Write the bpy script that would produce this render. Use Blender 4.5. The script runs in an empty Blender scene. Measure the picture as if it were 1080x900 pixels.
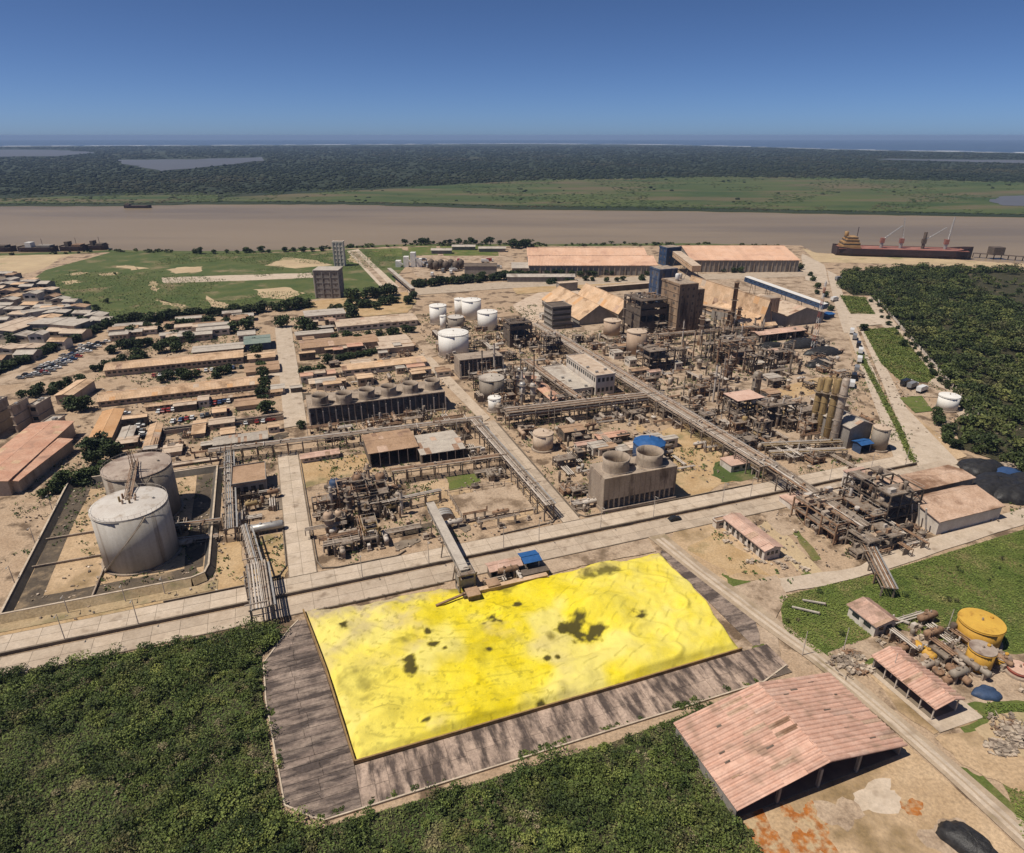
import bpy, math, random
import numpy as np
from mathutils import Vector, Matrix
rnd = random.Random(11)
nr = np.random.default_rng(5)
sc = bpy.context.scene
col = sc.collection

# ---------------------------------------------------------------- camera
F, H = 700.0, 120.0                       # focal length in photo pixels, flying height in metres
TH = math.atan(307 / 700)
cd = bpy.data.cameras.new("camera"); cam = bpy.data.objects.new("camera", cd); col.objects.link(cam)
cam.location = (0, 0, H); cam.rotation_euler = (math.pi / 2 - TH, 0, 0)
cd.sensor_width = 36; cd.lens = 36 * F / 1080; cd.clip_start = 1; cd.clip_end = 200000
sc.camera = cam

# ---------------------------------------------------------------- sky and sun
SUN_EL = math.radians(62); SUN_AZ = math.atan2(-0.95, -0.30)     # clockwise from +Y
w = bpy.data.worlds.new("World"); sc.world = w; w.use_nodes = True
wn = w.node_tree.nodes; wl = w.node_tree.links
sky = wn.new("ShaderNodeTexSky"); sky.sky_type = 'NISHITA'; sky.sun_disc = False
sky.sun_elevation = SUN_EL; sky.sun_rotation = SUN_AZ
sky.altitude = 0; sky.air_density = 0.35; sky.dust_density = 0.45; sky.ozone_density = 10.0
wl.new(sky.outputs[0], wn["Background"].inputs[0]); wn["Background"].inputs[1].default_value = 0.085
ld = bpy.data.lights.new("sun", 'SUN'); ld.energy = 4.7; ld.angle = math.radians(0.5); ld.color = (1.0, 0.93, 0.82)
sun = bpy.data.objects.new("sun", ld); col.objects.link(sun)
sv = Vector((math.sin(SUN_AZ) * math.cos(SUN_EL), math.cos(SUN_AZ) * math.cos(SUN_EL), math.sin(SUN_EL)))
sun.rotation_euler = sv.to_track_quat('Z', 'Y').to_euler(); sun.location = sv * 500
vs = sc.view_settings; vs.view_transform = 'Standard'; vs.look = 'None'; vs.exposure = 0.12; vs.gamma = 1.0
vs.use_curve_mapping = False
sc.cycles.max_bounces = 5; sc.cycles.diffuse_bounces = 3; sc.cycles.glossy_bounces = 2
sc.cycles.volume_bounces = 0

# ---------------------------------------------------------------- ground-plane helpers
ct, st = math.cos(TH), math.sin(TH)
def G(px, py, z=0.0):
    "photo pixel -> point of the place at height z"
    x = (px - 540) / F; yu = -(py - 450) / F
    dz = yu * ct - st
    t = (z - H) / dz
    return x * t, (yu * st + ct) * t
def proj(x, y, z):
    dz = z - H; dep = y * ct - dz * st
    return 540 + F * x / dep, 450 - F * (y * st + dz * ct) / dep
class Frame:
    def __init__(s, deg): s.a = math.radians(deg); s.c = math.cos(s.a); s.s = math.sin(s.a)
    def uv(s, px, py, z=0.0):
        x, y = G(px, py, z); return x * s.c + y * s.s, -x * s.s + y * s.c
    def xy(s, u, v): return u * s.c - v * s.s, u * s.s + v * s.c
GF, WF, LF = Frame(20.1), Frame(0), Frame(1.0)     # plant grid, river frontage, estate on the left
def hsolve(px, pt, pb):
    lo, hi = 0.0, 60.0
    for _ in range(40):
        h = (lo + hi) / 2; x, y = G(px, pt, h)
        if proj(x, y, 0)[1] < pb: lo = h
        else: hi = h
    return (lo + hi) / 2

# ---------------------------------------------------------------- materials
MATS = {}
def pm(name, c1, c2=None, scale=.25, c3=None, t3=.6, s3=.05, rough=.85, metal=0., bump=0., bs=4., stretch=None,
       island=0., orand=0., fine=.12, e3=.06, sp=.3, d3=8, rz=0., tint=None):
    m = bpy.data.materials.new(name); m.use_nodes = True
    n = m.node_tree.nodes; l = m.node_tree.links; b = n["Principled BSDF"]
    b.inputs["Roughness"].default_value = rough; b.inputs["Metallic"].default_value = metal
    b.inputs["Specular IOR Level"].default_value = sp
    geo = n.new("ShaderNodeNewGeometry"); vec = geo.outputs["Position"]
    if stretch:
        mp = n.new("ShaderNodeMapping"); mp.vector_type = 'TEXTURE'; mp.inputs["Scale"].default_value = [1 / s_ for s_ in stretch]; mp.inputs["Rotation"].default_value = (0, 0, rz)
        l.new(vec, mp.inputs[0]); vec2 = mp.outputs[0]
    else: vec2 = vec
    def noise(v, s, d=6, r=.6):
        t = n.new("ShaderNodeTexNoise"); t.inputs["Scale"].default_value = s; t.inputs["Detail"].default_value = d
        t.inputs["Roughness"].default_value = r; l.new(v, t.inputs["Vector"]); return t.outputs["Fac"]
    def ramp(f, a, b_):
        r = n.new("ShaderNodeMapRange"); r.inputs[1].default_value = a; r.inputs[2].default_value = b_; r.clamp = True
        l.new(f, r.inputs[0]); return r.outputs[0]
    def mix(f, a, b_, typ='MIX'):
        x = n.new("ShaderNodeMix"); x.data_type = 'RGBA'; x.blend_type = typ
        if hasattr(f, 'node'): l.new(f, x.inputs[0])
        else: x.inputs[0].default_value = f
        for v, i in ((a, 6), (b_, 7)):
            if hasattr(v, 'node'): l.new(v, x.inputs[i])
            else: x.inputs[i].default_value = (*v, 1)
        return x.outputs[2]
    c = c1
    if c2 is not None: c = mix(ramp(noise(vec2, scale), .36, .64), c1, c2)
    if c3 is not None: c = mix(ramp(noise(vec2, s3, d3, .62), t3 - e3, t3 + e3), c, c3)
    if fine:
        f = n.new("ShaderNodeMapRange"); f.inputs[1].default_value = .3; f.inputs[2].default_value = .7
        f.inputs[3].default_value = 1 - fine; f.inputs[4].default_value = 1 + fine
        l.new(noise(vec, 1.6, 5, .7), f.inputs[0])
        h = n.new("ShaderNodeHueSaturation"); l.new(f.outputs[0], h.inputs["Value"])
        if hasattr(c, 'node'): l.new(c, h.inputs["Color"])
        else: h.inputs["Color"].default_value = (*c, 1)
        c = h.outputs[0]
    for amt, src in ((island, geo.outputs["Random Per Island"]), (orand, None)):
        if not amt: continue
        if src is None: src = n.new("ShaderNodeObjectInfo").outputs["Random"]
        f = n.new("ShaderNodeMapRange"); f.inputs[3].default_value = 1 - amt; f.inputs[4].default_value = 1 + amt
        l.new(src, f.inputs[0])
        h = n.new("ShaderNodeHueSaturation"); l.new(f.outputs[0], h.inputs["Value"])
        if hasattr(c, 'node'): l.new(c, h.inputs["Color"])
        else: h.inputs["Color"].default_value = (*c, 1)
        c = h.outputs[0]
    if tint:
        at = n.new("ShaderNodeAttribute"); at.attribute_name = "tint"
        c = mix(ramp(at.outputs["Fac"], .45, 1.), c, mix(.75, c, tint)); h = n.new("ShaderNodeHueSaturation"); l.new(c, h.inputs["Color"])
        f = n.new("ShaderNodeMapRange"); f.inputs[3].default_value = .55; f.inputs[4].default_value = 1.5; l.new(at.outputs["Fac"], f.inputs[0]); l.new(f.outputs[0], h.inputs["Value"]); c = h.outputs[0]
    if hasattr(c, 'node'): l.new(c, b.inputs["Base Color"])
    else: b.inputs["Base Color"].default_value = (*c, 1)
    if bump:
        bn = n.new("ShaderNodeBump"); bn.inputs["Strength"].default_value = bump; bn.inputs["Distance"].default_value = .3
        l.new(noise(vec2, bs, 6, .65), bn.inputs["Height"]); l.new(bn.outputs[0], b.inputs["Normal"])
    MATS[name] = m; return m
pm('dirt', (.36, .245, .14), (.46, .33, .205), .08, (.22, .15, .075), .58, .05, bump=.4, bs=1.2, fine=.3)
pm('plantground', (.32, .222, .142), (.44, .325, .22), .09, (.13, .086, .052), .55, .09, bump=.4, bs=1.2, fine=.36, e3=.05)
pm('ochre', (.36, .235, .115), (.44, .31, .175), .12, (.20, .16, .075), .6, .07, bump=.4, bs=1.2, fine=.25)
pm('sand', (.46, .35, .21), (.38, .28, .17), .05, (.22, .20, .09), .6, .03, fine=.2)
pm('yard', (.41, .31, .22), (.30, .215, .145), .12, (.17, .118, .075), .57, .12, fine=.3, bump=.3, bs=2)
pm('slab', (.43, .345, .26), (.365, .285, .21), .22, (.21, .155, .11), .63, .2, orand=.09, fine=.16)
pm('slab_l', (.49, .40, .31), (.42, .335, .25), .22, (.26, .195, .14), .63, .2, orand=.08, fine=.16)
pm('track', (.39, .30, .21), (.32, .24, .165), .20, (.22, .17, .095), .62, .1, fine=.2, bump=.2, bs=2)
pm('kerb', (.22, .175, .13), (.15, .115, .085), .4, fine=.2)
pm('apron', (.27, .208, .165), (.175, .13, .105), .35, (.068, .051, .043), .51, .36, orand=.10, fine=.34, e3=.07, stretch=(.28, 1.1, 1), rz=math.radians(20.1))
pm('apron_b', (.41, .305, .235), (.25, .182, .14), .35, (.078, .057, .047), .515, .36, orand=.12, fine=.34, e3=.07, stretch=(1.1, .28, 1), rz=math.radians(20.1))
pm('apron_edge', (.52, .43, .33), (.38, .3, .22), .5)
pm('rim', (.20, .12, .055), (.28, .18, .07), .6, fine=.25)
pm('grass', (.050, .076, .016), (.088, .100, .028), .05, (.20, .155, .08), .60, .035, fine=.3, bump=.4, bs=1.5)
pm('field', (.070, .098, .018), (.115, .130, .030), .09, (.17, .14, .055), .58, .07, fine=.3, bump=.5, bs=1.2)
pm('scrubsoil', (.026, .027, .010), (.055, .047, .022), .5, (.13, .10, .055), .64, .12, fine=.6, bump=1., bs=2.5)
pm('leaf', (.040, .064, .013), (.085, .112, .024), .20, (.13, .11, .045), .61, .09, rough=.7, island=.5, fine=.1, tint=(.135, .155, .035))
pm('leaf2', (.070, .10, .018), (.135, .155, .034), .16, (.17, .14, .055), .61, .08, rough=.7, island=.45, fine=.1, tint=(.19, .20, .05))
pm('leafdry', (.25, .205, .12), (.16, .135, .07), .3, rough=.8, island=.5, fine=.1, tint=(.32, .26, .16))
pm('treeleaf', (.026, .04, .011), (.05, .068, .018), .05, rough=.7, island=.5, orand=.25, fine=.1)
pm('woodleaf', (.036, .054, .013), (.070, .088, .022), .06, (.10, .09, .04), .62, .03, rough=.7, island=.45, fine=.1, tint=(.12, .12, .035))
pm('farleaf', (.012, .020, .007), (.022, .029, .010), .003, (.040, .038, .017), .58, .0018, rough=.9, island=.15, fine=.05)
pm('grassblade', (.085, .125, .020), (.14, .17, .034), .12, (.21, .18, .07), .61, .08, rough=.75, island=.35, fine=.1)
pm('meadow', (.064, .096, .020), (.105, .125, .032), .15, (.20, .165, .08), .60, .12, rough=.8, island=.45, fine=.1)
pm('bark', (.12, .085, .055), (.17, .13, .09), 1.5)
pm('farland', (.016, .025, .009), (.028, .036, .013), .003, (.06, .055, .025), .62, .0016, fine=.1, d3=10)
pm('wetland', (.034, .058, .013), (.078, .092, .026), .010, (.11, .088, .044), .55, .008, fine=.25, d3=10, stretch=(.35, 1, 1))
pm('marsh', (.026, .043, .011), (.06, .076, .02), .008, (.085, .07, .035), .58, .006, rough=.9, island=.35, fine=.1)
pm('river', (.215, .158, .092), (.255, .19, .115), .004, (.17, .128, .08), .53, .003, rough=.38, bump=.5, bs=.30, fine=0, stretch=(.18, 1, 1), sp=.22)
pm('lagoon', (.12, .115, .11), (.10, .095, .09), .002, rough=.4, fine=0)
pm('pond', (.035, .034, .034), (.06, .05, .045), .05, rough=.4)
pm('sea', (.05, .085, .135), (.062, .098, .15), .0006, rough=.35, fine=0)
pm('foam', (.75, .75, .75), None, rough=.9, fine=.05)
pm('pinkroof', (.47, .275, .20), (.55, .35, .265), .5, (.32, .205, .145), .60, .2, orand=.13, rough=.7, fine=.14)
pm('rose', (.45, .285, .215), (.53, .365, .285), .3, (.30, .20, .145), .60, .12, orand=.10, rough=.7, fine=.15)
pm('tanroof', (.47, .31, .185), (.56, .395, .26), .16, (.28, .175, .10), .60, .09, rough=.8, orand=.10, fine=.2)
pm('orangeroof', (.49, .275, .13), (.56, .34, .18), .16, (.33, .19, .09), .64, .08, rough=.8, fine=.14)
pm('terracotta', (.46, .25, .165), (.55, .34, .235), .2, (.30, .17, .12), .6, .1, rough=.8, fine=.16)
pm('warehouse_roof', (.54, .335, .225), (.60, .40, .285), .1, (.44, .26, .18), .6, .05, rough=.8, fine=.12, orand=.05)
pm('brownroof', (.30, .19, .115), (.38, .25, .16), .2, (.18, .11, .07), .6, .1, rough=.8, fine=.2)
pm('rustroof', (.38, .25, .17), (.48, .34, .25), .2, (.20, .115, .07), .54, .08, rough=.8, fine=.2)
pm('greyroof', (.36, .31, .26), (.45, .395, .33), .3, (.24, .19, .15), .62, .12, rough=.7, fine=.14)
pm('tealroof', (.16, .20, .17), (.22, .25, .21), .3, rough=.6)
pm('wall', (.42, .34, .265), (.34, .265, .20), .3, (.20, .15, .11), .62, .2, fine=.16, stretch=(1, 1, .4))
pm('wallwhite', (.60, .54, .47), (.50, .43, .36), .3, (.30, .24, .19), .64, .25, fine=.12, stretch=(1, 1, .4))
pm('wallgrey', (.27, .24, .21), (.20, .175, .15), .3, fine=.2, stretch=(1, 1, .4))
pm('walldark', (.095, .074, .058), (.145, .11, .084), .3, fine=.3)
pm('floor', (.20, .155, .11), (.14, .11, .08), .2)
pm('concrete', (.35, .28, .215), (.26, .20, .15), .2, (.13, .095, .07), .60, .22, fine=.2, stretch=(1, 1, .3))
pm('concrete_b', (.33, .225, .145), (.22, .145, .092), .2, (.10, .063, .042), .58, .2, fine=.25, stretch=(1, 1, .2))
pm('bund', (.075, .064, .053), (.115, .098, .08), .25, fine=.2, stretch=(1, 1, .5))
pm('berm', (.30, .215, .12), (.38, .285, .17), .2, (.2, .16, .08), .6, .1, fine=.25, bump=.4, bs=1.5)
pm('shade_stain', (.062, .047, .034), (.10, .076, .052), .15, (.22, .16, .10), .60, .12, fine=.3)  # dark brown, for the painted shade inside the bund and for yard stains
pm('tankwhite', (.52, .48, .43), (.46, .41, .36), .25, (.34, .28, .22), .64, .3, rough=.6, fine=.06, stretch=(1, 1, .12))
pm('tankbright', (.72, .69, .64), (.66, .62, .56), .25, (.5, .43, .36), .68, .3, rough=.55, fine=.05, stretch=(1, 1, .12))
pm('tankside', (.43, .395, .35), (.35, .315, .27), .45, (.23, .185, .145), .61, .4, rough=.6, fine=.1, stretch=(1, 1, .05))
pm('tankgrey', (.29, .245, .195), (.22, .18, .14), .4, (.14, .10, .07), .60, .3, rough=.6, fine=.14, stretch=(1, 1, .12))
pm('tanktop', (.41, .335, .27), (.30, .235, .19), .18, (.18, .125, .095), .54, .14, rough=.7, fine=.12)
pm('tanktan', (.44, .32, .225), (.36, .25, .17), .4, (.22, .14, .09), .62, .3, rough=.7, fine=.1, stretch=(1, 1, .15))
pm('tanpale', (.52, .41, .31), (.43, .325, .235), .3, (.25, .165, .11), .62, .2, rough=.7, fine=.16, orand=.06)
pm('yellowtank', (.52, .29, .045), (.45, .245, .04), .4, (.27, .13, .03), .62, .35, rough=.6, fine=.12, stretch=(1, 1, .2))
pm('yellowtop', (.58, .35, .06), (.52, .30, .05), .4, (.34, .17, .03), .62, .3, rough=.6, fine=.1)
pm('yellowpipe', (.31, .215, .095), (.22, .15, .07), .6, (.12, .075, .038), .56, .5, rough=.65, fine=.2, stretch=(1, 1, .2))
pm('rust', (.20, .115, .068), (.29, .18, .11), .7, (.095, .06, .042), .58, .5, rough=.8, fine=.25)
pm('steel', (.26, .21, .165), (.18, .14, .105), .6, (.12, .075, .048), .58, .45, rough=.6, metal=.0, fine=.22)
pm('steeldark', (.080, .062, .048), (.135, .098, .072), .6, fine=.3, rough=.7)
pm('pipe', (.40, .33, .265), (.30, .24, .185), .6, (.20, .13, .085), .6, .5, rough=.5, fine=.15)
pm('pipepale', (.52, .46, .40), (.42, .36, .30), .6, (.26, .18, .13), .64, .5, rough=.5, fine=.1)
pm('alu', (.46, .44, .41), (.34, .32, .295), .6, rough=.45, metal=.4)
pm('black', (.018, .017, .017), (.032, .030, .029), .8, rough=.45, bump=.6, bs=1.2, fine=.2)
pm('blue', (.018, .075, .21), (.025, .10, .27), .5, rough=.55, fine=.12)
pm('bluedark', (.028, .048, .095), (.045, .075, .14), .5, rough=.6, fine=.15)
pm('navy', (.035, .055, .105), (.05, .075, .135), .3, (.18, .17, .16), .60, .3, rough=.6, fine=.2, stretch=(1, 1, .2))
pm('red', (.36, .105, .075), (.28, .085, .06), .5, rough=.6, fine=.12)
pm('hull', (.035, .022, .022), (.055, .03, .028), .1, rough=.5)
pm('deckred', (.22, .085, .065), (.30, .14, .105), .1, rough=.7)
pm('shipyellow', (.36, .225, .10), (.28, .16, .065), .2, rough=.7, fine=.25)
pm('white', (.68, .65, .61), (.6, .57, .53), .5, rough=.5, fine=.05)
pm('glass', (.022, .026, .03), None, rough=.15, fine=0, sp=.5)
pm('tyre', (.02, .02, .02), None, fine=0)
pm('carwhite', (.62, .61, .59), None, rough=.3, fine=.04)
pm('carblack', (.02, .021, .024), None, rough=.25, fine=0)
pm('carred', (.26, .028, .022), None, rough=.3, fine=0)
pm('cargrey', (.20, .20, .20), None, rough=.3, fine=0)
pm('carblue', (.035, .07, .16), None, rough=.3, fine=0)
pm('rusty_stain', (.36, .125, .022), (.25, .085, .02), .3, (.40, .29, .17), .52, .45, fine=.25, e3=.08)
pm('rubble', (.42, .345, .265), (.27, .21, .16), .5, (.16, .12, .09), .58, .5, island=.35, fine=.2)
pm('timber', (.24, .17, .11), (.17, .12, .08), .6)

def sulphur_mat():
    m = pm('sulphur', (.65, .515, .015), (.69, .575, .05), .13, None, rough=.95, bump=.4, bs=2.2, fine=.10, sp=.1)
    n = m.node_tree.nodes; l = m.node_tree.links; b = n["Principled BSDF"]
    src = b.inputs["Base Color"].links[0].from_socket
    def att(nm):
        a = n.new("ShaderNodeAttribute"); a.attribute_name = nm; return a.outputs["Fac"]
    def mx(f, a, c):
        x = n.new("ShaderNodeMix"); x.data_type = 'RGBA'; l.new(f, x.inputs[0]); l.new(a, x.inputs[6]); x.inputs[7].default_value = (*c, 1)
        return x.outputs[2]
    c = mx(att("pale"), src, (.70, .61, .20)); c = mx(att("dust"), c, (.43, .345, .22)); c = mx(att("dark"), c, (.075, .062, .016))
    l.new(c, b.inputs["Base Color"])
sulphur_mat()

# ---------------------------------------------------------------- mesh helpers
class MB:
    def __init__(s): s.v = []; s.f = []
    def add(s, vs_, fs): o = len(s.v); s.v += vs_; s.f += [tuple(i + o for i in f) for f in fs]; return s
    def box(s, x0, y0, z0, x1, y1, z1):
        return s.add([(x0, y0, z0), (x1, y0, z0), (x1, y1, z0), (x0, y1, z0), (x0, y0, z1), (x1, y0, z1), (x1, y1, z1), (x0, y1, z1)],
                     [(0, 3, 2, 1), (4, 5, 6, 7), (0, 1, 5, 4), (1, 2, 6, 5), (2, 3, 7, 6), (3, 0, 4, 7)])
    def lathe(s, prof, n=24, cx=0, cy=0, z=0, cap=True, ph=0.):
        vs_ = []; fs = []
        for r, h in prof:
            for k in range(n):
                a = 2 * math.pi * k / n + ph; vs_.append((cx + r * math.cos(a), cy + r * math.sin(a), z + h))
        for j in range(len(prof) - 1):
            for k in range(n):
                k2 = (k + 1) % n; fs.append((j * n + k, j * n + k2, (j + 1) * n + k2, (j + 1) * n + k))
        if cap: fs.append(tuple(range(n - 1, -1, -1))); fs.append(tuple((len(prof) - 1) * n + k for k in range(n)))
        return s.add(vs_, fs)
    def bar(s, p, q, r, n=6, r2=None):
        p = Vector(p); q = Vector(q); d = q - p
        if d.length < 1e-6: return s
        M = d.to_track_quat('Z', 'Y').to_matrix(); r2 = r if r2 is None else r2; vs_ = []
        for base, rr in ((p, r), (q, r2)):
            for k in range(n):
                a = 2 * math.pi * k / n; w_ = base + M @ Vector((rr * math.cos(a), rr * math.sin(a), 0)); vs_.append(tuple(w_))
        fs = [(k, (k + 1) % n, n + (k + 1) % n, n + k) for k in range(n)] + [tuple(range(n - 1, -1, -1)), tuple(range(n, 2 * n))]
        return s.add(vs_, fs)
    def poly(s, pts): return s.add([tuple(p) for p in pts], [tuple(range(len(pts)))])
    def prism(s, pts, axis, a0, a1):
        "pts: outline in the two other axes, extruded along axis"
        n = len(pts)
        def mk(p, a): return (a, p[0], p[1]) if axis == 'x' else (p[0], a, p[1]) if axis == 'y' else (p[0], p[1], a)
        return s.add([mk(p, a0) for p in pts] + [mk(p, a1) for p in pts],
                     [tuple(range(n - 1, -1, -1)), tuple(range(n, 2 * n))] + [(k, (k + 1) % n, n + (k + 1) % n, n + k) for k in range(n)])
    def mesh(s, name, mat, smooth=False):
        me = bpy.data.meshes.new(name); me.from_pydata(s.v, [], s.f); me.materials.append(MATS[mat])
        if smooth: me.polygons.foreach_set("use_smooth", [len(p.vertices) == 4 for p in me.polygons])
        me.update(); return me
def link(name, me, parent=None, loc=(0, 0, 0), rot=None, scale=None):
    o = bpy.data.objects.new(name, me); col.objects.link(o); o.location = loc
    if rot is not None: o.rotation_euler = rot
    if scale is not None: o.scale = scale
    if parent is not None: o.parent = parent
    return o
def tag(o, label, cat, group=None):
    o["label"] = label; o["category"] = cat
    if group: o["group"] = group
    return o
def thing(name, label, cat, u, v, z=0., fr=GF, group=None, rot=0.):
    x, y = fr.xy(u, v)
    return tag(link(name, None, None, (x, y, z), (0, 0, fr.a + rot)), label, cat, group)
def pmesh(parent, name, mat, mb, smooth=False): return link(name, mb.mesh(name, mat, smooth), parent)
_unit = {}
def unit_mesh(kind, mat):
    k = (kind, mat)
    if k not in _unit:
        m = MB()
        if kind == 'box': m.box(-.5, -.5, -.5, .5, .5, .5)
        elif kind == 'canal':
            xs = [(0, 0), (.12, .7), (.22, 1), (.44, 1), (.54, .7), (.66, 0), (1, 0)]
            for y in (0, 1): m.v += [(x, y, z) for x, z in xs]
            q = len(xs); m.f += [(i, i + 1, q + i + 1, q + i) for i in range(q - 1)]
        elif kind == 'sheet':
            xs = []; nrb = 4
            for i in range(nrb):
                a = i / nrb; b = 1 / nrb
                xs += [(a, 0), (a + b * .45, 0), (a + b * .55, 1), (a + b * .9, 1)]
            xs += [(1, 0)]
            for y in (0, 1): m.v += [(x, y, z) for x, z in xs]
            q = len(xs); m.f += [(i, i + 1, q + i + 1, q + i) for i in range(q - 1)]
        else:
            n = int(kind[3:]); m.lathe([(1, -.5), (1, .5)], n)
        _unit[k] = m.mesh(kind + '_' + mat, mat, kind[:3] == 'cyl')
    return _unit[k]
def pbox(parent, name, mat, x0, y0, z0, x1, y1, z1):
    return link(name, unit_mesh('box', mat), parent, ((x0 + x1) / 2, (y0 + y1) / 2, (z0 + z1) / 2), None,
                (max(x1 - x0, .01), max(y1 - y0, .01), max(z1 - z0, .01)))
def pbeam(parent, name, mat, p, q, wd, ht=None):
    "box bar from p to q"
    p = Vector(p); q = Vector(q); d = q - p
    return link(name, unit_mesh('box', mat), parent, (p + q) / 2, d.to_track_quat('X', 'Z').to_euler(), (d.length, wd, ht or wd))
def pcyl(parent, name, mat, p, q, r, n=10):
    p = Vector(p); q = Vector(q); d = q - p
    return link(name, unit_mesh('cyl%d' % n, mat), parent, (p + q) / 2, d.to_track_quat('Z', 'Y').to_euler(), (r, r, d.length))
def copy_tree(o, parent=None):
    c = o.copy(); col.objects.link(c); c.parent = parent
    for ch in list(o.children): copy_tree(ch, c)
    return c
def sheet(name, pts, z, mat, kind='structure', world=False, thick=None):
    "flat ground sheet; pts in plant grid (u,v) or world (x,y)"
    p = [(*(q if world else GF.xy(*q)), z) for q in pts]
    m = MB().poly(p); a = sum(p[i][0] * p[(i + 1) % len(p)][1] - p[(i + 1) % len(p)][0] * p[i][1] for i in range(len(p)))
    if a < 0: m.f = [tuple(reversed(f)) for f in m.f]
    o = link(name, m.mesh(name, mat)); o["kind"] = kind; return o
def px(*pts): return [GF.uv(*p) for p in pts]
def pw(*pts): return [G(*p) for p in pts]
def wob(pts, amp, n=6):
    "roughen an outline"
    out = []
    for i, p in enumerate(pts):
        q = pts[(i + 1) % len(pts)]
        for k in range(n):
            t = k / n; out.append((p[0] + (q[0] - p[0]) * t + rnd.uniform(-amp, amp), p[1] + (q[1] - p[1]) * t + rnd.uniform(-amp, amp)))
    return out
def inside(pts, x, y):
    c = False; j = len(pts) - 1
    for i in range(len(pts)):
        xi, yi = pts[i]; xj, yj = pts[j]
        if (yi > y) != (yj > y) and x < (xj - xi) * (y - yi) / (yj - yi) + xi: c = not c
        j = i
    return c
def np_inside(pts, X, Y):
    c = np.zeros(X.shape, bool); j = len(pts) - 1
    for i in range(len(pts)):
        xi, yi = pts[i]; xj, yj = pts[j]
        if yi != yj: c ^= ((yi > Y) != (yj > Y)) & (X < (xj - xi) * (Y - yi) / (yj - yi) + xi)
        j = i
    return c
def quads_mesh(name, V, mat, tint=None):
    n = len(V) // 4; me = bpy.data.meshes.new(name)
    me.vertices.add(4 * n); me.vertices.foreach_set("co", np.ascontiguousarray(V, np.float32).ravel())
    me.loops.add(4 * n); me.loops.foreach_set("vertex_index", np.arange(4 * n, dtype=np.int32))
    me.polygons.add(n); me.polygons.foreach_set("loop_start", np.arange(0, 4 * n, 4, dtype=np.int32))
    me.materials.append(MATS[mat]); me.update(calc_edges=True)
    if tint is None: tint = np.full(n, .45)
    at = me.attributes.new("tint", 'FLOAT', 'POINT'); at.data.foreach_set("value", np.repeat(tint, 4).astype(np.float32)); return me
def leaves(C, size, rg, aspect=.7, up=1.3):
    "random leaf quads at centres C"
    n = len(C); a = rg.normal(size=(n, 3)); a[:, 2] *= 1 / (1 + max(0, up - 1)); a /= np.linalg.norm(a, axis=1)[:, None]
    nrm = rg.normal(size=(n, 3)); nrm[:, 2] += up; b = np.cross(nrm, a); b /= np.linalg.norm(b, axis=1)[:, None] + 1e-9
    s = (size * rg.uniform(.6, 1.3, n))[:, None]
    a = a * s * .5; b = b * s * aspect * .5
    return np.stack([C - a - b * .6, C + a * .2 - b, C + a + b * .5, C - a * .2 + b], 1).reshape(-1, 3)
def crown_points(n, r, h, rg, lumps=9):
    "points near the skin of an uneven cluster of lumps; crown centred at origin, radius r, height h"
    L = rg.normal(size=(lumps, 3)); L /= np.linalg.norm(L, axis=1)[:, None]; L *= rg.uniform(.25, .72, lumps)[:, None]
    R = rg.uniform(.30, .55, lumps); k = rg.choice(lumps, n, p=R ** 2 / (R ** 2).sum())
    d = rg.normal(size=(n, 3)); d /= np.linalg.norm(d, axis=1)[:, None]; d[:, 2] = np.where(rg.random(n) < .72, np.abs(d[:, 2]), d[:, 2])
    P = L[k] + d * (R[k] * rg.uniform(.55, 1.05, n) ** .5)[:, None]
    return P * np.array([r, r, h / 2])
# ================================================================ THE SETTING
def fbm(X, Y, s, seed, octv=4):
    rg = np.random.default_rng(seed); out = np.zeros(X.shape); amp = 1.; tot = 0
    for o in range(octv):
        g = rg.random((64, 64)); x = X * s * 2 ** o; y = Y * s * 2 ** o
        xi = np.floor(x).astype(int); yi = np.floor(y).astype(int); fx = x - xi; fy = y - yi
        fx = fx * fx * (3 - 2 * fx); fy = fy * fy * (3 - 2 * fy)
        a = g[xi % 64, yi % 64]; b = g[(xi + 1) % 64, yi % 64]; c = g[xi % 64, (yi + 1) % 64]; d = g[(xi + 1) % 64, (yi + 1) % 64]
        out += amp * ((a * (1 - fx) + b * fx) * (1 - fy) + (c * (1 - fx) + d * fx) * fy); tot += amp; amp *= .5
    return out / tot
def rough_line(pts, step, amp, seed):
    r = random.Random(seed); out = []
    for (x0, y0), (x1, y1) in zip(pts, pts[1:]):
        n = max(1, int(math.hypot(x1 - x0, y1 - y0) / step))
        for k in range(n):
            t = k / n; out.append((x0 + (x1 - x0) * t + r.uniform(-amp, amp), y0 + (y1 - y0) * t + r.uniform(-amp, amp)))
    return out + [pts[-1]]
NEAR = rough_line(pw((-900, 275), (-300, 270), (0, 267.5), (80, 266), (120, 264), (200, 265), (270, 265), (366, 260), (420, 258), (530, 257.5), (560, 258), (720, 257), (846, 259),
                     (858, 266.5), (905, 268.5), (980, 272), (1080, 278), (1300, 290), (1700, 305)), 14, 1.6, 3)
m = MB()
nb = len(NEAR)
m.v = [(x, y, 0) for x, y in NEAR] + [(x, y + 5, -3) for x, y in NEAR] + [(NEAR[-1][0], -250, 0), (NEAR[0][0], -250, 0)]
m.f = [tuple([2 * nb + 1, 2 * nb] + list(range(nb - 1, -1, -1)))] + [(i, i + 1, nb + i + 1, nb + i) for i in range(nb - 1)]
o = link("ground", m.mesh("ground", 'plantground')); o["kind"] = "structure"
FAR = rough_line(pw((-900, 219), (0, 216.7), (130, 216.5), (200, 215), (360, 214.7), (450, 217), (540, 220), (720, 221.7), (890, 225), (1080, 228.5), (1800, 240)), 25, 5, 4)
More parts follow.
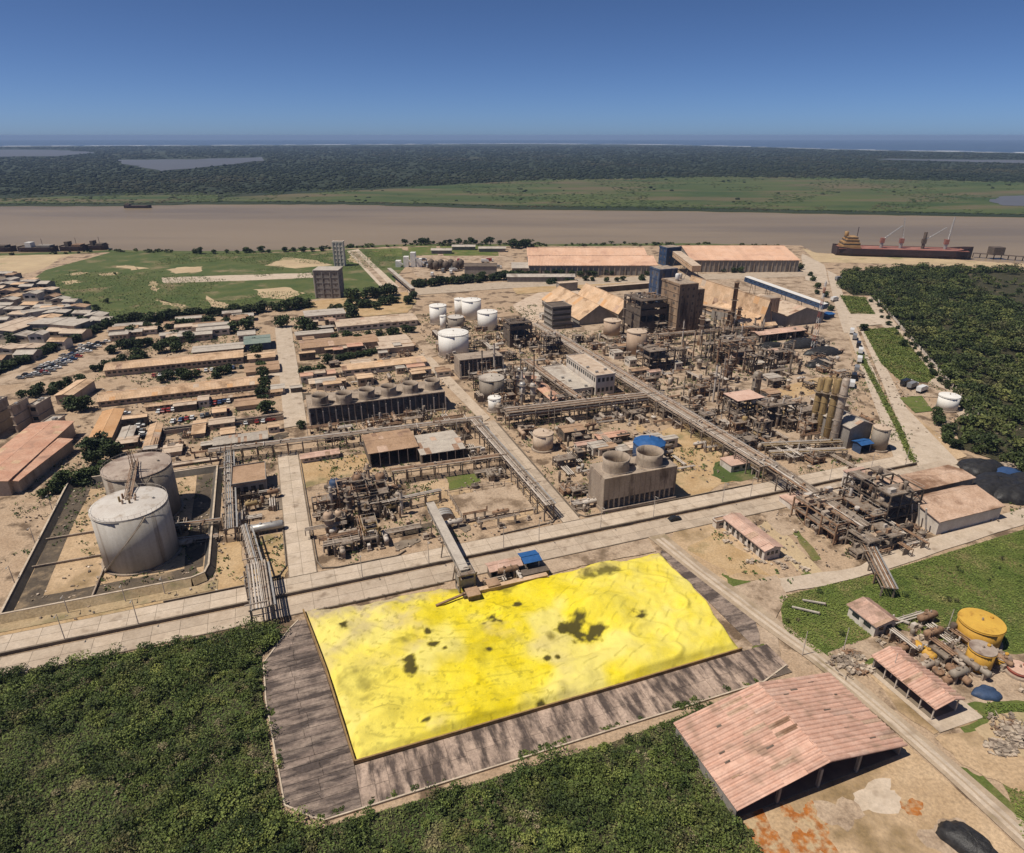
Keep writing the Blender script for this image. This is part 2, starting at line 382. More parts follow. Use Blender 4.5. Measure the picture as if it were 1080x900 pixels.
COAST = rough_line(pw((-900, 158), (0, 154.6), (300, 153.2), (540, 151.8), (700, 152.8), (800, 155.2), (900, 158.2), (1080, 161.5), (1800, 168)), 150, 40, 5)
m = MB(); n1, n2 = len(FAR), len(COAST)
m.v = [(x, y, 0) for x, y in FAR] + [(x, y, 0) for x, y in reversed(COAST)] + [(x, y - 6, -3) for x, y in FAR] + [(x, y + 30, -3) for x, y in reversed(COAST)]
N = n1 + n2; m.f = [tuple(range(N))] + [(i + 1, i, N + i, N + i + 1) for i in range(n1 - 1)] + [(n1 + i + 1, n1 + i, N + n1 + i, N + n1 + i + 1) for i in range(n2 - 1)]
o = link("far_shore", m.mesh("far_shore", 'farland')); o["kind"] = "structure"
sheet("river", [(-9000, -400), (9000, -400), (9000, 2600), (-9000, 2600)], -1.6, 'river', world=True)
m = MB(); ys = [2700, 5000, 8000, 10000, 14000, 18000, 23000, 28000, 34000, 40000, 47000]          # the sea curves away below the horizon
for y in ys: m.v += [(x, y, -1.7 - max(0, y - 8000) ** 2 / 1.05e7) for x in (-70000, 70000)]
m.f = [(2 * i, 2 * i + 1, 2 * i + 3, 2 * i + 2) for i in range(len(ys) - 1)]; o = link("sea", m.mesh("sea", 'sea', True)); o["kind"] = "structure"
# green wetland along the far bank, lagoons and ponds
def band(name, top, bot, z, mat, amp, step=60, seed=1):
    a = rough_line(pw(*top), step, amp, seed); b = rough_line(pw(*reversed(bot)), step, amp * .4, seed + 1)
    return sheet(name, a + b, z, mat, world=True)
band("wetland", [(230, 209), (400, 200), (560, 190), (760, 186), (900, 188), (1080, 192), (1400, 195)],
     [(230, 212.5), (400, 213.5), (540, 217), (720, 219), (890, 222.5), (1080, 226), (1400, 231)], .5, 'wetland', 14, 40, 2)
band("wetland", [(-200, 210), (0, 210), (60, 208), (150, 206), (230, 206)], [(-200, 215), (0, 215), (120, 214.4), (230, 213)], .5, 'wetland', 8, 30, 9)
for i, (t, b) in enumerate([([(-500, 158), (0, 158), (60, 158.5), (100, 161)], [(-500, 166), (0, 165.5), (60, 165), (100, 161.5)]),
                            ([(128, 169), (200, 168.5), (276, 166)], [(128, 172), (165, 181), (200, 178), (276, 170)]),
                            ([(925, 167.5), (1080, 169.5), (1300, 172)], [(925, 168.5), (1080, 172.5), (1300, 176)]),
                            ([(1043, 211), (1060, 207), (1200, 206)], [(1043, 213), (1060, 217.5), (1200, 220)])]):
    band("lagoon", t, b, 1.0 if i < 3 else .9, 'lagoon', 55 if i < 3 else 8, 90 if i < 3 else 20, 20 + i)
# breakers on the ocean beach
m = MB()
for k, (off, th) in enumerate([(60, 45), (260, 30), (520, 22)]):
    r = random.Random(60 + k); L = rough_line([(x, y + off) for x, y in COAST], 220, 25, 80 + k)
    for (x0, y0), (x1, y1) in zip(L, L[1:]):
        if r.random() < .30 + .14 * k: continue
        t = th * r.uniform(.5, 1.8); m.add([(x0, y0, -1.2), (x1, y1, -1.2), (x1, y1 + t, -.2), (x0, y0 + t, -.2)], [(0, 1, 2, 3)])
o = link("breakers", m.mesh("breakers", 'foam')); tag(o, "broken white lines of surf along the ocean beach at the horizon", "surf"); o["kind"] = "stuff"

# far forest: many small uneven crowns, one mass
def ico():
    t = (1 + 5 ** .5) / 2
    v = np.array([(-1, t, 0), (1, t, 0), (-1, -t, 0), (1, -t, 0), (0, -1, t), (0, 1, t), (0, -1, -t), (0, 1, -t), (t, 0, -1), (t, 0, 1), (-t, 0, -1), (-t, 0, 1)], float)
    v /= np.linalg.norm(v[0])
    f = [(0, 11, 5), (0, 5, 1), (0, 1, 7), (0, 7, 10), (0, 10, 11), (1, 5, 9), (5, 11, 4), (11, 10, 2), (10, 7, 6), (7, 1, 8), (3, 9, 4), (3, 4, 2), (3, 2, 6), (3, 6, 8), (3, 8, 9), (4, 9, 5), (2, 4, 11), (6, 2, 10), (8, 6, 7), (9, 8, 1)]
    return v, np.array(f, np.int32)
def tri_mesh(name, V, T, mat):
    me = bpy.data.meshes.new(name); me.vertices.add(len(V)); me.vertices.foreach_set("co", np.ascontiguousarray(V, np.float32).ravel())
    me.loops.add(3 * len(T)); me.loops.foreach_set("vertex_index", np.ascontiguousarray(T, np.int32).ravel())
    me.polygons.add(len(T)); me.polygons.foreach_set("loop_start", np.arange(0, 3 * len(T), 3, dtype=np.int32))
    me.materials.append(MATS[mat]); me.update(calc_edges=True); return me
def blob_mass(name, X, Y, R, Hh, mat, rg):
    v, f = ico(); n = len(X); V = np.repeat(v[None], n, 0) * rg.uniform(.6, 1.35, (n, 12, 1))
    V = V * np.stack([R, R, Hh], 1)[:, None, :]; V += np.stack([X, Y, Hh * .55], 1)[:, None, :]
    T = f[None] + (np.arange(n) * 12)[:, None, None]
    return tri_mesh(name, V.reshape(-1, 3), T.reshape(-1, 3), mat)
n = 46000
PX = nr.uniform(-160, 1240, n); PY = 155 + 62 * nr.random(n) ** 1.25
top = np.interp(PX, [0, 300, 540, 700, 800, 900, 1080], [155.6, 154.2, 152.8, 153.8, 156.4, 159.4, 163])
bot = np.interp(PX, [-200, 0, 200, 230, 400, 560, 760, 900, 1080, 1240], [206, 206, 203, 205, 198, 191, 187, 189, 193, 195])
shore = np.interp(PX, [-200, 0, 130, 200, 360, 450, 540, 720, 890, 1080, 1240], [217, 216, 215.5, 214, 213.7, 216, 218.6, 220.4, 223.6, 227, 230])
cl_ = fbm(PX * 1.0 + 400, PY * 3.0, .05, 61); keep = (PY > top) & ((PY < bot) | ((nr.random(n) < .012) & (cl_ > .5))) & (PY < shore) & ((cl_ > .33) | (nr.random(n) < .3))
for poly in ([(-500, 157), (60, 157.5), (102, 161.3), (60, 166), (-500, 167)], [(126, 168), (200, 167.5), (280, 165.5), (280, 170), (200, 179), (165, 182), (126, 174)],
             [(922, 166.8), (1300, 170), (1300, 176), (1080, 173), (922, 169.5)], [(1040, 211), (1060, 205.5), (1240, 205), (1240, 221), (1060, 219), (1040, 214)]):
    keep &= ~np_inside(poly, PX, PY)
PX, PY = PX[keep], PY[keep]
yu = -(PY - 450) / F; t = H / (st - yu * ct); X = (PX - 540) / F * t; Y = (yu * st + ct) * t
sz = nr.uniform(2.2, 4.6, len(X)) * (t / 1500) ** .75
o = link("far_forest", blob_mass("far_forest", X, Y, sz * nr.uniform(.9, 1.7, len(X)), np.minimum(sz * nr.uniform(.4, .75, len(X)), 6), 'farleaf', nr))
tag(o, "dark hazy forest covering the far side of the river", "forest"); o["kind"] = "stuff"

n = 26000; PX = nr.uniform(-160, 1240, n); PY = nr.uniform(184, 230, n)
bot = np.interp(PX, [-200, 0, 200, 230, 400, 560, 760, 900, 1080, 1240], [204, 204, 201, 203, 196, 189, 185, 187, 191, 193]); shore = np.interp(PX, [-200, 0, 130, 200, 360, 450, 540, 720, 890, 1080, 1240], [217, 216, 215.5, 214, 213.7, 216, 218.6, 220.4, 223.6, 227, 230])
cl_ = fbm(PX + 400, PY * 4.0, .03, 63, 5); keep = (PY > bot) & (PY < shore) & ((cl_ > .47) | (PY > shore - 1.2) | (PY < bot + 3)) & ~np_inside([(1040, 211), (1060, 205.5), (1240, 205), (1240, 221), (1060, 219), (1040, 214)], PX, PY); PX, PY = PX[keep], PY[keep]
yu = -(PY - 450) / F; t = H / (st - yu * ct); X = (PX - 540) / F * t; Y = (yu * st + ct) * t; sz = nr.uniform(1.0, 2.8, len(X))
o = link("marsh", blob_mass("marsh", X, Y, sz * nr.uniform(1., 2.2, len(X)), sz * nr.uniform(.2, .55, len(X)), 'marsh', nr)); tag(o, "patchy green marsh plants along the far bank", "marsh"); o["kind"] = "stuff"
# ---------------------------------------------------------------- fields, yards, bare patches on the near side
Z = iter([.03 + .0025 * i for i in range(400)])
sheet("field", pw((20, 305), (48, 285), (70, 279), (118, 266), (200, 267), (270, 267.5), (330, 265), (366, 263), (420, 262), (440, 268), (420, 290), (412, 306), (330, 316), (270, 325), (205, 333), (150, 336), (118, 338), (95, 330), (60, 312)), next(Z), 'grass', world=True)
for q in ([(68, 290), (85, 287), (93, 288), (80, 291)], [(104, 289), (122, 287), (124, 290), (108, 291)], [(120, 281), (136, 280), (158, 283), (140, 285)], [(176, 285), (190, 282), (215, 281), (210, 287), (185, 289)],
          [(160, 296), (166, 300), (164, 308), (158, 304)], [(215, 312), (240, 322), (250, 331), (228, 332)], [(270, 305), (300, 303), (322, 309), (300, 316), (272, 314)], [(300, 272), (330, 274), (352, 280), (310, 283), (280, 280)],
          [(66, 297), (78, 295), (84, 298), (70, 300)], [(165, 315), (195, 322), (190, 325), (170, 320)], [(372, 268), (392, 272), (380, 279), (366, 275)]):
    sheet("bare_patch", wob(pw(*q), 2.2, 5), next(Z), 'sand', world=True)
sheet("settlement_ground", pw((-60, 300), (10, 288), (48, 303), (92, 331), (115, 343), (60, 372), (-60, 402)), next(Z), 'kerb', world=True)
sheet("bare_patch", wob(pw((-60, 269), (80, 267), (66, 272), (48, 282), (20, 291), (-60, 293)), 3, 6), next(Z), 'sand', world=True)
sheet("track", wob(pw((170, 293), (260, 290), (328, 288), (331, 293), (260, 296), (172, 299)), .8, 5), next(Z), 'slab_l', world=True)
sheet("yard", pw((426, 276), (450, 268), (540, 270), (545, 292), (470, 296), (440, 292)), next(Z), 'yard', world=True)
sheet("lawn", pw((392, 263), (424, 262), (424, 270), (395, 271)), next(Z), 'field', world=True)
sheet("lawn", pw((430, 261), (460, 260), (462, 269), (432, 270)), next(Z), 'field', world=True)
sheet("lawn", pw((464, 260), (524, 259), (526, 270), (468, 270)), next(Z), 'field', world=True)
sheet("ramp_road", pw((366, 265), (378, 263), (421, 303), (405, 307)), next(Z), 'slab_l', world=True)
sheet("ramp_road", pw((370, 266), (375, 265), (414, 304), (408, 305.5)), next(Z), 'yard', world=True)
sheet("road", pw((-60, 398), (-60, 412), (30, 404), (120, 382), (118, 372)), next(Z), 'yard', world=True)
sheet("quay", pw((846, 262), (862, 267.3), (905, 269.2), (980, 272.8), (1080, 279), (1080, 283), (985, 280), (900, 277.5), (862, 277)), next(Z), 'sand', world=True)
sheet("yard", pw((700, 288), (846, 284), (880, 290), (890, 320), (905, 420), (880, 470), (780, 470), (600, 370), (560, 330), (600, 300)), next(Z), 'yard', world=True)
sheet("pond", wob(pw((1015, 293), (1050, 289), (1200, 292), (1200, 330), (1080, 322), (1040, 312)), 3, 5), next(Z), 'pond', world=True)
# tan stockyard, ochre dirt lots
for q, mt, am in (([(540, 322), (575, 305), (600, 300), (640, 330), (575, 352), (556, 338)], 'tanpale', 1.5),
              ([(690, 458), (718, 447), (745, 455), (800, 487), (812, 500), (770, 508), (730, 527), (708, 532), (706, 500), (690, 478)], 'ochre', 1.2),
              ([(756, 486), (800, 497), (808, 504), (765, 510), (750, 500)], 'grass', 1.0),
              ([(760, 430), (800, 416), (860, 398), (905, 392), (905, 402), (845, 420), (790, 440)], 'ochre', 1.5),
              ([(312, 487), (385, 479), (400, 496), (318, 516)], 'ochre', 1.), ([(470, 503), (503, 499), (508, 511), (475, 518)], 'field', .5),
              ([(440, 510), (470, 506), (475, 519), (510, 513), (540, 505), (575, 535), (560, 545), (480, 556), (450, 540)], 'dirt', 1.0),
              ([(695, 576), (712, 561), (760, 549), (822, 600), (818, 612), (770, 616), (745, 612)], 'dirt', 1.), ([(722, 577), (760, 562), (812, 606), (770, 606)], 'ochre', 1.2),
              ([(795, 556), (815, 548), (868, 606), (856, 612), (820, 585)], 'sand', .6), ([(800, 541), (840, 536), (850, 560), (825, 566)], 'yard', .5),
              ([(836, 562), (842, 560), (866, 590), (858, 592)], 'field', .5), ([(848, 600), (866, 610), (858, 613), (846, 607)], 'field', .5), ([(760, 604), (778, 612), (808, 617), (804, 623), (775, 622)], 'field', .6),
              ([(222, 575), (252, 570), (258, 612), (228, 618)], 'ochre', .8), ([(262, 566), (301, 562), (308, 592), (300, 608), (270, 618)], 'ochre', .8)):
    sheet("dirt_lot" if mt not in ('field', 'grass') else "lawn", wob(px(*q), am, 5), next(Z), mt)
sheet("verge", px((-10, 668), (227, 615), (262, 608), (262, 616), (100, 652), (-10, 676)), next(Z), 'ochre')
FIELD_PX = [(822, 630), (935, 603), (1080, 559), (1230, 515), (1260, 800), (1085, 905), (1062, 835), (1040, 800), (1010, 765), (960, 735), (900, 697), (862, 690), (826, 664)]
sheet("field", px(*FIELD_PX), next(Z), 'field')
for q, mt in (([(872, 689), (905, 678), (935, 662), (962, 668), (955, 690), (925, 690), (900, 705), (885, 702)], 'yard'),
              ([(930, 690), (960, 668), (1035, 690), (1080, 690), (1095, 740), (1040, 742), (1010, 742), (960, 715)], 'yard'),
              ([(908, 702), (930, 700), (1000, 755), (1030, 748), (1030, 762), (985, 775), (950, 752)], 'dirt'),
              ([(985, 778), (1030, 770), (1095, 800), (1095, 850), (1060, 830), (1015, 806)], 'dirt'), ([(1030, 770), (1060, 752), (1095, 752), (1095, 800), (1050, 795)], 'sand'),
              ([(1008, 808), (1040, 820), (1095, 880), (1095, 900), (1050, 850)], 'field'), ([(760, 690), (810, 655), (826, 690), (800, 712), (770, 706)], 'yard'), ([(780, 690), (806, 678), (818, 700), (790, 706)], 'field')):
    sheet("bare_patch" if mt != 'field' else "verge", wob(px(*q), .5, 5), next(Z), mt)
# yard below the pink shed: stained concrete and dirt
sheet("shed_yard", px((783, 866), (955, 785), (1000, 825), (1085, 905), (1120, 960), (860, 990)), next(Z), 'dirt')
def blob(x, y, rx, ry, seed, n=26):
    r = random.Random(seed); ph = [r.uniform(0, 6.28) for _ in range(4)]; u0, v0 = GF.uv(x, y); k = .24
    return [(u0 + rx * k * math.cos(a) * w_, v0 + ry * k * 1.6 * math.sin(a) * w_) for a in [2 * math.pi * i / n for i in range(n)] for w_ in [1 + .22 * math.sin(2 * a + ph[0]) + .16 * math.sin(3 * a + ph[1]) + .12 * math.sin(5 * a + ph[2]) + .08 * math.sin(9 * a + ph[3])]]
for i, (x, y, rx, ry, mt) in enumerate(((806, 884, 16, 16, 'rusty_stain'), (858, 862, 8, 8, 'rusty_stain'), (866, 884, 9, 9, 'rusty_stain'), (848, 890, 9, 8, 'rusty_stain'), (962, 852, 8, 5, 'rusty_stain'), (833, 858, 7, 5, 'rusty_stain'), (925, 842, 26, 7, 'slab_l'), (885, 858, 16, 9, 'yard'), (1000, 884, 18, 10, 'yard'))):
    sheet("stain" if mt == 'rusty_stain' else "concrete_patch", blob(x, y, rx, ry, i), next(Z), mt)
for i in range(70):       # oil and rust stains, worn patches between the units
    u, v = rnd.uniform(-60, 300), rnd.uniform(176, 400); x, y = proj(*GF.xy(u, v), 0); 
    sheet("stain", blob(x, y, rnd.uniform(8, 34) * 400 / max(y, 1), rnd.uniform(6, 20) * 400 / max(y, 1), 200 + i), .225 + .0004 * i, rnd.choice(('walldark', 'yard', 'kerb', 'ochre', 'shade_stain', 'slab_l')))
ZT = .6
# ---------------------------------------------------------------- roads, slab by slab
def slab_road(u0, u1, v0, v1, nu, nv, mat, ztop=.30, base=True, jit=.012):
    r = link("road", None, None, (*GF.xy(u0, v0), 0), (0, 0, GF.a)); r["kind"] = "structure"
    du = (u1 - u0) / nu; dv = (v1 - v0) / nv
    pbox(r, "road_bed", 'kerb', -.2, -.2, .02, u1 - u0 + .2, v1 - v0 + .2, ztop - .05)
    for i in range(nu):
        for j in range(nv):
            z = rnd.uniform(-jit, jit)
            pbox(r, "slab", mat, i * du + .05, j * dv + .05, .05, (i + 1) * du - .05, (j + 1) * dv - .05, ztop + z)
    return r
slab_road(-110, 246, 157, 165, 52, 2, 'slab'); slab_road(-110, 233, 167.3, 174.3, 50, 2, 'slab_l')
slab_road(-6.2, 1.6, 174.6, 262, 2, 14, 'slab_l'); slab_road(82.4, 88.6, 174.6, 266, 2, 14, 'slab')
for q, mt in ((px((300, 452), (324, 448), (307, 344), (290, 346)), 'slab_l'), (px((509, 446), (517, 441), (449, 371), (440, 376)), 'slab'),
              (px((892, 345), (902, 344), (962, 489), (945, 490)), 'slab_l'), (px((908, 350), (915, 348), (955, 430), (1012, 489), (985, 500), (968, 492), (950, 452)), 'slab_l'),
              (px((872, 285), (882, 290), (893, 322), (905, 350), (890, 352), (880, 320)), 'slab_l'), (px((893, 332), (930, 330), (934, 342), (895, 346)), 'slab_l'),
              (px((912, 318), (918, 312), (945, 342), (986, 386), (1030, 438), (1012, 440), (975, 398), (935, 350)), 'slab'), (px((945, 405), (985, 407), (1000, 412), (994, 420), (955, 418)), 'yard'),
              (px((440, 363), (470, 358), (480, 372), (450, 378)), 'yard'), (px((965, 440), (1005, 470), (1020, 482), (1000, 488), (960, 455)), 'dirt')):
    sheet("road", q, .285 + .004 * rnd.random(), mt)
for q, mt in (([(430, 304), (560, 296), (700, 291), (846, 286), (870, 291), (846, 292), (700, 297), (560, 303), (430, 312)], 'slab'), ([(540, 304), (640, 298), (700, 297), (700, 302), (600, 306), (545, 311)], 'ochre'), ([(700, 298), (800, 293), (850, 296), (850, 310), (790, 300), (740, 300)], 'yard'), ([(846, 268), (870, 280), (874, 300), (850, 296), (846, 284)], 'slab_l'), ([(330, 318), (430, 308), (440, 318), (430, 330), (350, 338), (320, 330)], 'ochre')):
    sheet("yard" if mt != 'slab' else "road", wob(px(*q), .8, 5), .25 + .01 * rnd.random(), mt)
sheet("median_strip", px((903, 372), (908, 371), (950, 450), (966, 488), (960, 489), (944, 452)), .305, 'field')
sheet("lawn", px((910, 348), (944, 346), (986, 398), (978, 404), (950, 402), (930, 385)), .30, 'field'); sheet("lawn", px((886, 312), (912, 314), (923, 332), (897, 331)), .30, 'field')
sheet("lawn", px((948, 420), (972, 418), (984, 434), (965, 436)), .30, 'field')
# perimeter track, two wheel-worn lanes
L_ = [(104.6, 157), (107.5, 131.5), (110.6, 109.3), (113.5, 95), (115, 82), (115.6, 70), (115.8, 58), (115.5, 43), (115, 20), (114, -20)]
R_ = [(110.8, 157), (112.2, 138), (115, 122), (117.2, 106), (119.0, 94.7), (119.9, 81), (120.3, 70), (120.7, 60), (121, 45), (121, 20), (121, -20)]
sheet("track", L_ + R_[::-1], .285, 'track')
for off in (.32, .62):
    a = []; b = []
    for i in range(60):
        v = 155 - i * 2.9; uL = np.interp(-v, [-p[1] for p in L_], [p[0] for p in L_]); uR = np.interp(-v, [-p[1] for p in R_], [p[0] for p in R_])
        c = uL + (uR - uL) * off; wv = rnd.uniform(.4, .6); a.append((c - wv, v)); b.append((c + wv, v))
    sheet("wheel_rut", a + b[::-1], .295, 'slab_l')
sheet("track", wob([(124.7, 118.7), (128, 125), (154, 120.8), (170, 124), (236, 128), (250, 128), (250, 121), (226, 120.4), (164, 117.2), (140, 117)], .35, 5), .27, 'slab_l')
sheet("track", wob([(110, 126), (116, 110), (126, 117), (130, 126)], .3, 4), .278, 'yard')
# kerbs and the low pipe-topped divider between the carriageways
def kerb(pts, h=.25, wd=.3, mat='kerb', label=None):
    r = link("kerb", None); r["kind"] = "structure"
    for a, b in zip(pts, pts[1:]):
        A, B = GF.xy(*a), GF.xy(*b); pbeam(r, "kerb_stone", mat, (*A, .18 + h / 2), (*B, .18 + h / 2), wd, h + .2)
kerb([(-110 + 6 * i, 166.15) for i in range(0, 58)], .75, .55); kerb([(2.2, 258), (2.2, 180), (3.4, 176), (8, 174.8), (26, 174.6), (29, 176.6)], .3)
kerb([(-6.8, 205), (-6.8, 181), (-9, 176.5), (-16, 175), (-40, 175)], .3); kerb([(89.1, 176.5), (89.1, 262)], .3); kerb([(81.8, 260), (81.8, 179), (79, 176), (60, 175)], .3)
kerb([(89.1, 178), (91, 175.4), (128, 174.9), (160, 174.9)], .3); kerb([(0, 156.2), (36, 156.2)], .5, .4)
for i in range(9): kerb([(2 + i * 4, 156.4), (2.6 + i * 4, 156.1)], .7, .35)

# ---------------------------------------------------------------- concrete apron round the sulphur pad
ap = link("apron", None, None, (0, 0, 0), (0, 0, GF.a)); ap["kind"] = "structure"
def quad_slab(parent, name, mat, p, z0, z1):
    m = MB().add([(x, y, z0) for x, y in p] + [(x, y, z1) for x, y in p], [(3, 2, 1, 0), (4, 5, 6, 7), (0, 1, 5, 4), (1, 2, 6, 5), (2, 3, 7, 6), (3, 0, 4, 7)])
    return pmesh(parent, name, mat, m)
ul = lambda v: float(np.interp(v, [93, 94.5, 99, 127, 140.5, 147, 151, 154], [-4.0, -6.2, -11, -13.8, -14, -11, -7.5, -5])) + .0
ur = lambda v: float(np.interp(v, [93, 103.8, 132, 147, 157], [2.9, 2.9, -.2, -2.3, -3.5]))
v = 93.2
while v < 152.5:
    dv = rnd.uniform(1.7, 2.7); k = rnd.uniform(.42, .58)
    a0, a1 = ul(v), ul(v + dv); b0, b1 = ur(v), ur(v + dv); z = .34 + rnd.uniform(-.015, .015)
    c0, c1 = a0 + (b0 - a0) * k, a1 + (b1 - a1) * k
    quad_slab(ap, "slab", 'apron', [(a0, v + .04), (c0 - .04, v + .04), (c1 - .04, v + dv - .04), (a1, v + dv - .04)], .1, z)
    quad_slab(ap, "slab", 'apron', [(c0 + .04, v + .04), (b0, v + .04), (b1, v + dv - .04), (c1 + .04, v + dv - .04)], .1, z + rnd.uniform(-.01, .01)); v += dv
u = 3.0
while u < 107:
    du = rnd.uniform(2.0, 4.2); k = rnd.uniform(97.2, 98.8)
    for lo, hi in ((93.0 + max(0, (u - 98) * .3), k), (k, 103.1)):
        if hi - lo > .4: quad_slab(ap, "slab", 'apron_b', [(u + .04, lo + .03), (u + du - .04, lo + .03), (u + du - .04, hi - .03), (u + .04, hi - .03)], .1, .34 + rnd.uniform(-.015, .015))
    u += du
pbox(ap, "apron_bed", 'walldark', -4, 93.1, .02, 106.8, 103, .26)
E_ = [(-5, 154), (-7.6, 151), (-14.1, 140.5), (-13.9, 127.7), (-11.1, 98.8), (-6.3, 94.3), (-4, 92.9), (98, 92.8), (107, 95.4)]
for a, b in zip(E_, E_[1:]): pbeam(ap, "edge_kerb", 'apron_edge', (*a, .30), (*b, .30), .32, .4)
# right-hand strip between pad and track
sheet("bare_patch", wob([(103.4, 147), (105, 150), (108.5, 131), (111, 112), (106, 103.5), (103.6, 104)], .25, 5), .25, 'apron')
# ---------------------------------------------------------------- sulphur heap
NU, NV = 300, 168
uu = np.linspace(-4.5, 104, NU); vv = np.linspace(103.2, 157.5, NV); U, V = np.meshgrid(uu, vv, indexing='ij')
lft = np.interp(V, [103, 132, 147, 158], [3.4, .4, -1.8, -3.0]); rgt = np.interp(V, [103, 104, 121, 146.5, 148], [99.2, 99.6, 102.0, 103.2, 102.5]) + .6 * (fbm(U, V, .2, 31) - .5)
topv = np.interp(U, [-4, 20, 38, 50, 70, 80, 103], [156.6, 154.5, 152.6, 149.6, 149.8, 148.8, 147.5]) + 4.2 * (fbm(U, V, .16, 32) - .5)
e = np.minimum(np.minimum(U - lft, rgt - U), np.minimum(V - 103.5, topv - V))
edge = np.clip(e / 1.6, 0, 1)
def bump(u0, v0, ru, rv): return np.exp(-(((U - u0) / ru) ** 2 + ((V - v0) / rv) ** 2))
hgt = .5 + 2.3 * (fbm(U, V, .085, 33) - .38) + .35 * (fbm(U, V, .4, 34) - .5) + .14 * (fbm(U, V, 1.1, 42, 3) - .5)
hgt += 1.9 * np.clip((U - 62) / 10, 0, 1) * np.clip((V - 103) / 6, 0, 1) * np.clip((150 - V) / 20, 0, 1)
rr = np.hypot(U - 74, (V - 124) * 1.2); hgt += .05 * np.sin(rr * 1.9 + 2 * fbm(U, V, .1, 35)) * np.clip((U - 68) / 12, 0, 1)
hgt += 1.5 * bump(40, 106.5, 14, 3) + 1.4 * bump(58, 111.5, 9, 3) + .9 * bump(20, 105.5, 12, 2.4) - 1.2 * bump(66, 122, 6, 5) + 1.3 * bump(70, 130, 6, 4) + 1.5 * bump(18, 150, 4.2, 2.6)
rm = random.Random(77)
for _ in range(60):
    bu, bv = rm.uniform(2, 100), rm.uniform(105, 148); bs_ = rm.uniform(1.4, 4.5); hgt += rm.uniform(.25, .95) * (bs_ / 3) * bump(bu, bv, bs_ * rm.uniform(.8, 1.6), bs_ * rm.uniform(.5, .9))
for _ in range(9):       # loader cuts: a curved scarp with a scoop in front
    bu, bv, br = rm.uniform(20, 95), rm.uniform(106, 140), rm.uniform(3, 7); dd = np.hypot(U - bu, (V - bv) * 1.3); an = np.arctan2(V - bv, U - bu); hgt += .42 * np.exp(-((dd - br) / .7) ** 2) * np.clip(np.sin(an + rm.uniform(0, 6)) * 2, 0, 1) - .3 * np.exp(-(dd / (br * .7)) ** 2)
hgt -= .9 * bump(47, 109.6, 9, 1.6) + 1.0 * bump(63, 116, 7, 1.7)
hgt = np.maximum(hgt, .12) * edge + .30
hgt[e < 0] = -.4
me = bpy.data.meshes.new("sulphur_heap"); xs = U * GF.c - V * GF.s; ys = U * GF.s + V * GF.c
co = np.stack([xs, ys, hgt], -1).reshape(-1, 3)
idx = np.arange(NU * NV).reshape(NU, NV); Q = np.stack([idx[:-1, :-1], idx[1:, :-1], idx[1:, 1:], idx[:-1, 1:]], -1).reshape(-1, 4)
ok = (e.reshape(-1)[Q] > -.35).any(1); Q = Q[ok]
me.vertices.add(len(co)); me.vertices.foreach_set("co", co.astype(np.float32).ravel())
me.loops.add(4 * len(Q)); me.loops.foreach_set("vertex_index", Q.astype(np.int32).ravel())
me.polygons.add(len(Q)); me.polygons.foreach_set("loop_start", np.arange(0, 4 * len(Q), 4, dtype=np.int32)); me.update(calc_edges=True)
me.polygons.foreach_set("use_smooth", np.ones(len(Q), bool))
nz = fbm(U, V, .35, 36, 5); nz2 = fbm(U, V, .9, 37, 4); dark = np.zeros_like(U); dust = np.zeros_like(U)
def spot(dst, x, y, wx, wy, k=1., soft=.55, na=1.):
    u0, v0 = GF.uv(x, y); r1 = wx * .215 * (1.8 if y < 620 else 1.0) * 1.25; r2 = wy * .42
    d = np.hypot((U - u0) / r1, (V - v0) / r2) + na * ((nz - .5) * 2.4 + (nz2 - .5) * .9)
    np.maximum(dst, k * np.clip((1.05 - d) / soft, 0, 1), out=dst)
for a in ((607, 664, 17, 9), (622, 672, 16, 7), (676, 656, 11, 6), (433, 708, 7, 7), (520, 661, 9, 5), (459, 685, 8, 4), (573, 748, 5, 7), (452, 671, 4, 3), (470, 692, 3, 2), (545, 641, 5, 4), (577, 697, 3, 2), (588, 695, 3, 2),
          (516, 690, 5, 3), (362, 662, 4, 4), (652, 726, 5, 2), (449, 766, 5, 2), (545, 762, 7, 2)): spot(dark, *a)
for a in ((387, 719, 22, 9, .55), (427, 678, 12, 5, .5), (582, 676, 6, 4, .7), (536, 680, 16, 8, .35), (510, 668, 20, 8, .3), (633, 609, 12, 7, .85), (500, 690, 40, 12, .22), (386, 738, 9, 4, .5), (660, 660, 14, 8, .2)): spot(dark, *a, soft=.9)
for a in ((398, 640, 17, 8, .85), (345, 648, 24, 7, .8), (430, 634, 30, 6, .6), (372, 660, 16, 6, .5), (630, 605, 26, 6, .4), (470, 625, 26, 5, .7), (330, 660, 12, 8, .5), (697, 590, 16, 5, .5), (540, 615, 26, 4, .6), (360, 645, 40, 6, .55), (400, 700, 26, 10, .25)): spot(dust, *a, soft=.9, na=.45)
dust = np.maximum(dust, np.clip((fbm(U, V, .09, 38, 5) - .53) * 4, 0, .6) * np.clip((66 - U) / 20, 0, 1)); dust = np.maximum(dust, .97 * np.clip((V - topv + 6.5) / 6 + (nz - .5) * 2.2, 0, 1) * np.clip((34 - U) / 18 + .4, 0, 1)); dark = np.maximum(dark, np.clip((nz2 - .66) * 5, 0, .35) * np.clip((62 - U) / 12, 0, 1))
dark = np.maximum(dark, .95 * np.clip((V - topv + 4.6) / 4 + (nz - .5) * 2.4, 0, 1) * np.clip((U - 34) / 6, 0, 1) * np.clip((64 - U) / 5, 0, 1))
tw = np.abs(np.sin(np.hypot(U - 45, V - 170) * 1.1 + 1.5 * nz)); dark = np.maximum(dark, .28 * np.clip((tw - .93) * 14, 0, 1) * np.clip((nz - .5) * 9, 0, 1))
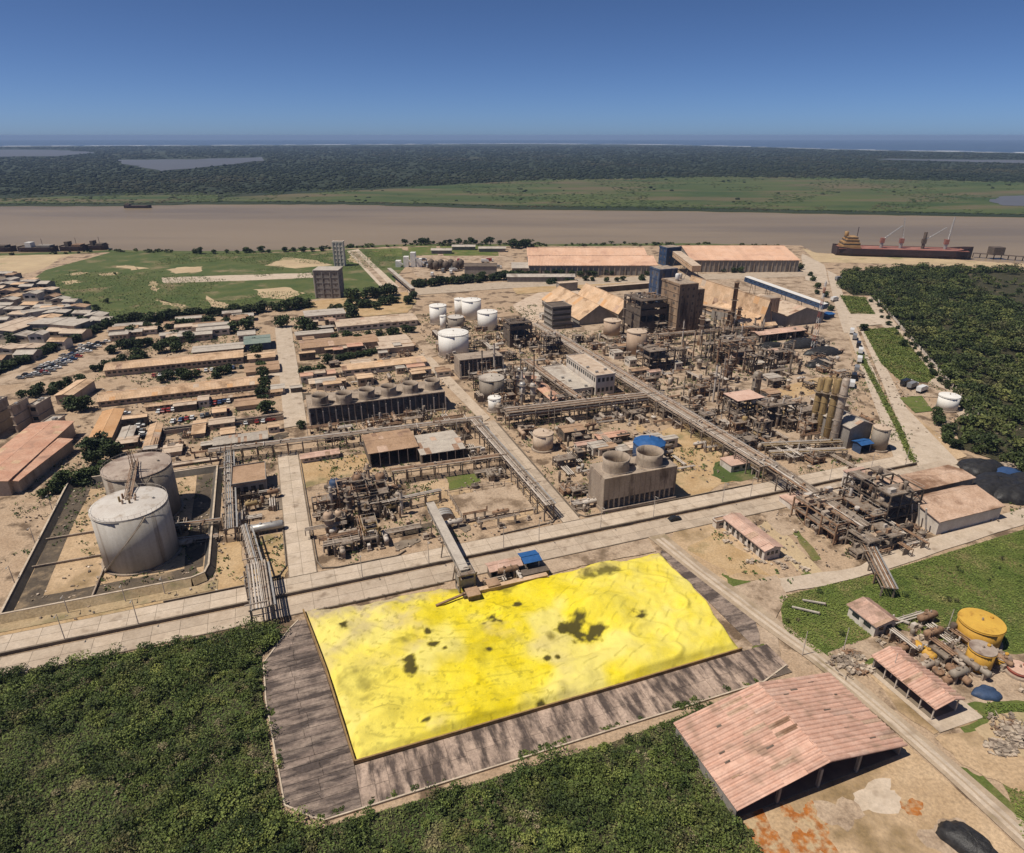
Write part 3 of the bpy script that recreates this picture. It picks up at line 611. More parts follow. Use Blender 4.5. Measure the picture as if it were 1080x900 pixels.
pale = np.clip((fbm(U, V, .07, 39) - .48) * 4, 0, .7) * np.clip(1.1 - dark, 0, 1); pale = np.maximum(pale, .55 * np.clip((U - 66) / 14, 0, 1) * (fbm(U, V, .3, 40) + .1)); pale = np.maximum(pale, .5 * np.clip((30 - U) / 25, 0, 1))
for nm, arr in (("dark", dark), ("dust", dust), ("pale", np.clip(pale, 0, 1))):
    at = me.attributes.new(nm, 'FLOAT', 'POINT'); at.data.foreach_set("value", arr.astype(np.float32).ravel())
me.materials.append(MATS['sulphur'])
tag(link("sulphur_heap", me), "bright yellow sulphur heap spread over the walled concrete pad", "heap")
rim = thing("pad_wall", "low brown rim wall along the front and left edge of the yellow pad", "wall", 0, 0)
W_ = [(-3.4, 157), (-1.9, 147), (.2, 132), (3.1, 103.4), (36, 103.3), (68, 103.2), (99.8, 103.3)]
for a, b in zip(W_, W_[1:]): pbeam(rim, "wall_section", 'rim', (*a, .75), (*b, .75), .35, 1.2)

# ---------------------------------------------------------------- scrub, grass and woods as masses
def sample(poly, n, rg, edgeful=0):
    a = np.array(poly); lo, hi = a.min(0), a.max(0); out = []
    tot = 0
    while tot < n:
        q = rg.uniform(lo, hi, (n * 2, 2)); q = q[np_inside(poly, q[:, 0], q[:, 1])]; out.append(q); tot += len(q)
    return np.concatenate(out)[:n]
def area(p): return abs(sum(p[i][0] * p[(i + 1) % len(p)][1] - p[(i + 1) % len(p)][0] * p[i][1] for i in range(len(p)))) / 2
SCRUB = pw((-60, 722), (60, 703), (180, 681), (285, 662), (300, 672), (276, 692), (277, 740), (297, 862), (335, 876), (500, 828), (640, 786), (752, 744), (722, 774), (790, 878), (850, 1010), (-220, 1010), (-160, 742))
sheet("scrub_ground", SCRUB, .24, 'scrubsoil', world=True)
def bushes(name, poly, dens, rmin, rmax, nl, leaf, mat, label, cat, rg, zscale=.8, base=.2, nt=8, filt=None):
    C = sample(poly, int(area(poly) * dens), rg)
    if filt is not None: C = C[filt(C)]
    T = [crown_points(nl, 1, 1, rg, 6) for _ in range(nt)]; out = []
    R = (rmin + (rmax - rmin) * rg.random(len(C)) ** 1.8) * (.45 + 1.15 * fbm(C[:, 0] + 700, C[:, 1] + 700, .07, 91))
    for (x, y), r in zip(C, R):
        p = T[rg.integers(nt)]; a = rg.uniform(0, 6.28); c, s = math.cos(a), math.sin(a); k = rg.random(len(p)) < min(1, (r / rmax) ** 1.3 + .2); p = p[k]
        out.append(np.stack([x + r * (p[:, 0] * c - p[:, 1] * s), y + r * (p[:, 0] * s + p[:, 1] * c), base + r * zscale * (p[:, 2] + .42) * 1.2], 1))
    Cn = np.concatenate(out); tn = np.repeat(np.clip(rg.beta(1.6, 2.2, len(out)), 0, 1), [len(x_) for x_ in out]); o = link(name, quads_mesh(name, leaves(Cn, leaf, rg), mat, tn)); tag(o, label, cat); o["kind"] = "stuff"; return o
nzf = lambda C, sd, t, s=.035: fbm(C[:, 0] + 500, C[:, 1] + 500, s, sd) > t
def clump(C, sd, t, s=.035): return fbm(C[:, 0] + 500, C[:, 1] + 500, s, sd) > t
C = sample(SCRUB, 110000, nr); hh = fbm(C[:, 0] + 500, C[:, 1] + 500, .08, 59)
o = link("scrub_grass", quads_mesh("scrub_grass", leaves(np.column_stack([C, .3 + (.15 + 1.5 * np.clip(hh - .35, 0, 1)) * nr.random(len(C))]), .5, nr, .5, 2.6), 'meadow')); tag(o, "rank olive grass and creepers between the foreground bushes", "grass"); o["kind"] = "stuff"
bushes("scrub", SCRUB, .23, .7, 4.2, 300, .42, 'leaf', "tangled dark green bushes in the foreground below the road", "scrub", nr, .8, .2, filt=lambda C: clump(C, 50, .40, .06))
bushes("scrub", SCRUB, .13, .5, 3.0, 240, .36, 'leaf2', "brighter green bushes scattered through the foreground scrub", "scrub", nr, .8, .3, filt=lambda C: clump(C, 51, .46, .06))
bushes("dry_scrub", SCRUB, .10, .5, 2.2, 170, .24, 'leafdry', "pale dry twiggy patches in the foreground scrub", "scrub", nr, .9, .4, filt=lambda C: clump(C, 52, .54, .06))
WOOD = pw((880, 300), (893, 286), (960, 283.5), (1080, 286), (1300, 290), (1600, 420), (1500, 620), (1180, 530), (1080, 503), (1050, 486), (1015, 474), (1004, 448), (1022, 436), (985, 386), (950, 345), (918, 312), (900, 312))
sheet("wood_floor", WOOD, .26, 'scrubsoil', world=True)
PONDP = pw((1012, 293), (1050, 288), (1220, 291), (1220, 332), (1080, 324), (1038, 314))
bushes("wood", WOOD, .040, 2.0, 7.2, 230, 1.15, 'woodleaf', "dense dark green wood on the right beyond the boundary track", "wood", nr, .95, .2, filt=lambda C: ~np_inside(PONDP, C[:, 0], C[:, 1]) | (nr.random(len(C)) < .12))
bushes("wood", WOOD, .018, 1.6, 3.4, 120, .9, 'leaf2', "lighter green undergrowth in the right hand wood", "wood", nr, .9, .2, filt=lambda C: nzf(C, 53, .5, .02) & ~np_inside(PONDP, C[:, 0], C[:, 1]))
FIELDW = pw(*FIELD_PX); YARDW = [pw((872, 689), (905, 678), (935, 662), (962, 668), (1035, 688), (1200, 690), (1200, 745), (1040, 742), (1034, 765), (985, 778), (905, 706)), pw((985, 778), (1060, 752), (1150, 750), (1150, 850), (1060, 830), (1015, 806))]
nf = lambda C: ~np_inside(YARDW[0], C[:, 0], C[:, 1]) & ~np_inside(YARDW[1], C[:, 0], C[:, 1])
C = sample(FIELDW, 60000, nr); C = C[nf(C)]
hh = fbm(C[:, 0] + 500, C[:, 1] + 500, .06, 54)
o = link("field_grass", quads_mesh("field_grass", leaves(np.column_stack([C, .3 + .4 * nr.random(len(C)) * hh]), .5, nr, .6, 4.), 'grassblade'))
tag(o, "rough green grass covering the field on the right", "grass"); o["kind"] = "stuff"
bushes("field_bushes", FIELDW, .016, .4, 1.5, 110, .34, 'leaf', "low dark bushes dotted over the right hand field", "scrub", nr, .7, .5, filt=lambda C: nf(C) & nzf(C, 55, .53, .05))

SHORE = [(x, y) for x, y in NEAR if -640 < x < 320]; SH = SHORE + [(x, y - 16) for x, y in reversed(SHORE)]
bushes("shore_scrub", SH, .02, 1.2, 4.2, 90, 1.5, 'woodleaf', "low green scrub along the near river bank", "scrub", nr, .8, .1, filt=lambda C: nzf(C, 57, .42, .02))
APE = [GF.xy(u + du, v + dv) for u, v, du, dv in ((-14, 141, 0, 0), (-13.9, 128, 0, 0), (-11, 99, 0, 0), (-5, 93.2, 0, 0), (60, 92.9, 0, 0), (98, 92.8, 0, 0), (98, 94, 0, 0), (60, 94.3, 0, 0), (-4, 94.6, 0, 0), (-9.6, 99, 0, 0), (-12.6, 128, 0, 0), (-12.8, 141, 0, 0))]
bushes("creepers", APE, .7, .3, 1.3, 110, .3, 'leaf', "creepers spilling over the outer edge of the concrete apron", "scrub", nr, .5, .2, filt=lambda C: nzf(C, 56, .47, .12))
sheet("bank_verge", SH, .20, 'grass', world=True)
FB = pw((30, 305), (118, 268), (330, 267), (420, 264), (410, 304), (330, 315), (205, 331), (120, 336), (95, 329))
C = sample(FB, 26000, nr); C = C[fbm(C[:, 0] + 900, C[:, 1], .012, 58) > .46]
o = link("field_grass", quads_mesh("field_grass", leaves(np.column_stack([C, .2 + .5 * nr.random(len(C))]), 1.2, nr, .6, 3.), 'meadow')); tag(o, "rough grass tussocks over the big field by the river", "grass"); o["kind"] = "stuff"
# ================================================================ GENERATORS
def ext(fr, NL, FR, yb=None, h=None):
    "near-left and far-right roof corner in the photo, ground line under the first -> extents and height"
    if h is None: h = hsolve(NL[0], NL[1], yb)
    u0, v0 = fr.uv(*NL, h); u1, v1 = fr.uv(*FR, h); return u0, v0, u1, v1, h
def win_row(t, x0, x1, y, z0, z1, n, face='y', name="window", frac=.6, mat='glass'):
    d = (x1 - x0) / n
    for i in range(n):
        a = x0 + d * (i + .5 - frac / 2); b = x0 + d * (i + .5 + frac / 2)
        if face == 'y': pbox(t, name, mat, a, y - .06, z0, b, y + .06, z1)
        else: pbox(t, name, mat, y - .06, a, z0, y + .06, b, z1)
def roof_sheets(t, x0, y0, x1, y1, za, zb, axis, n, rows, mat, miss=0., rib=.09, kind='sheet'):
    """sheets covering a slope between edge A (height za) and edge B (zb). axis 'v': ridge runs along y, the slope goes from x0 to x1."""
    if axis == 'v': L, S = y1 - y0, x1 - x0
    else: L, S = x1 - x0, y1 - y0
    ang = math.atan2(zb - za, abs(S)); sl = math.hypot(zb - za, S); dw = L / n; ds = sl / rows
    for i in range(n):
        for j in range(rows):
            if rnd.random() < miss: continue
            mt_ = mat if rnd.random() > .09 else {'pinkroof': rnd.choice(('rose', 'rustroof')), 'tanroof': rnd.choice(('tanpale', 'rustroof', 'orangeroof')), 'rose': 'rustroof', 'greyroof': 'rustroof', 'terracotta': 'tanroof', 'tanpale': 'rustroof', 'brownroof': 'rustroof'}.get(mat, mat); o = link("roof_sheet", unit_mesh(kind, mt_), t); f = j / rows
            ox = (x0 + S * f, y0 + dw * i, za + (zb - za) * f + .05 + .03 * ((i + j) % 2) + rnd.uniform(0, .03)) if axis == 'v' else (x0 + dw * i, y0 + S * f, za + (zb - za) * f + .05 + .03 * ((i + j) % 2) + rnd.uniform(0, .03))
            if axis == 'v':
                X = Vector((0, 1, 0)); Y = Vector((math.copysign(math.cos(ang), S), 0, math.sin(math.atan2(zb - za, abs(S)))))
            else:
                X = Vector((1, 0, 0)); Y = Vector((0, math.copysign(math.cos(ang), S), math.sin(ang)))
            Zv = X.cross(Y)
            if Zv.z < 0: Zv = -Zv
            M = Matrix((X, Y, Zv)).transposed()
            if M.determinant() < 0:
                X = -X; M = Matrix((X, Y, Zv)).transposed()
                ox = (ox[0] + (dw if axis == 'u' else 0), ox[1] + (dw if axis == 'v' else 0), ox[2])
            o.rotation_euler = M.to_euler(); o.location = ox; o.scale = (dw * 1.01, ds * (1.02), rib)
def gable(name, label, cat, u0, v0, u1, v1, eave, ridge, axis, roof='tanroof', wall='wall', fr=GF, sheets=None, over=.6, off=.5, open_='', windows=None, doors=0, group=None, miss=0., posts=0, canal=False):
    """gabled building. axis: along which the ridge runs. open_: sides without wall (n=near,f=far,l,r)"""
    w_, d = u1 - u0, v1 - v0
    t = thing(name, label, cat, u0, v0, 0, fr, group)
    T = .25; R = w_ * off if axis == 'v' else d * off
    if axis == 'v': gp = [(0, 0), (w_, 0), (w_, eave), (R, ridge - .15), (0, eave)]
    else: gp = [(0, 0), (d, 0), (d, eave), (R, ridge - .15), (0, eave)]
    gp = [(a, b) for a, b in gp]
    if axis == 'v':
        if 'n' not in open_: pmesh(t, "wall", wall, MB().prism(gp, 'y', 0, T))
        if 'f' not in open_: pmesh(t, "wall", wall, MB().prism(gp, 'y', d - T, d))
        if 'l' not in open_: pbox(t, "wall", wall, 0.003, T, 0, T, d - T, eave - .05)
        if 'r' not in open_: pbox(t, "wall", wall, w_ - T, T, 0, w_ - .003, d - T, eave - .05)
    else:
        if 'l' not in open_: pmesh(t, "wall", wall, MB().prism(gp, 'x', 0, T))
        if 'r' not in open_: pmesh(t, "wall", wall, MB().prism(gp, 'x', w_ - T, w_))
        if 'n' not in open_: pbox(t, "wall", wall, T, .003, 0, w_ - T, T, eave - .05)
        if 'f' not in open_: pbox(t, "wall", wall, T, d - T, 0, w_ - T, d - .003, eave - .05)
    if open_:
        pbox(t, "floor", 'floor', .3, .3, .05, w_ - .3, d - .3, .36)
        n = posts or 5
        for i in range(n + 1):
            for s in (0, 1):
                if axis == 'v': x, y, ok = (.2 if s == 0 else w_ - .2), .2 + (d - .4) * i / n, ('l' if s == 0 else 'r') in open_
                else: x, y, ok = .2 + (w_ - .4) * i / n, (.2 if s == 0 else d - .2), ('n' if s == 0 else 'f') in open_
                if ok: pbox(t, "post", 'pipepale', x - .13, y - .13, 0, x + .13, y + .13, eave)
            if axis == 'v' and d / n < 9:
                y = .3 + (d - .6) * i / n
                pbeam(t, "rafter", 'steel', (.2, y, eave - .25), (R, y, ridge - .35), .2, .3); pbeam(t, "rafter", 'steel', (R, y, ridge - .35), (w_ - .2, y, eave - .25), .2, .3)
    th = .14
    if axis == 'v':
        for xa, za, xb, zb in ((-over, eave - (ridge - eave) * over / max(R, .1) * 1.0, R, ridge), (w_ + over, eave - (ridge - eave) * over / max(w_ - R, .1), R, ridge)):
            if abs(xa - xb) < over + .3: continue
            r = pmesh(t, "roof", roof, MB().prism([(xa, za), (xb, zb), (xb, zb + th), (xa, za + th)], 'y', -over, d + over))
            if sheets: roof_sheets(r, xa, -over, xb, d + over, za + th, zb + th, 'v', sheets[0], sheets[1], roof, miss, *((.24, 'canal') if canal else (.09, 'sheet')))
        pbox(t, "ridge_cap", roof, R - .3, -over, ridge + .12, R + .3, d + over, ridge + .3)
    else:
        for ya, za, yb, zb in ((-over, eave - (ridge - eave) * over / max(R, .1), R, ridge), (d + over, eave - (ridge - eave) * over / max(d - R, .1), R, ridge)):
            if abs(ya - yb) < over + .3: continue
            r = pmesh(t, "roof", roof, MB().prism([(ya, za), (yb, zb), (yb, zb + th), (ya, za + th)], 'x', -over, w_ + over))
            if sheets: roof_sheets(r, -over, ya, w_ + over, yb, za + th, zb + th, 'u', sheets[0], sheets[1], roof, miss, *((.24, 'canal') if canal else (.09, 'sheet')))
        pbox(t, "ridge_cap", roof, -over, R - .25, ridge + .12, w_ + over, R + .25, ridge + .28)
    if windows and 'n' not in open_: win_row(t, .6, w_ - .6, 0, eave * .45, eave * .75, windows)
    if windows and 'l' not in open_: win_row(t, .6, d - .6, 0, eave * .45, eave * .75, max(1, int(windows * d / w_)), 'x')
    for i in range(doors): pbox(t, "door", 'walldark', w_ * (i + .5) / doors - 1.2, -.05, 0, w_ * (i + .5) / doors + 1.2, .08, min(3.2, eave * .7))
    return t
def flat(name, label, cat, u0, v0, u1, v1, h, roof='greyroof', wall='wall', fr=GF, storeys=1, wn_=0, wl=0, group=None, parapet=.5, units=0, band=False):
    w_, d = u1 - u0, v1 - v0; t = thing(name, label, cat, u0, v0, 0, fr, group)
    pbox(t, "wall", wall, 0, 0, 0, w_, d, h - .3); pbox(t, "roof", roof, -.25, -.25, h - .3, w_ + .25, d + .25, h)
    if parapet:
        for a in ((-.25, -.25, w_ + .25, -.02), (-.25, d + .02, w_ + .25, d + .25), (-.25, -.018, -.02, d + .018), (w_ + .02, -.018, w_ + .25, d + .018)): pbox(t, "parapet", wall, a[0], a[1], h + .003, a[2], a[3], h + parapet)
    sh = h / storeys
    for s in range(storeys):
        if band:
            pbox(t, "window_band", 'glass', .5, -.05, s * sh + sh * .4, w_ - .5, .05, s * sh + sh * .8); pbox(t, "window_band", 'glass', -.05, .5, s * sh + sh * .4, .05, d - .5, s * sh + sh * .8)
            pbox(t, "ledge", wall, -.4, -.4, (s + 1) * sh - .45, w_ + .4, d + .4, (s + 1) * sh - .31) if s < storeys - 1 else None
        if wn_: win_row(t, .5, w_ - .5, 0, s * sh + sh * .35, s * sh + sh * .75, wn_)
        if wl: win_row(t, .5, d - .5, 0, s * sh + sh * .35, s * sh + sh * .75, wl, 'x')
    for i in range(units):
        x = rnd.uniform(.5, max(.6, w_ - 2)); y = rnd.uniform(.5, max(.6, d - 1.5)); pbox(t, "roof_unit", 'alu', x, y, h, x + 1.4, y + 1, h + 1.0)
    return t
def tank(name, label, tx, ty, wpx, yb, side='tankwhite', top='tankwhite', n=32, stair=False, group=None, cone=.08, hmax=None, rail=False, cat="tank"):
    lo, hi = 0., 45.
    for _ in range(40):
        h = (lo + hi) / 2; x, y = G(tx, ty, h); dep = y * ct - (h - H) * st; r = wpx / 2 * dep / F
        L = math.hypot(x, y); nx, ny = x * (1 - r / L), y * (1 - r / L)
        if proj(nx, ny, 0)[1] < yb: lo = h
        else: hi = h
    t = tag(link(name, None, None, (x, y, 0), (0, 0, 0)), label, cat, group)
    rh = r * cone
    pmesh(t, "shell", side, MB().lathe([(r, 0), (r, h - .15)], n), True)
    pmesh(t, "roof", top, MB().lathe([(r + .12, h - .15), (r + .12, h), (r * .55, h + rh * .62), (.05, h + rh)], n), False)
    pmesh(t, "rim", side, MB().lathe([(r + .02, h - .55), (r + .22, h - .5), (r + .22, h - .35), (r + .02, h - .3)], n, cap=False))
    pmesh(t, "base_ring", 'concrete', MB().lathe([(r + .7, .0), (r + .7, .75), (r + .05, .8)], n, cap=False))
    pcyl(t, "roof_vent", 'pipe', (0, 0, h + rh - .1), (0, 0, h + rh + .7), .22, 8); pcyl(t, "manhole", side, (r * .6, r * .2, h), (r * .6, r * .2, h + rh * .5 + .5), .4, 10)
    if stair:
        m = MB(); k = int(h / .25)
        for i in range(k):
            a = -2.2 + 1.5 * i / k; pass
            c, s = math.cos(a), math.sin(a); m.bar(((r + .1) * c, (r + .1) * s, .3 + i * (h - .5) / k), ((r + 1.0) * c, (r + 1.0) * s, .3 + i * (h - .5) / k), .16, 4)
        pmesh(t, "stairway", 'steel', m)
    if rail:
        m = MB(); q = 40
        for i in range(q):
            a, b = 2 * math.pi * i / q, 2 * math.pi * (i + 1) / q; p0 = (r * math.cos(a), r * math.sin(a)); p1 = (r * math.cos(b), r * math.sin(b))
            m.bar((*p0, h), (*p0, h + 1.1), .04, 4); m.bar((*p0, h + 1.1), (*p1, h + 1.1), .04, 4)
        pmesh(t, "handrail", 'pipepale', m)
    t["r"] = r; t["h"] = h; return t
def vvessel(u, v, r, h, mat, label, group=None, z=0., name="vertical_vessel", plats=1, fr=GF, cat="vessel", legs=True):
    t = thing(name, label, cat, u, v, z, fr, group); b = .8 if legs else 0.
    d = min(r * .5, 1.)
    pmesh(t, "shell", mat, MB().lathe([(r * .35, b), (r * .8, b + d * .35), (r, b + d), (r, h - d), (r * .8, h - d * .35), (r * .3, h)], 14), True)
    if legs: pmesh(t, "skirt", 'concrete', MB().lathe([(r * .9, 0), (r * .85, b + d * .5)], 12))
    pcyl(t, "nozzle", 'pipe', (0, 0, h - .1), (0, 0, h + .6), max(.12, r * .18), 8); pcyl(t, "nozzle", 'pipe', (0, 0, h * .7), (r + .6, -.2, h * .7), max(.1, r * .14), 8)
    for i in range(plats):
        zz = h * (i + 1) / (plats + .35); m = MB().lathe([(r + .05, zz), (r + .95, zz), (r + .95, zz + .08), (r + .05, zz + .08)], 14, cap=False)
        for k in range(14):
            a, b_ = 2 * math.pi * k / 14, 2 * math.pi * (k + 1) / 14; R = r + .93
            m.bar((R * math.cos(a), R * math.sin(a), zz), (R * math.cos(a), R * math.sin(a), zz + 1), .035, 3); m.bar((R * math.cos(a), R * math.sin(a), zz + 1), (R * math.cos(b_), R * math.sin(b_), zz + 1), .035, 3)
        pmesh(t, "platform", 'steel', m)
    if plats:
        m = MB()
        for s in (-.25, .25): m.bar((s, -r - .25, 0), (s, -r - .25, h * .9), .04, 3)
        for i in range(int(h / .6)): m.bar((-.25, -r - .25, i * .6), (.25, -r - .25, i * .6), .03, 3)
        pmesh(t, "ladder", 'steel', m)
    return t
def drum(u, v, L, r, mat, label, group=None, z=0., axis='u', name="horizontal_drum", hz=1.2, fr=GF, cat="vessel"):
    t = thing(name, label, cat, u, v, z, fr, group, 0 if axis == 'u' else math.pi / 2); d = r * .45; n = 14
    m = MB().lathe([(r * .3, -L / 2 - d), (r * .8, -L / 2 - d * .6), (r, -L / 2), (r, L / 2), (r * .8, L / 2 + d * .6), (r * .3, L / 2 + d)], n)
    m.v = [(z_, y_, x_ + hz + r) for x_, y_, z_ in m.v]; pmesh(t, "shell", mat, m, True)
    for s in (-.3, .3): pbox(t, "saddle", 'concrete', s * L - .25, -r * .8, 0, s * L + .25, r * .8, hz + r * .35)
    pcyl(t, "nozzle", 'pipe', (L * .15, 0, hz + 2 * r - .1), (L * .15, 0, hz + 2 * r + .7), .18, 8); pcyl(t, "manway", mat, (-L * .2, 0, hz + 2 * r - .1), (-L * .2, 0, hz + 2 * r + .4), .4, 10)
    return t
def pipe_rack(label, p0, p1, wd, h, npipes, bay=6., fr=GF, tiers=1, mats=('pipe', 'pipepale', 'rust', 'pipe', 'steel'), steel='steel', name="pipe_rack", group=None, tray=True):
    "p0,p1 in grid coordinates"
    L = math.hypot(p1[0] - p0[0], p1[1] - p0[1]); a = math.atan2(p1[1] - p0[1], p1[0] - p0[0])
    t = thing(name, label, "pipe rack", p0[0], p0[1], 0, fr, group, a); n = max(1, round(L / bay))
    for i in range(n + 1):
        x = L * i / n
        for s in (-1, 1): pbox(t, "post", steel, x - .2, s * wd / 2 - .2, 0, x + .2, s * wd / 2 + .2, h + (tiers - 1) * 1.8 + .1)
        for k in range(tiers): pbox(t, "crossbeam", steel, x - .18, -wd / 2 - .45, h + k * 1.8 - .35, x + .18, wd / 2 + .45, h + k * 1.8)
    for s in (-1, 1): pbox(t, "stringer", steel, 0, s * wd / 2 - .11, h - .75, L, s * wd / 2 + .11, h - .4)
    for k in range(tiers):
        y = -wd / 2 + .25; q = npipes; i = 0
        while y < wd / 2 - .1:
            r = rnd.choice([.12, .16, .2, .3, .24]) if wd > 2 else .16
            y += r; pcyl(t, "pipe", rnd.choice(mats), (-.6, y, h + k * 1.8 + r), (L + .6, y, h + k * 1.8 + r), r, 8); y += r + rnd.uniform(.05, wd / q * .5)
    for _ in range(int(L / 5)):
        x = rnd.uniform(1, max(1.1, L - 1)); m_ = rnd.choice(mats); q_ = rnd.random(); r_ = rnd.uniform(.1, .2); zt = h + (tiers - 1) * 1.8
        if q_ < .4: s = rnd.choice((-1, 1)); pcyl(t, "branch_pipe", m_, (x, -s * wd * .3, zt + .7), (x, s * (wd / 2 + rnd.uniform(.6, 2.5)), zt + .7), r_, 8)
        elif q_ < .7: s = rnd.choice((-1, 1)); y_ = s * (wd / 2 + .5); pcyl(t, "drop_pipe", m_, (x, y_, rnd.uniform(0, h * .5)), (x, y_, zt + .9), r_, 8)
        elif wd > 2.5: pcyl(t, "loop_pipe", m_, (x, -wd * .35, zt + 1.3), (x + rnd.uniform(1.5, 4), -wd * .35, zt + 1.3), r_, 8); pbox(t, "valve", m_, x - .35, -.3, zt + .3, x + .35, .5, zt + 1.2)
    if tray: pbox(t, "cable_tray", 'alu', 0, wd / 2 + .5, h - .2, L, wd / 2 + 1.0, h - .05)
    return t
def steel_frame(name, label, u0, v0, u1, v1, h, nu, nv, lv, mat='steeldark', deck='steel', deck_p=.7, fr=GF, brace=.3, clad=None, cat="steel structure", group=None, rail=True, roof=None):
    w_, d = u1 - u0, v1 - v0; t = thing(name, label, cat, u0, v0, 0, fr, group); c = .22
    for i in range(nu + 1):
        for j in range(nv + 1): x, y = w_ * i / nu, d * j / nv; pbox(t, "column", mat, x - c, y - c, 0, x + c, y + c, h)
    for k in range(1, lv + 1):
        z = h * k / lv
        for j in range(nv + 1): pbox(t, "beam", mat, c, d * j / nv - .14, z - .42, w_ - c, d * j / nv + .14, z - .003)
        for i in range(nu + 1): pbox(t, "beam", mat, w_ * i / nu - .13, c, z - .40, w_ * i / nu + .13, d - c, z - .006)
        for i in range(nu):
            for j in range(nv):
                if rnd.random() < deck_p: pbox(t, "deck", deck, w_ * i / nu + .05, d * j / nv + .05, z, w_ * (i + 1) / nu - .05, d * (j + 1) / nv - .05, z + .07)
        if rail:
            for a, b in (((0, 0), (w_, 0)), ((0, 0), (0, d)), ((w_, 0), (w_, d)), ((0, d), (w_, d))): pbeam(t, "handrail", 'pipepale' if k == lv else mat, (*a, z + 1.05), (*b, z + 1.05), .07)
        for i in range(nu):
            if rnd.random() < brace: s = rnd.choice([0, 1]); pbeam(t, "brace", mat, (w_ * (i + s) / nu, 0, z - h / lv), (w_ * (i + 1 - s) / nu, 0, z - .3), .16)
        for j in range(nv):
            if rnd.random() < brace: s = rnd.choice([0, 1]); pbeam(t, "brace", mat, (0, d * (j + s) / nv, z - h / lv), (0, d * (j + 1 - s) / nv, z - .3), .16)
        if clad:
            if rnd.random() < clad[1]: pbox(t, "cladding", clad[0], .1, -.2, z - h / lv + .1, w_ - .1, -.15, z - h / lv * rnd.uniform(.1, .5))
            if rnd.random() < clad[1]: pbox(t, "cladding", clad[0], -.2, .1, z - h / lv + .1, -.15, d - .1, z - h / lv * rnd.uniform(.1, .5))
    for _ in range(int(w_ * d / 9)):
        zl = h * rnd.randint(max(1, lv - 1), lv) / lv; x, y = rnd.uniform(.4, w_ - .4), rnd.uniform(.4, d - .4); m_ = rnd.choice(('rust', 'pipe', 'steel', 'pipepale', 'tanktan', 'steeldark')); q_ = rnd.random()
        if q_ < .35: r_ = rnd.uniform(.3, .8); hh = rnd.uniform(.8, 2.8); pcyl(t, "deck_vessel", m_, (x, y, zl), (x, y, zl + hh), r_, 10)
        elif q_ < .75: L_k = rnd.uniform(1.5, max(2, w_ * .5)); r_ = rnd.uniform(.1, .3); zz = zl + rnd.uniform(.3, 2); pcyl(t, "deck_pipe", m_, (max(0, x - L_k / 2), y, zz), (min(w_, x + L_k / 2), y, zz), r_, 8); pcyl(t, "deck_pipe", m_, (x, y, zl - 1.5), (x, y, zz), r_, 8)
        else: a_ = rnd.uniform(.5, 1.3); pbox(t, "deck_box", m_, x - a_, y - a_ * .6, zl + .07, x + a_, y + a_ * .6, zl + rnd.uniform(.6, 1.7))
    # a stair zigzag on the right side
    for k in range(lv):
        za, zb = h * k / lv, h * (k + 1) / lv; ya, yb = (.3, d * .6) if k % 2 == 0 else (d * .6, .3); pbeam(t, "stair", mat, (w_ + .6, ya, za), (w_ + .6, yb, zb), .8, .12)
    if roof: pbox(t, "roof", roof, -.4, -.4, h + 2.4, w_ + .4, d + .4, h + 2.55); [pbox(t, "roof_post", mat, x - .12, y - .12, h, x + .12, y + .12, h + 2.4) for x in (0.2, w_ - .2) for y in (.2, d - .2)]
    return t
CN = {'rust': 'rust brown', 'steel': 'dull brown grey', 'pipe': 'grey', 'pipepale': 'pale grey', 'tanktan': 'tan', 'tankgrey': 'grey', 'steeldark': 'dark', 'alu': 'silver', 'yellowpipe': 'ochre yellow', 'bluedark': 'dark blue', 'tankwhite': 'white', 'tanpale': 'pale tan', 'concrete': 'concrete grey', 'walldark': 'dark'}
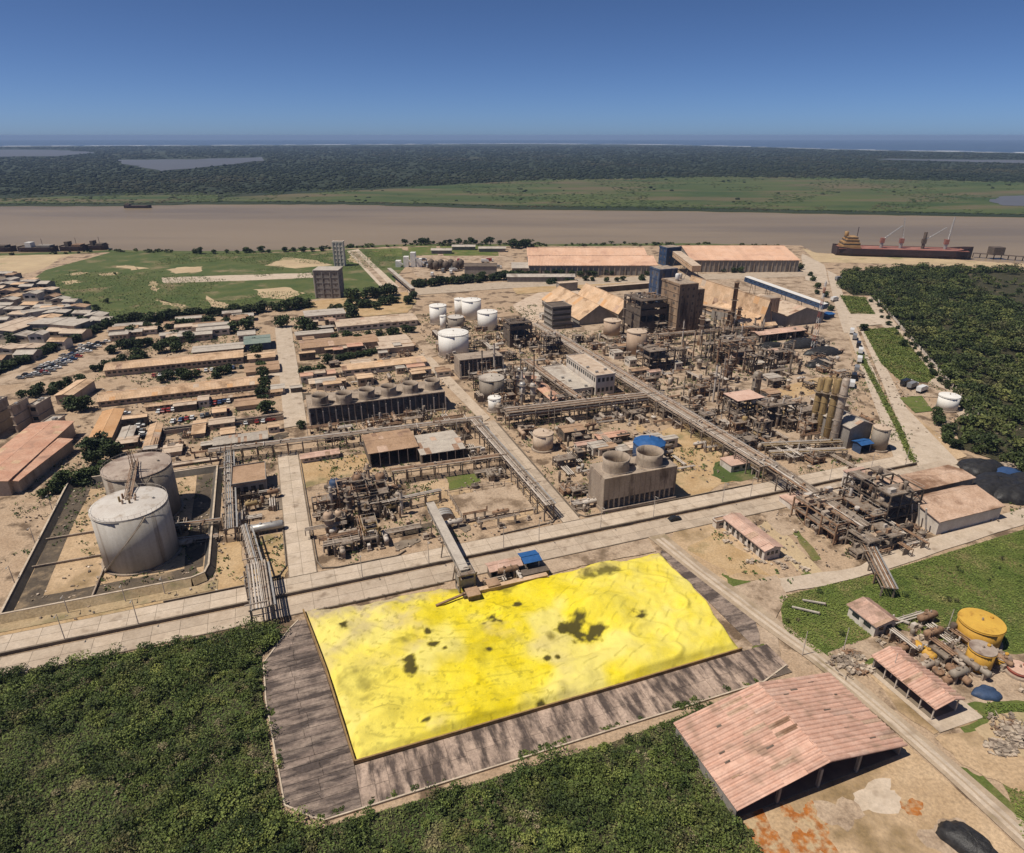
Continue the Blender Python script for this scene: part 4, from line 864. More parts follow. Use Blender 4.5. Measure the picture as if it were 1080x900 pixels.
def clutter(place, u0, v0, u1, v1, nv=6, nh=4, np_=5, nb=6, hmax=9., z=0., mats=('rust', 'steel', 'pipe', 'pipepale', 'tanktan', 'steeldark'), fr=GF, ng=1):
    "vessels, drums, pipe runs, pump skids and small gantries standing in a process yard"
    def ru(): return rnd.uniform(u0, u1), rnd.uniform(v0, v1)
    for _ in range(int(nv * .68 + .5)):
        u, v = ru(); m_ = rnd.choice(mats); big = rnd.random() < .4; r = rnd.uniform(.8, 1.5) if big else rnd.uniform(.35, .7); h = hmax * rnd.uniform(.55, 1) if not big else hmax * rnd.uniform(.4, .8)
        vvessel(u, v, r, h, m_, f"{CN[m_]} {'stout' if big else 'slim'} upright vessel {place}", f"{CN[m_]} {'stout' if big else 'slim'} vessels {place}", z, plats=1 if h > 5 else 0)
    for _ in range(nh):
        u, v = ru(); m_ = rnd.choice(mats); drum(u, v, rnd.uniform(3, 6), rnd.uniform(.5, 1.0), m_, f"{CN[m_]} lying drum {place}", f"{CN[m_]} drums {place}", z, rnd.choice('uv'), hz=rnd.uniform(.6, 2.2))
    for _ in range(int(np_ * .68 + .5)):
        u, v = ru(); ax = rnd.choice('uv'); L = rnd.uniform(5, min(16, max(6, (u1 - u0) * .6))); m_ = rnd.choice(('pipe', 'pipepale', 'rust')); k = rnd.randint(2, 4); hz = rnd.uniform(.8, 3.5)
        t = thing("pipe_run", f"{CN[m_]} pipe run {place}", "pipes", u, v, z, fr, f"{CN[m_]} pipe runs {place}", 0 if ax == 'u' else math.pi / 2)
        for i in range(k):
            r = rnd.uniform(.12, .28); y = i * .75; pcyl(t, "pipe", m_, (-L / 2, y, hz + r), (L / 2, y, hz + r), r, 8); s = rnd.choice((-1, 1)); pcyl(t, "riser", m_, (s * L / 2, y, hz + r), (s * L / 2, y, hz + r + rnd.uniform(-hz, 2.5)), r, 8)
        for s in (-.4, 0, .4): pbox(t, "support", 'steel', s * L - .12, -.3, 0, s * L + .12, k * .75, hz)
    for _ in range(int(nb * .55)):
        u, v = ru(); m_ = rnd.choice(('concrete', 'steel', 'walldark', 'tanktan', 'pipepale')); a, b, c = rnd.uniform(.8, 2.4), rnd.uniform(.7, 1.6), rnd.uniform(.6, 1.7)
        t = thing("pump_skid", f"{CN.get(m_, 'grey')} pump set {place}", "pump", u, v, z, fr, f"{CN.get(m_, 'grey')} pump sets {place}", rnd.choice((0, math.pi / 2)))
        pbox(t, "plinth", 'concrete', -a / 2 - .3, -b / 2 - .3, 0, a / 2 + .3, b / 2 + .3, .62); pbox(t, "housing", m_, -a / 2, -b / 2, .62, a * .1, b / 2, .62 + c); pcyl(t, "motor", 'steel', (a * .1, 0, .62 + c * .45), (a / 2, 0, .62 + c * .45), min(b, c) * .35, 10)
    for _ in range(ng):
        u, v = ru(); hh = rnd.uniform(.5, .9) * hmax; L = rnd.uniform(4, 8); W = rnd.uniform(3, 5)
        steel_frame("equipment_gantry", f"small open steel gantry {place}", u - L / 2, v - W / 2, u + L / 2, v + W / 2, hh, 2, 1, 2, rnd.choice(('steeldark', 'steel', 'rust')), 'steel', .55, fr, .4, None, "gantry", f"small gantries {place}", rail=rnd.random() < .6)
_ones = 'first second third fourth fifth sixth seventh eighth ninth tenth eleventh twelfth thirteenth fourteenth fifteenth sixteenth seventeenth eighteenth nineteenth'.split()
def ordw(i):
    "0 -> first"
    n_ = i + 1
    if n_ < 20: return _ones[i]
    t_, o_ = divmod(n_, 10); return ('twentieth', 'thirtieth', 'fortieth', 'fiftieth')[t_ - 2] if o_ == 0 else ('twenty', 'thirty', 'forty', 'fifty')[t_ - 2] + ' ' + _ones[o_ - 1]
def pole(u, v, h=9., fr=GF, label=None, group=None, arm=True, z=0.):
    t = thing("lamp_post", label, "lamp post", u, v, z, fr, group); pmesh(t, "pole", 'pipepale', MB().lathe([(.14, 0), (.08, h)], 6))
    if arm: pbeam(t, "arm", 'pipepale', (0, 0, h - .05), (0, -1.4, h + .25), .08); pbox(t, "lamp_head", 'alu', -.15, -1.9, h + .18, .15, -1.3, h + .32)
    return t
_trees = []
def tree_templates():
    for i in range(5):
        rg = np.random.default_rng(100 + i); cr = quads_mesh("crown", leaves(np.concatenate([crown_points(620, 1.05, 1.5, rg, 12) + np.array([0, 0, .78]), crown_points(160, .8, .9, rg, 7) + np.array([0, 0, .45])]), .24, rg), 'treeleaf')
        b = MB().bar((0, 0, -.05), (.03, .02, .6), .08, 7, .05)
        for k in range(5):
            a = k * 1.26 + i; b.bar((.03, .02, .35 + .05 * k), (.5 * math.cos(a), .5 * math.sin(a), .8 + .1 * (k % 2)), .035, 5, .012)
        _trees.append((cr, b.mesh("trunk", 'bark')))
tree_templates()
def tree(x, y, r, label, group=None, hs=1., name="tree", k=None, z=0.):
    cr, tr = _trees[rnd.randrange(5) if k is None else k]
    t = tag(link(name, None, None, (x, y, z), (0, 0, rnd.uniform(0, 6.28)), (r, r, r * hs)), label, "tree", group); link("trunk", tr, t); link("crown", cr, t); return t
def bushobj(x, y, r, label, group, hs=.6):
    cr, tr = _trees[rnd.randrange(5)]
    t = tag(link("bush", None, None, (x, y, -.25 * r), (0, 0, rnd.uniform(0, 6.28)), (r, r, r * hs)), label, "bush", group); link("stem", tr, t); link("foliage", cr, t)
_cars = {}
def car_tpl(mat, kind='car'):
    if (mat, kind) in _cars: return _cars[(mat, kind)]
    if kind == 'car':
        b = MB().prism([(-2.15, .35), (2.15, .35), (2.2, .7), (2.0, .92), (1.1, 1.0), (-1.9, 1.02), (-2.2, .8)], 'y', -.86, .86)
        c = MB().prism([(-1.7, 1.0), (1.0, .98), (.45, 1.5), (-1.35, 1.52)], 'y', -.72, .72); r = MB().prism([(-1.3, 1.52), (.42, 1.5), (.40, 1.56), (-1.28, 1.58)], 'y', -.70, .70)
        L = [("body", b.mesh("body", mat)), ("window_glass", c.mesh("window_glass", 'glass')), ("roof", r.mesh("roof", mat))]; wx = (-1.35, 1.35); wr = .33; wy = .8
    else:
        b = MB().box(-4.2, -1.2, 1.1, 1.6, 1.2, 3.4); c = MB().prism([(1.8, .8), (3.6, .8), (3.6, 1.9), (3.2, 2.7), (1.8, 2.7)], 'y', -1.15, 1.15); g = MB().prism([(3.5, 1.8), (3.66, 1.8), (3.26, 2.55), (3.12, 2.55)], 'y', -1., 1.); ch = MB().box(-4.2, -.5, .7, 3.2, .5, 1.1)
        L = [("cargo_body", b.mesh("cargo_body", mat)), ("cab", c.mesh("cab", 'carwhite')), ("windscreen", g.mesh("windscreen", 'glass')), ("chassis", ch.mesh("chassis", 'steeldark'))]; wx = (-3.2, -2.0, 2.7); wr = .5; wy = 1.05
    wm = MB().lathe([(wr, -.12), (wr, .12)], 10); wm.v = [(x, z, y + wr) for x, y, z in wm.v]; _cars[(mat, kind)] = (L, wm.mesh("wheel", 'tyre'), wx, wy); return _cars[(mat, kind)]
def vehicle(x, y, rz, mat, label, group=None, kind='car', z=0., wheels=True):
    L, wm, wx, wy = car_tpl(mat, kind); t = tag(link("parked_car" if kind == 'car' else "truck", None, None, (x, y, z), (0, 0, rz)), label, "car" if kind == 'car' else "truck", group)
    for n_, me_ in L: link(n_, me_, t)
    if wheels:
        for a in wx:
            for s in (-wy, wy): link("wheel", wm, t, (a, s, 0))
    return t
# ================================================================ THINGS
# ---------------------------------------------------------------- tank farm in its bund
sheet("bund_floor", [(-79, 183), (-30, 183), (-30, 262), (-79, 262)], .25, 'dirt')
b = thing("bund_wall", "dark sloped containment wall around the two big storage tanks", "wall", 0, 0)
def bundw(a, c, h=3.0):
    A = Vector((*a, 0)); B = Vector((*c, 0)); d = (B - A).normalized(); n_ = Vector((-d.y, d.x, 0)); m = MB()
    for P in (A, B):
        for o_, z in ((-1.7, .3), (-.3, h), (.3, h), (1.7, .3)): m.v.append(tuple(P + n_ * o_ + Vector((0, 0, z))))
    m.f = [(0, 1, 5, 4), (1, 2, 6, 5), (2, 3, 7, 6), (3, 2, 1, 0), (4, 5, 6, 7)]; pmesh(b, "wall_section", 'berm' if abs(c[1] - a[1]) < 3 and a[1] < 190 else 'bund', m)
    pbeam(b, "coping", 'apron_edge', A + Vector((0, 0, h + .1)), B + Vector((0, 0, h + .1)), .55, .2)
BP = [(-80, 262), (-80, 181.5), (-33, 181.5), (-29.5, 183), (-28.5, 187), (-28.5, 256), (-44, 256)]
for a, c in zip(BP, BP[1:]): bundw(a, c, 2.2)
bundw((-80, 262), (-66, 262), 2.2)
for q in ([(-78.2, 183.4), (-32, 183.4), (-32, 190), (-78.2, 190)], [(-78.2, 189.6), (-72.5, 189.6), (-72.5, 260.5), (-78.6, 260.5)], [(-36, 189.6), (-30.4, 189.6), (-30, 254.5), (-36, 254.5)], [(-72.4, 255.5), (-60, 255.5), (-60, 260.4), (-72.4, 260.4)]): sheet("bund_shade_strip", wob(q, .35, 5), .27 + .002 * rnd.random(), 'shade_stain')  # dark strips painted on the floor for the sloped wall sides and their shadow
sheet("verge", [(-86, 176), (-26, 176), (-26, 181), (-31, 179.8), (-82, 179.8)], .26, 'berm')
for a, c in (((-59, 184), (-57, 228)), ((-79, 206), (-58, 206)), ((-79, 222), (-57.5, 222))):
    pbeam(b, "inner_kerb", 'concrete', (*a, .7), (*c, .7), .4, .6)
t1 = tank("storage_tank", "largest white storage tank, in front within the dark bund", 136, 531, 73.5, 604, 'tankside', 'tankwhite', 56, stair=True, rail=True, cone=.12)
t2 = tank("storage_tank", "second large grey storage tank with stained roof, behind the white one", 144, 491, 66, 556, 'tankgrey', 'tanktop', 52, stair=True, rail=True, cone=.12)
h1 = t1["h"]; h2 = t2["h"]; A = Vector((t1.location.x, t1.location.y, h1 + 1)); B = Vector((t2.location.x, t2.location.y, h2 + 1.2))
g = tag(link("tank_gangway", None), "rusty lattice gangway and mast joining the roofs of the two big tanks", "gangway")
d_ = (B - A).normalized(); sd = Vector((-d_.y, d_.x, 0)) * .8
for s in (-1, 1):
    for z in (.2, 1.4): pbeam(g, "rail", 'rust', A + sd * s + Vector((0, 0, z)), B + sd * s + Vector((0, 0, z)), .16)
    for i in range(13): q = A + (B - A) * i / 12 + sd * s; pbeam(g, "lattice", 'tanktan', q + Vector((0, 0, .2)), A + (B - A) * min(12, i + .6) / 12 + sd * s + Vector((0, 0, 1.4)), .1)
pbeam(g, "deck", 'steel', A + Vector((0, 0, .2)), B + Vector((0, 0, .2)), 1.5, .1)
for (dx, dy) in ((-.7, -.7), (.7, -.7), (.7, .7), (-.7, .7)): pbeam(g, "mast_leg", 'rust', B - d_ * 6 + Vector((dx, dy, 0)), B - d_ * 6 + Vector((dx * .6, dy * .6, 7)), .16)
for i in range(6): pbeam(g, "mast_brace", 'tanktan', B - d_ * 6 + Vector((-.7, -.7, i * 1.1)), B - d_ * 6 + Vector((.7, -.7, i * 1.1 + 1.1)), .12)
for k in range(7):
    a = k * .9; q = A + Vector((2.2 * math.cos(a), 2.2 * math.sin(a), -.2)); pcyl(g, "valve", rnd.choice(('rust', 'tanktan', 'yellowpipe')), q, q + Vector((0, 0, rnd.uniform(.8, 2))), .3, 8)
pipe_rack("pale pipe bridge running from the big tanks to the left rack", (-44, 212), (-26, 210), 1.8, 3.6, 4, 6); pipe_rack("low pipe bridge beside the grey tank inside the bund", (-46, 206), (-27, 203.5), 2.2, 1.6, 5, 6)
clutter("between the big tanks and the bund wall", -46, 203, -33, 216, 1, 1, 3, 5, 3.5)
# ---------------------------------------------------------------- left racks and brown block
pipe_rack("lattice pipe rack along the right side of the tank bund", (-24.5, 262), (-22.5, 201), 3.0, 5.2, 6, 5, mats=('pipepale', 'pipe', 'alu'))
pipe_rack("pipe rack running down to the main road crossing on the left", (-18, 201), (-14.8, 176), 2.6, 5.0, 6, 4, mats=('pipepale', 'alu', 'pipe'))
pipe_rack("pale pipe bridge crossing both carriageways on the left", (-14.8, 176), (-13.6, 155), 5.5, 6.2, 10, 5, mats=('pipepale', 'alu', 'pipe'))
flat("brown_block", "brown flat roofed block beside the left plant road", "building", -22.3, 229.5, -10.8, 244.5, 6.0, 'brownroof', 'wallgrey', wn_=4, wl=4)
clutter("in front of the brown flat roofed block", -21, 206, -8.5, 228, 4, 3, 6, 8, 4.5, mats=('steel', 'pipe', 'yellowpipe', 'rust'))
drum(-11.5, 203.2, 9.5, 1.35, 'alu', "long silver drum lying beside the left plant road", hz=.8)
for i, (u, v, r) in enumerate([(-12, 190, .9), (-9.5, 193, .8), (-15, 196, 1.2), (-11, 186, .8), (-15.5, 191, 1.4), (-9, 188.6, .7)]):
    x, y = GF.xy(u, v); bushobj(x, y, r, "small round dark bush on the ochre plot by the road corner", "bushes on the ochre corner plot")
# ---------------------------------------------------------------- long sheds on the left
def shed(label, NL, FR, yb, roof, wall='wall', axis='u', rise=1.2, fr=GF, cat="shed", **k):
    u0, v0, u1, v1, h = ext(fr, NL, FR, yb); return gable("shed", label, cat, u0, v0, u1, v1, h, h + rise, axis, roof, wall, fr, **k)
shed("long orange tan shed, farthest of the parallel sheds on the left", (110, 391), (256, 369.5), 398, 'tanroof', windows=26, sheets=(24, 1))
shed("longest tan roofed shed in the middle of the left sheds", (103, 424), (273, 396.5), 430, 'tanroof', windows=26, sheets=(28, 2))
shed("narrow tan lean-to shed in front of the longest left shed", (153, 429), (297, 411), 434, 'tanroof', windows=24, rise=.6, sheets=(24, 1))
shed("long tan arm of the third shed row beside the road", (173, 452), (299, 438), 457, 'tanpale', windows=22, rise=.6, sheets=(20, 1))
shed("tan shed wing pointing to the grey tank", (151, 474), (171, 447), 480, 'tanroof', axis='v', rise=.6, sheets=(10, 1))
shed("square tan roofed block set in the third shed row", (203, 458), (217, 443), 463, 'tanroof', rise=.6)
shed("pale ribbed roof shed over a grey front wall", (226, 470), (281, 455), 478, 'greyroof', 'wallgrey', rise=.5, sheets=(18, 1), windows=9)
shed("small brown roofed shed at the right of the parking court", (248, 429), (280, 418), 434, 'brownroof', rise=.6)
shed("teal roofed shed beside the left road", (258, 363.5), (284, 353), 371, 'tealroof', 'bluedark', rise=.6)
shed("long grey shed behind the farthest orange shed", (203, 372), (256, 361), 377, 'greyroof', rise=.5, windows=12)
shed("low brown lean-to hut beside the road past the tan sheds", (259, 393), (293, 381), 397, 'brownroof', rise=.6)
shed("small ochre hut between the teal shed and the road", (262, 379), (289, 371), 383, 'tanroof', rise=.5)
shed("orange roofed hall in front of the round hedge trees", (94, 464), (130, 432), 472, 'orangeroof', 'wall', 'v', .7, sheets=(12, 2))
shed("small grey flat shed beside the orange hall", (124, 466), (143, 449.5), 472, 'greyroof', 'wallgrey', 'v', .3)
shed("small tan yard roof between the third shed row and the grey tank", (172, 478), (192, 468), 483, 'tanpale', 'wall', 'u', .3)
for i, (a, c) in enumerate((((182, 490), (230, 482)), ((184, 498), (222, 491)))): shed(("upper", "lower")[i] + " low tan canopy along the top of the bund", a, c, a[1] + 3, 'tanpale', rise=.3)
# angled estate on the far left
def lshed(label, pts, h, roof, rise=1., wall='wall', sheets=None, windows=None):
    "four roof corners in the photo: near-left, near-right, far-right, far-left"
    P_ = [G(*p, h) for p in pts]; c = Vector((sum(p[0] for p in P_) / 4, sum(p[1] for p in P_) / 4)); e1 = Vector(P_[2]) - Vector(P_[1]) + Vector(P_[3]) - Vector(P_[0]); L = e1.length / 2
    W = ((Vector(P_[1]) - Vector(P_[0])).length + (Vector(P_[2]) - Vector(P_[3])).length) / 2; ang = math.degrees(math.atan2(e1.y, e1.x)) - 90; fr = Frame(ang); cu = c.x * fr.c + c.y * fr.s; cv = -c.x * fr.s + c.y * fr.c
    return gable("warehouse", label, "warehouse", cu - W / 2, cv - L / 2, cu + W / 2, cv + L / 2, h, h + rise, 'v', roof, wall, fr, windows=windows, sheets=sheets)
lshed("large terracotta warehouse at the left edge below the office block", [(-40, 520), (2, 499), (71, 449), (40, 444)], 6, 'terracotta', .8, sheets=(20, 3))
lshed("narrow terracotta warehouse strip along the left street", [(-2, 506), (14, 509), (71, 467), (56, 462)], 5, 'terracotta', .5, sheets=(16, 1))
lshed("tan trapezoid roofed hall behind the round trees", [(57, 418), (77, 416), (99, 401), (82, 401.5)], 5, 'tanroof', .5)
def lflat(name, label, NL, FR, h, st_, fr=LF, roof='greyroof', wall='wall', band=True):
    u0, v0 = fr.uv(*NL, h); u1, v1 = fr.uv(*FR, h); return flat(name, label, "office building", u0, v0, u1, v1, h, roof, wall, fr, st_, band=band, units=2)
lflat("office_block", "grey three storey office wing at the left edge", (-32, 436), (7, 419), 13, 3, wall='wall')
lflat("office_block", "blank tower block next to the left edge office wing", (9, 430), (29, 420), 12, 3, wall='wall')
lflat("office_block", "low rear office wing with pale roof by the left trees", (30, 428), (53, 419), 9, 2, wall='wall')
lflat("office_block", "tan annex in front of the rear office wing", (44, 446), (68, 439), 4, 1)
# ---------------------------------------------------------------- mid-left roofs
shed("long pale roofed store behind the central tank group", (356, 345), (434, 331), 351, 'tanpale', 'wallwhite', rise=1.0, sheets=(16, 1), windows=12)
shed("brown patched roof store left of the pale square store", (318, 368), (394, 353), 375, 'brownroof', rise=.8, sheets=(14, 1))
shed("pinkish square store below the long pale store", (403, 368), (427, 353), 374, 'tanpale', rise=.4)
shed("pink tan store behind the long cooling tower", (362, 391), (445, 376), 397, 'tanroof', 'wallwhite', rise=.8, sheets=(16, 1), windows=10)
shed("narrow white roofed shed under the dark trees", (312, 354), (350, 347), 359, 'greyroof', rise=.3)
shed("small tan hut at the bend of the left road", (327, 405), (353, 397), 410, 'tanpale', rise=.4, windows=4)
shed("reddish hut behind the bend of the left road", (322, 397), (352, 390), 402, 'terracotta', rise=.4)
shed("row of flats with grey roof behind the dark trees", (322, 334), (361, 325), 340, 'greyroof', 'wallwhite', rise=.3, windows=9)
# ---------------------------------------------------------------- long cooling tower
def cooling_tower(label, u0, v0, u1, v1, h, stacks, sr, sh, bays, posts=True, dark=True, wall='concrete'):
    w_, d = u1 - u0, v1 - v0; t = thing("cooling_tower", label, "cooling tower", u0, v0)
    pbox(t, "basin", 'concrete', -.5, -.8, 0, w_ + .5, d + .5, 1.3); pbox(t, "core", 'walldark', .4, 1.2, 1.3, w_ - .4, d - .4, h - .5)
    pbox(t, "deck", 'concrete', -.2, -.2, h - .5, w_ + .2, d + .2, h)
    for i in range(bays + 1): x = w_ * i / bays; pbox(t, "rib", wall, x - .22, 0, 1.3, x + .22, 1.1, h - .5)
    n = 7 if dark else 3
    for i in range(bays):
        x0, x1 = w_ * i / bays + .25, w_ * (i + 1) / bays - .25
        if dark:
            for k in range(n): z = 1.6 + (h - 2.6) * k / n; o = pbeam(t, "louvre", 'steel', (x0, .45, z + .5), (x1, .45, z + .5), 1.0, .06); o.rotation_euler.x += .6
        else:
            pbox(t, "panel", wall, x0, .1, h * .36, x1, .5, h - .55)
            for k in range(n): z = 1.6 + (h * .36 - 1.6) * k / n; o = pbeam(t, "louvre", 'steel', (x0, .6, z + .4), (x1, .6, z + .4), .9, .06); o.rotation_euler.x += .6
    for s, x in ((0, 0), (1, w_)): pbox(t, "end_wall", wall, x - .02 if s else x - .3, .3, 1.3, x + .3 if s else x + .02, d - .3, h - .5)
    for s in (-.1, d + .1):
        pbeam(t, "handrail", 'pipepale', (0, s, h + 1.0), (w_, s, h + 1.0), .07)
    if posts:
        for i in range(bays // 2 + 1): x = w_ * i / (bays // 2); pbox(t, "front_post", 'pipepale', x - .18, -1.8, 0, x + .18, -1.45, h * .82)
    for cx, cy in stacks:
        s = pmesh(t, "fan_stack", wall, MB().lathe([(sr * .97, h), (sr * .9, h + sh * .5), (sr * .98, h + sh), (sr * .9, h + sh), (sr * .82, h + sh * .5), (sr * .88, h + .05)], 28, cx, cy, cap=False), True)
        m = MB()
        for k in range(6): a = k * math.pi / 3; m.bar((cx, cy, h + sh * .45), (cx + sr * .78 * math.cos(a), cy + sr * .78 * math.sin(a), h + sh * .5), .28, 4, .1)
        pmesh(s, "fan", 'steeldark', m); pcyl(t, "fan_motor", 'steel', (cx + sr * 1.05, cy, h + .5), (cx + sr * 1.6, cy, h + .5), .4, 8)
    return t
st6 = [GF.uv(*p, 10.5) for p in ((338, 424), (363, 421.5), (387, 417.5), (410, 414), (433, 411), (456, 407.5))]
cooling_tower("long dark louvred cooling tower with six fan stacks", 9.2, 286, 70.8, 303, 9.6, [(u - 9.2, min(v - 286, 13)) for u, v in st6], 3.9, 4.2, 22)
u0, v0, u1, v1, h = ext(GF, (485, 380), (524, 370), 400)
cooling_tower("short dark louvred cooling tower between the white tanks", u0, v0, u1, v0 + 11, h, [], 3, 3, 10)
cooling_tower("big concrete cooling tower with two wide fan stacks by the road", 98.0, 175.9, 126.3, 187.5, 13.4, [(7.0, 5.6), (20.3, 5.6)], 5.0, 4.7, 14, posts=False, dark=False)
clutter("behind the long cooling tower", 12, 306, 68, 326, 9, 7, 9, 14, 7, ng=3)
# ---------------------------------------------------------------- central tanks
tank("white_tank", "white tank at the left of the far tank group", 461.7, 322, 18, 343, 'tankbright', 'tankbright', n=28)
tank("white_tank", "large white tank at the back of the far tank group", 497, 316, 20.5, 338, 'tankbright', 'tankbright', n=28)
tank("white_tank", "narrow white tank half hidden at the back left of the group", 484.5, 315, 11, 334, 'tankbright', 'tankbright', n=20)
tank("white_tank", "white tank at the right of the far tank group", 514, 328.5, 21, 350, 'tankbright', 'tankbright', n=28)
tank("white_tank", "slim white upright tank between two larger white tanks", 467, 333, 6.5, 348, 'tankbright', 'tankbright', n=16)
tank("grey_tank", "grey sided tank with white top in the middle of the tank group", 480.5, 334, 17, 350, 'tankgrey', 'tankwhite', 24)
tank("white_tank", "biggest white tank at the front of the far tank group", 478, 350.5, 32, 379, 'tankbright', 'tankbright', n=36, rail=True)
tank("grey_tank", "brown grey tank with pale top right of the central road", 518.5, 398, 26.5, 424, 'tankgrey', 'greyroof', 32, rail=True)
tank("white_tank", "small white tank in front of the brown grey tank", 521.5, 419, 13.5, 436, 'tankbright', 'tankbright', n=20)
tank("tan_tank", "pale tan tank on a concrete pad by the central road", 573, 456, 21.5, 478, 'tanpale', 'tanpale', 28)
tank("tan_tank", "smaller tan tank left of the dark steel building", 646, 337.5, 18, 356, 'tanktan', 'tanpale', 24)
tank("tan_tank", "tan brown tank in front of the dark steel building", 672, 349, 21, 376, 'tanktan', 'tanpale', 28)
tank("white_tank", "white tank standing alone at the edge of the wood", 1002, 417, 20, 435, 'tankbright', 'tankbright', n=24)
tank("grey_tank", "brown grey tank beside the grey gabled shed", 931, 450.5, 17, 477, 'tankgrey', 'tanpale', 24)
tank("dark_tank", "short dark tank right of its twin in the central unit", 581, 426.5, 11, 437, 'tankgrey', 'tanktop', 18); tank("dark_tank", "short dark tank left of its twin in the central unit", 572, 425, 9, 436, 'walldark', 'tanktop', 18)
tank("squat_tank", "squat tan topped tank in the right hand steel unit", 916, 562.5, 15, 579, 'tankgrey', 'tanpale', 24)
# blue-topped tank
t = tank("blue_tank", "tank with a bright blue domed top behind the two fan stacks", 685, 466, 34, 494, 'bluedark', 'blue', 10, cone=.34)
# ---------------------------------------------------------------- racks
pipe_rack("long pipe rack crossing the plant from the left road to the centre", (-31, 263.5), (80, 258.5), 4.2, 5.6, 8, 6); pipe_rack("cross pipe rack from the central road to the main diagonal rack", (92, 257.5), (160, 253.5), 6.0, 5.6, 11, 6, tiers=2)
pipe_rack("main diagonal pipe rack from the stockyard to the main road", (162, 396), (167, 176), 7.5, 6.5, 13, 7, tiers=1); pipe_rack("pipe bridge carrying the main rack over both carriageways", (167, 175), (165.5, 130), 5.0, 7.2, 9, 7)
pipe_rack("lower pipe rack beside the main diagonal rack", (170.8, 330), (172.5, 180), 3.0, 4.2, 6, 7); pipe_rack("pipe rack along the left side of the central road", (76, 256), (78.5, 178), 3.4, 6.2, 7, 6)
pipe_rack("cross pipe rack behind the green pond lot", (34, 222.5), (76, 220.5), 3.2, 5.2, 6, 5, mats=('tanktan', 'pipe', 'rust')); pipe_rack("short broken pipe rack dropping to the grass field", (165, 128), (152, 107), 3.2, 3.6, 5, 6)
pipe_rack("low pipe rack in front of the four tall columns", (182, 196), (214, 188), 3.4, 3.6, 7, 5, mats=('pipe', 'yellowpipe', 'alu')); pipe_rack("second low pipe rack in front of the four tall columns", (181, 190), (211, 182), 3.0, 2.8, 6, 5, mats=('pipe', 'pipepale', 'yellowpipe'))
pipe_rack("elevated pale pipe line through the left process unit", (20, 201), (47, 203), 1.4, 4.5, 3, 6, mats=('pipepale', 'pipe'))
pipe_rack("pipe rack left of the two storey white building", (128, 330), (131, 262), 4.0, 5.5, 8, 6); pipe_rack("far pipe rack behind the brown tower", (200, 345), (290, 338), 4., 7, 8, 8)
# ---------------------------------------------------------------- conveyor over the road to the sulphur pad
def conveyor(label, A, B, wd=2.4, ht=2.2, mat='wallgrey', roof='greyroof', trestles=3, cat="conveyor", name="conveyor_gallery"):
    "A,B: (u,v,z) of the gallery floor"
    t = thing(name, label, cat, 0, 0); A = Vector(A); B = Vector(B); d = (B - A); k = Vector((-d.y, d.x, 0)).normalized()
    pbeam(t, "gallery", mat, A + Vector((0, 0, ht / 2)), B + Vector((0, 0, ht / 2)), wd, ht); pbeam(t, "roof", roof, A + Vector((0, 0, ht + .12)), B + Vector((0, 0, ht + .12)), wd + .5, .18)
    n = max(4, int(d.length / 4))
    for i in range(n):
        q = A + d * (i + .5) / n + Vector((0, 0, ht * .55))
        for s in (-1, 1): o = pbeam(t, "window", 'glass', q + k * s * (wd / 2 + .02) - d.normalized() * .7, q + k * s * (wd / 2 + .02) + d.normalized() * .7, .06, .6)
    for i in range(trestles):
        q = A + d * (i + .5) / trestles
        for s in (-1, 1): pbeam(t, "trestle_leg", 'steel', (*(q + k * s * wd * .9).xy, 0), q + k * s * wd * .45, .3)
        pbeam(t, "trestle_brace", 'steel', (*(q + k * wd * .8).xy, q.z * .25), q - k * wd * .45, .18)
    return t
conveyor("grey enclosed conveyor gallery crossing the road to the yellow pad", (39.8, 187, 7.5), (41.0, 151, 5.0), 2.2, 2.2)
t = steel_frame("loading_tower", "grey loading tower where the conveyor meets the yellow pad", 39.0, 149.5, 43.4, 153.5, 6.6, 1, 1, 2, 'steel', 'steel', 1., clad=('wallgrey', .8))
flat("pad_hut", "low brown hut with open front at the top of the yellow pad", "hut", 40.2, 144.6, 43.4, 148.0, 3.0, 'brownroof', 'walldark', parapet=0); flat("pad_hut", "second low brown hut on the yellow pad beside the melter wall", "hut", 47.0, 147.5, 50.2, 150.5, 2.6, 'brownroof', 'walldark', parapet=0)
gable("melter_shed", "pink roofed melter shed between the road and the yellow pad", "shed", 49.5, 153.0, 58.8, 156.6, 3.4, 4.0, 'u', 'rose', 'walldark', open_='n', sheets=(6, 1))
t = gable("blue_shelter", "small shelter with a bright blue roof beside the pad", "shelter", 60.0, 152.4, 64.6, 157.0, 4.2, 4.6, 'u', 'blue', 'walldark', open_='nlr', posts=1)
flat("dark_pit_house", "low dark roofed bay below the blue shelter", "shed", 58.5, 149.6, 66.4, 152.0, 2.0, 'walldark', 'walldark', parapet=0)
t = thing("melter_wall", "long tan wall along the top of the yellow pad", "wall", 44, 147.2); pbox(t, "wall_panel", 'dirt', 0, 0, 0, 21, 1.4, 1.9); pbox(t, "coping", 'tanroof', -.1, -.1, 1.9, 21.1, 1.5, 2.1)
t = thing("loader_boom", "rusty boom lying over the upper left of the yellow pad", "boom", 31, 145.5); pbeam(t, "boom", 'rust', (0, 0, 1.6), (8.8, 1.4, 2.4), .6, .5); pbox(t, "base", 'steeldark', 8.2, .4, 0, 10, 2.4, 2.2)
clutter("at the top edge of the yellow pad", 46, 150, 60, 153, 1, 2, 3, 4, 3.2, ng=0)
# concrete strip right of the shelter and pink pavement
sheet("pavement", wob([(66, 150), (72, 149.8), (79, 150.2), (103, 149), (104, 156.4), (66, 156.4)], .2, 4), .262, 'yard')
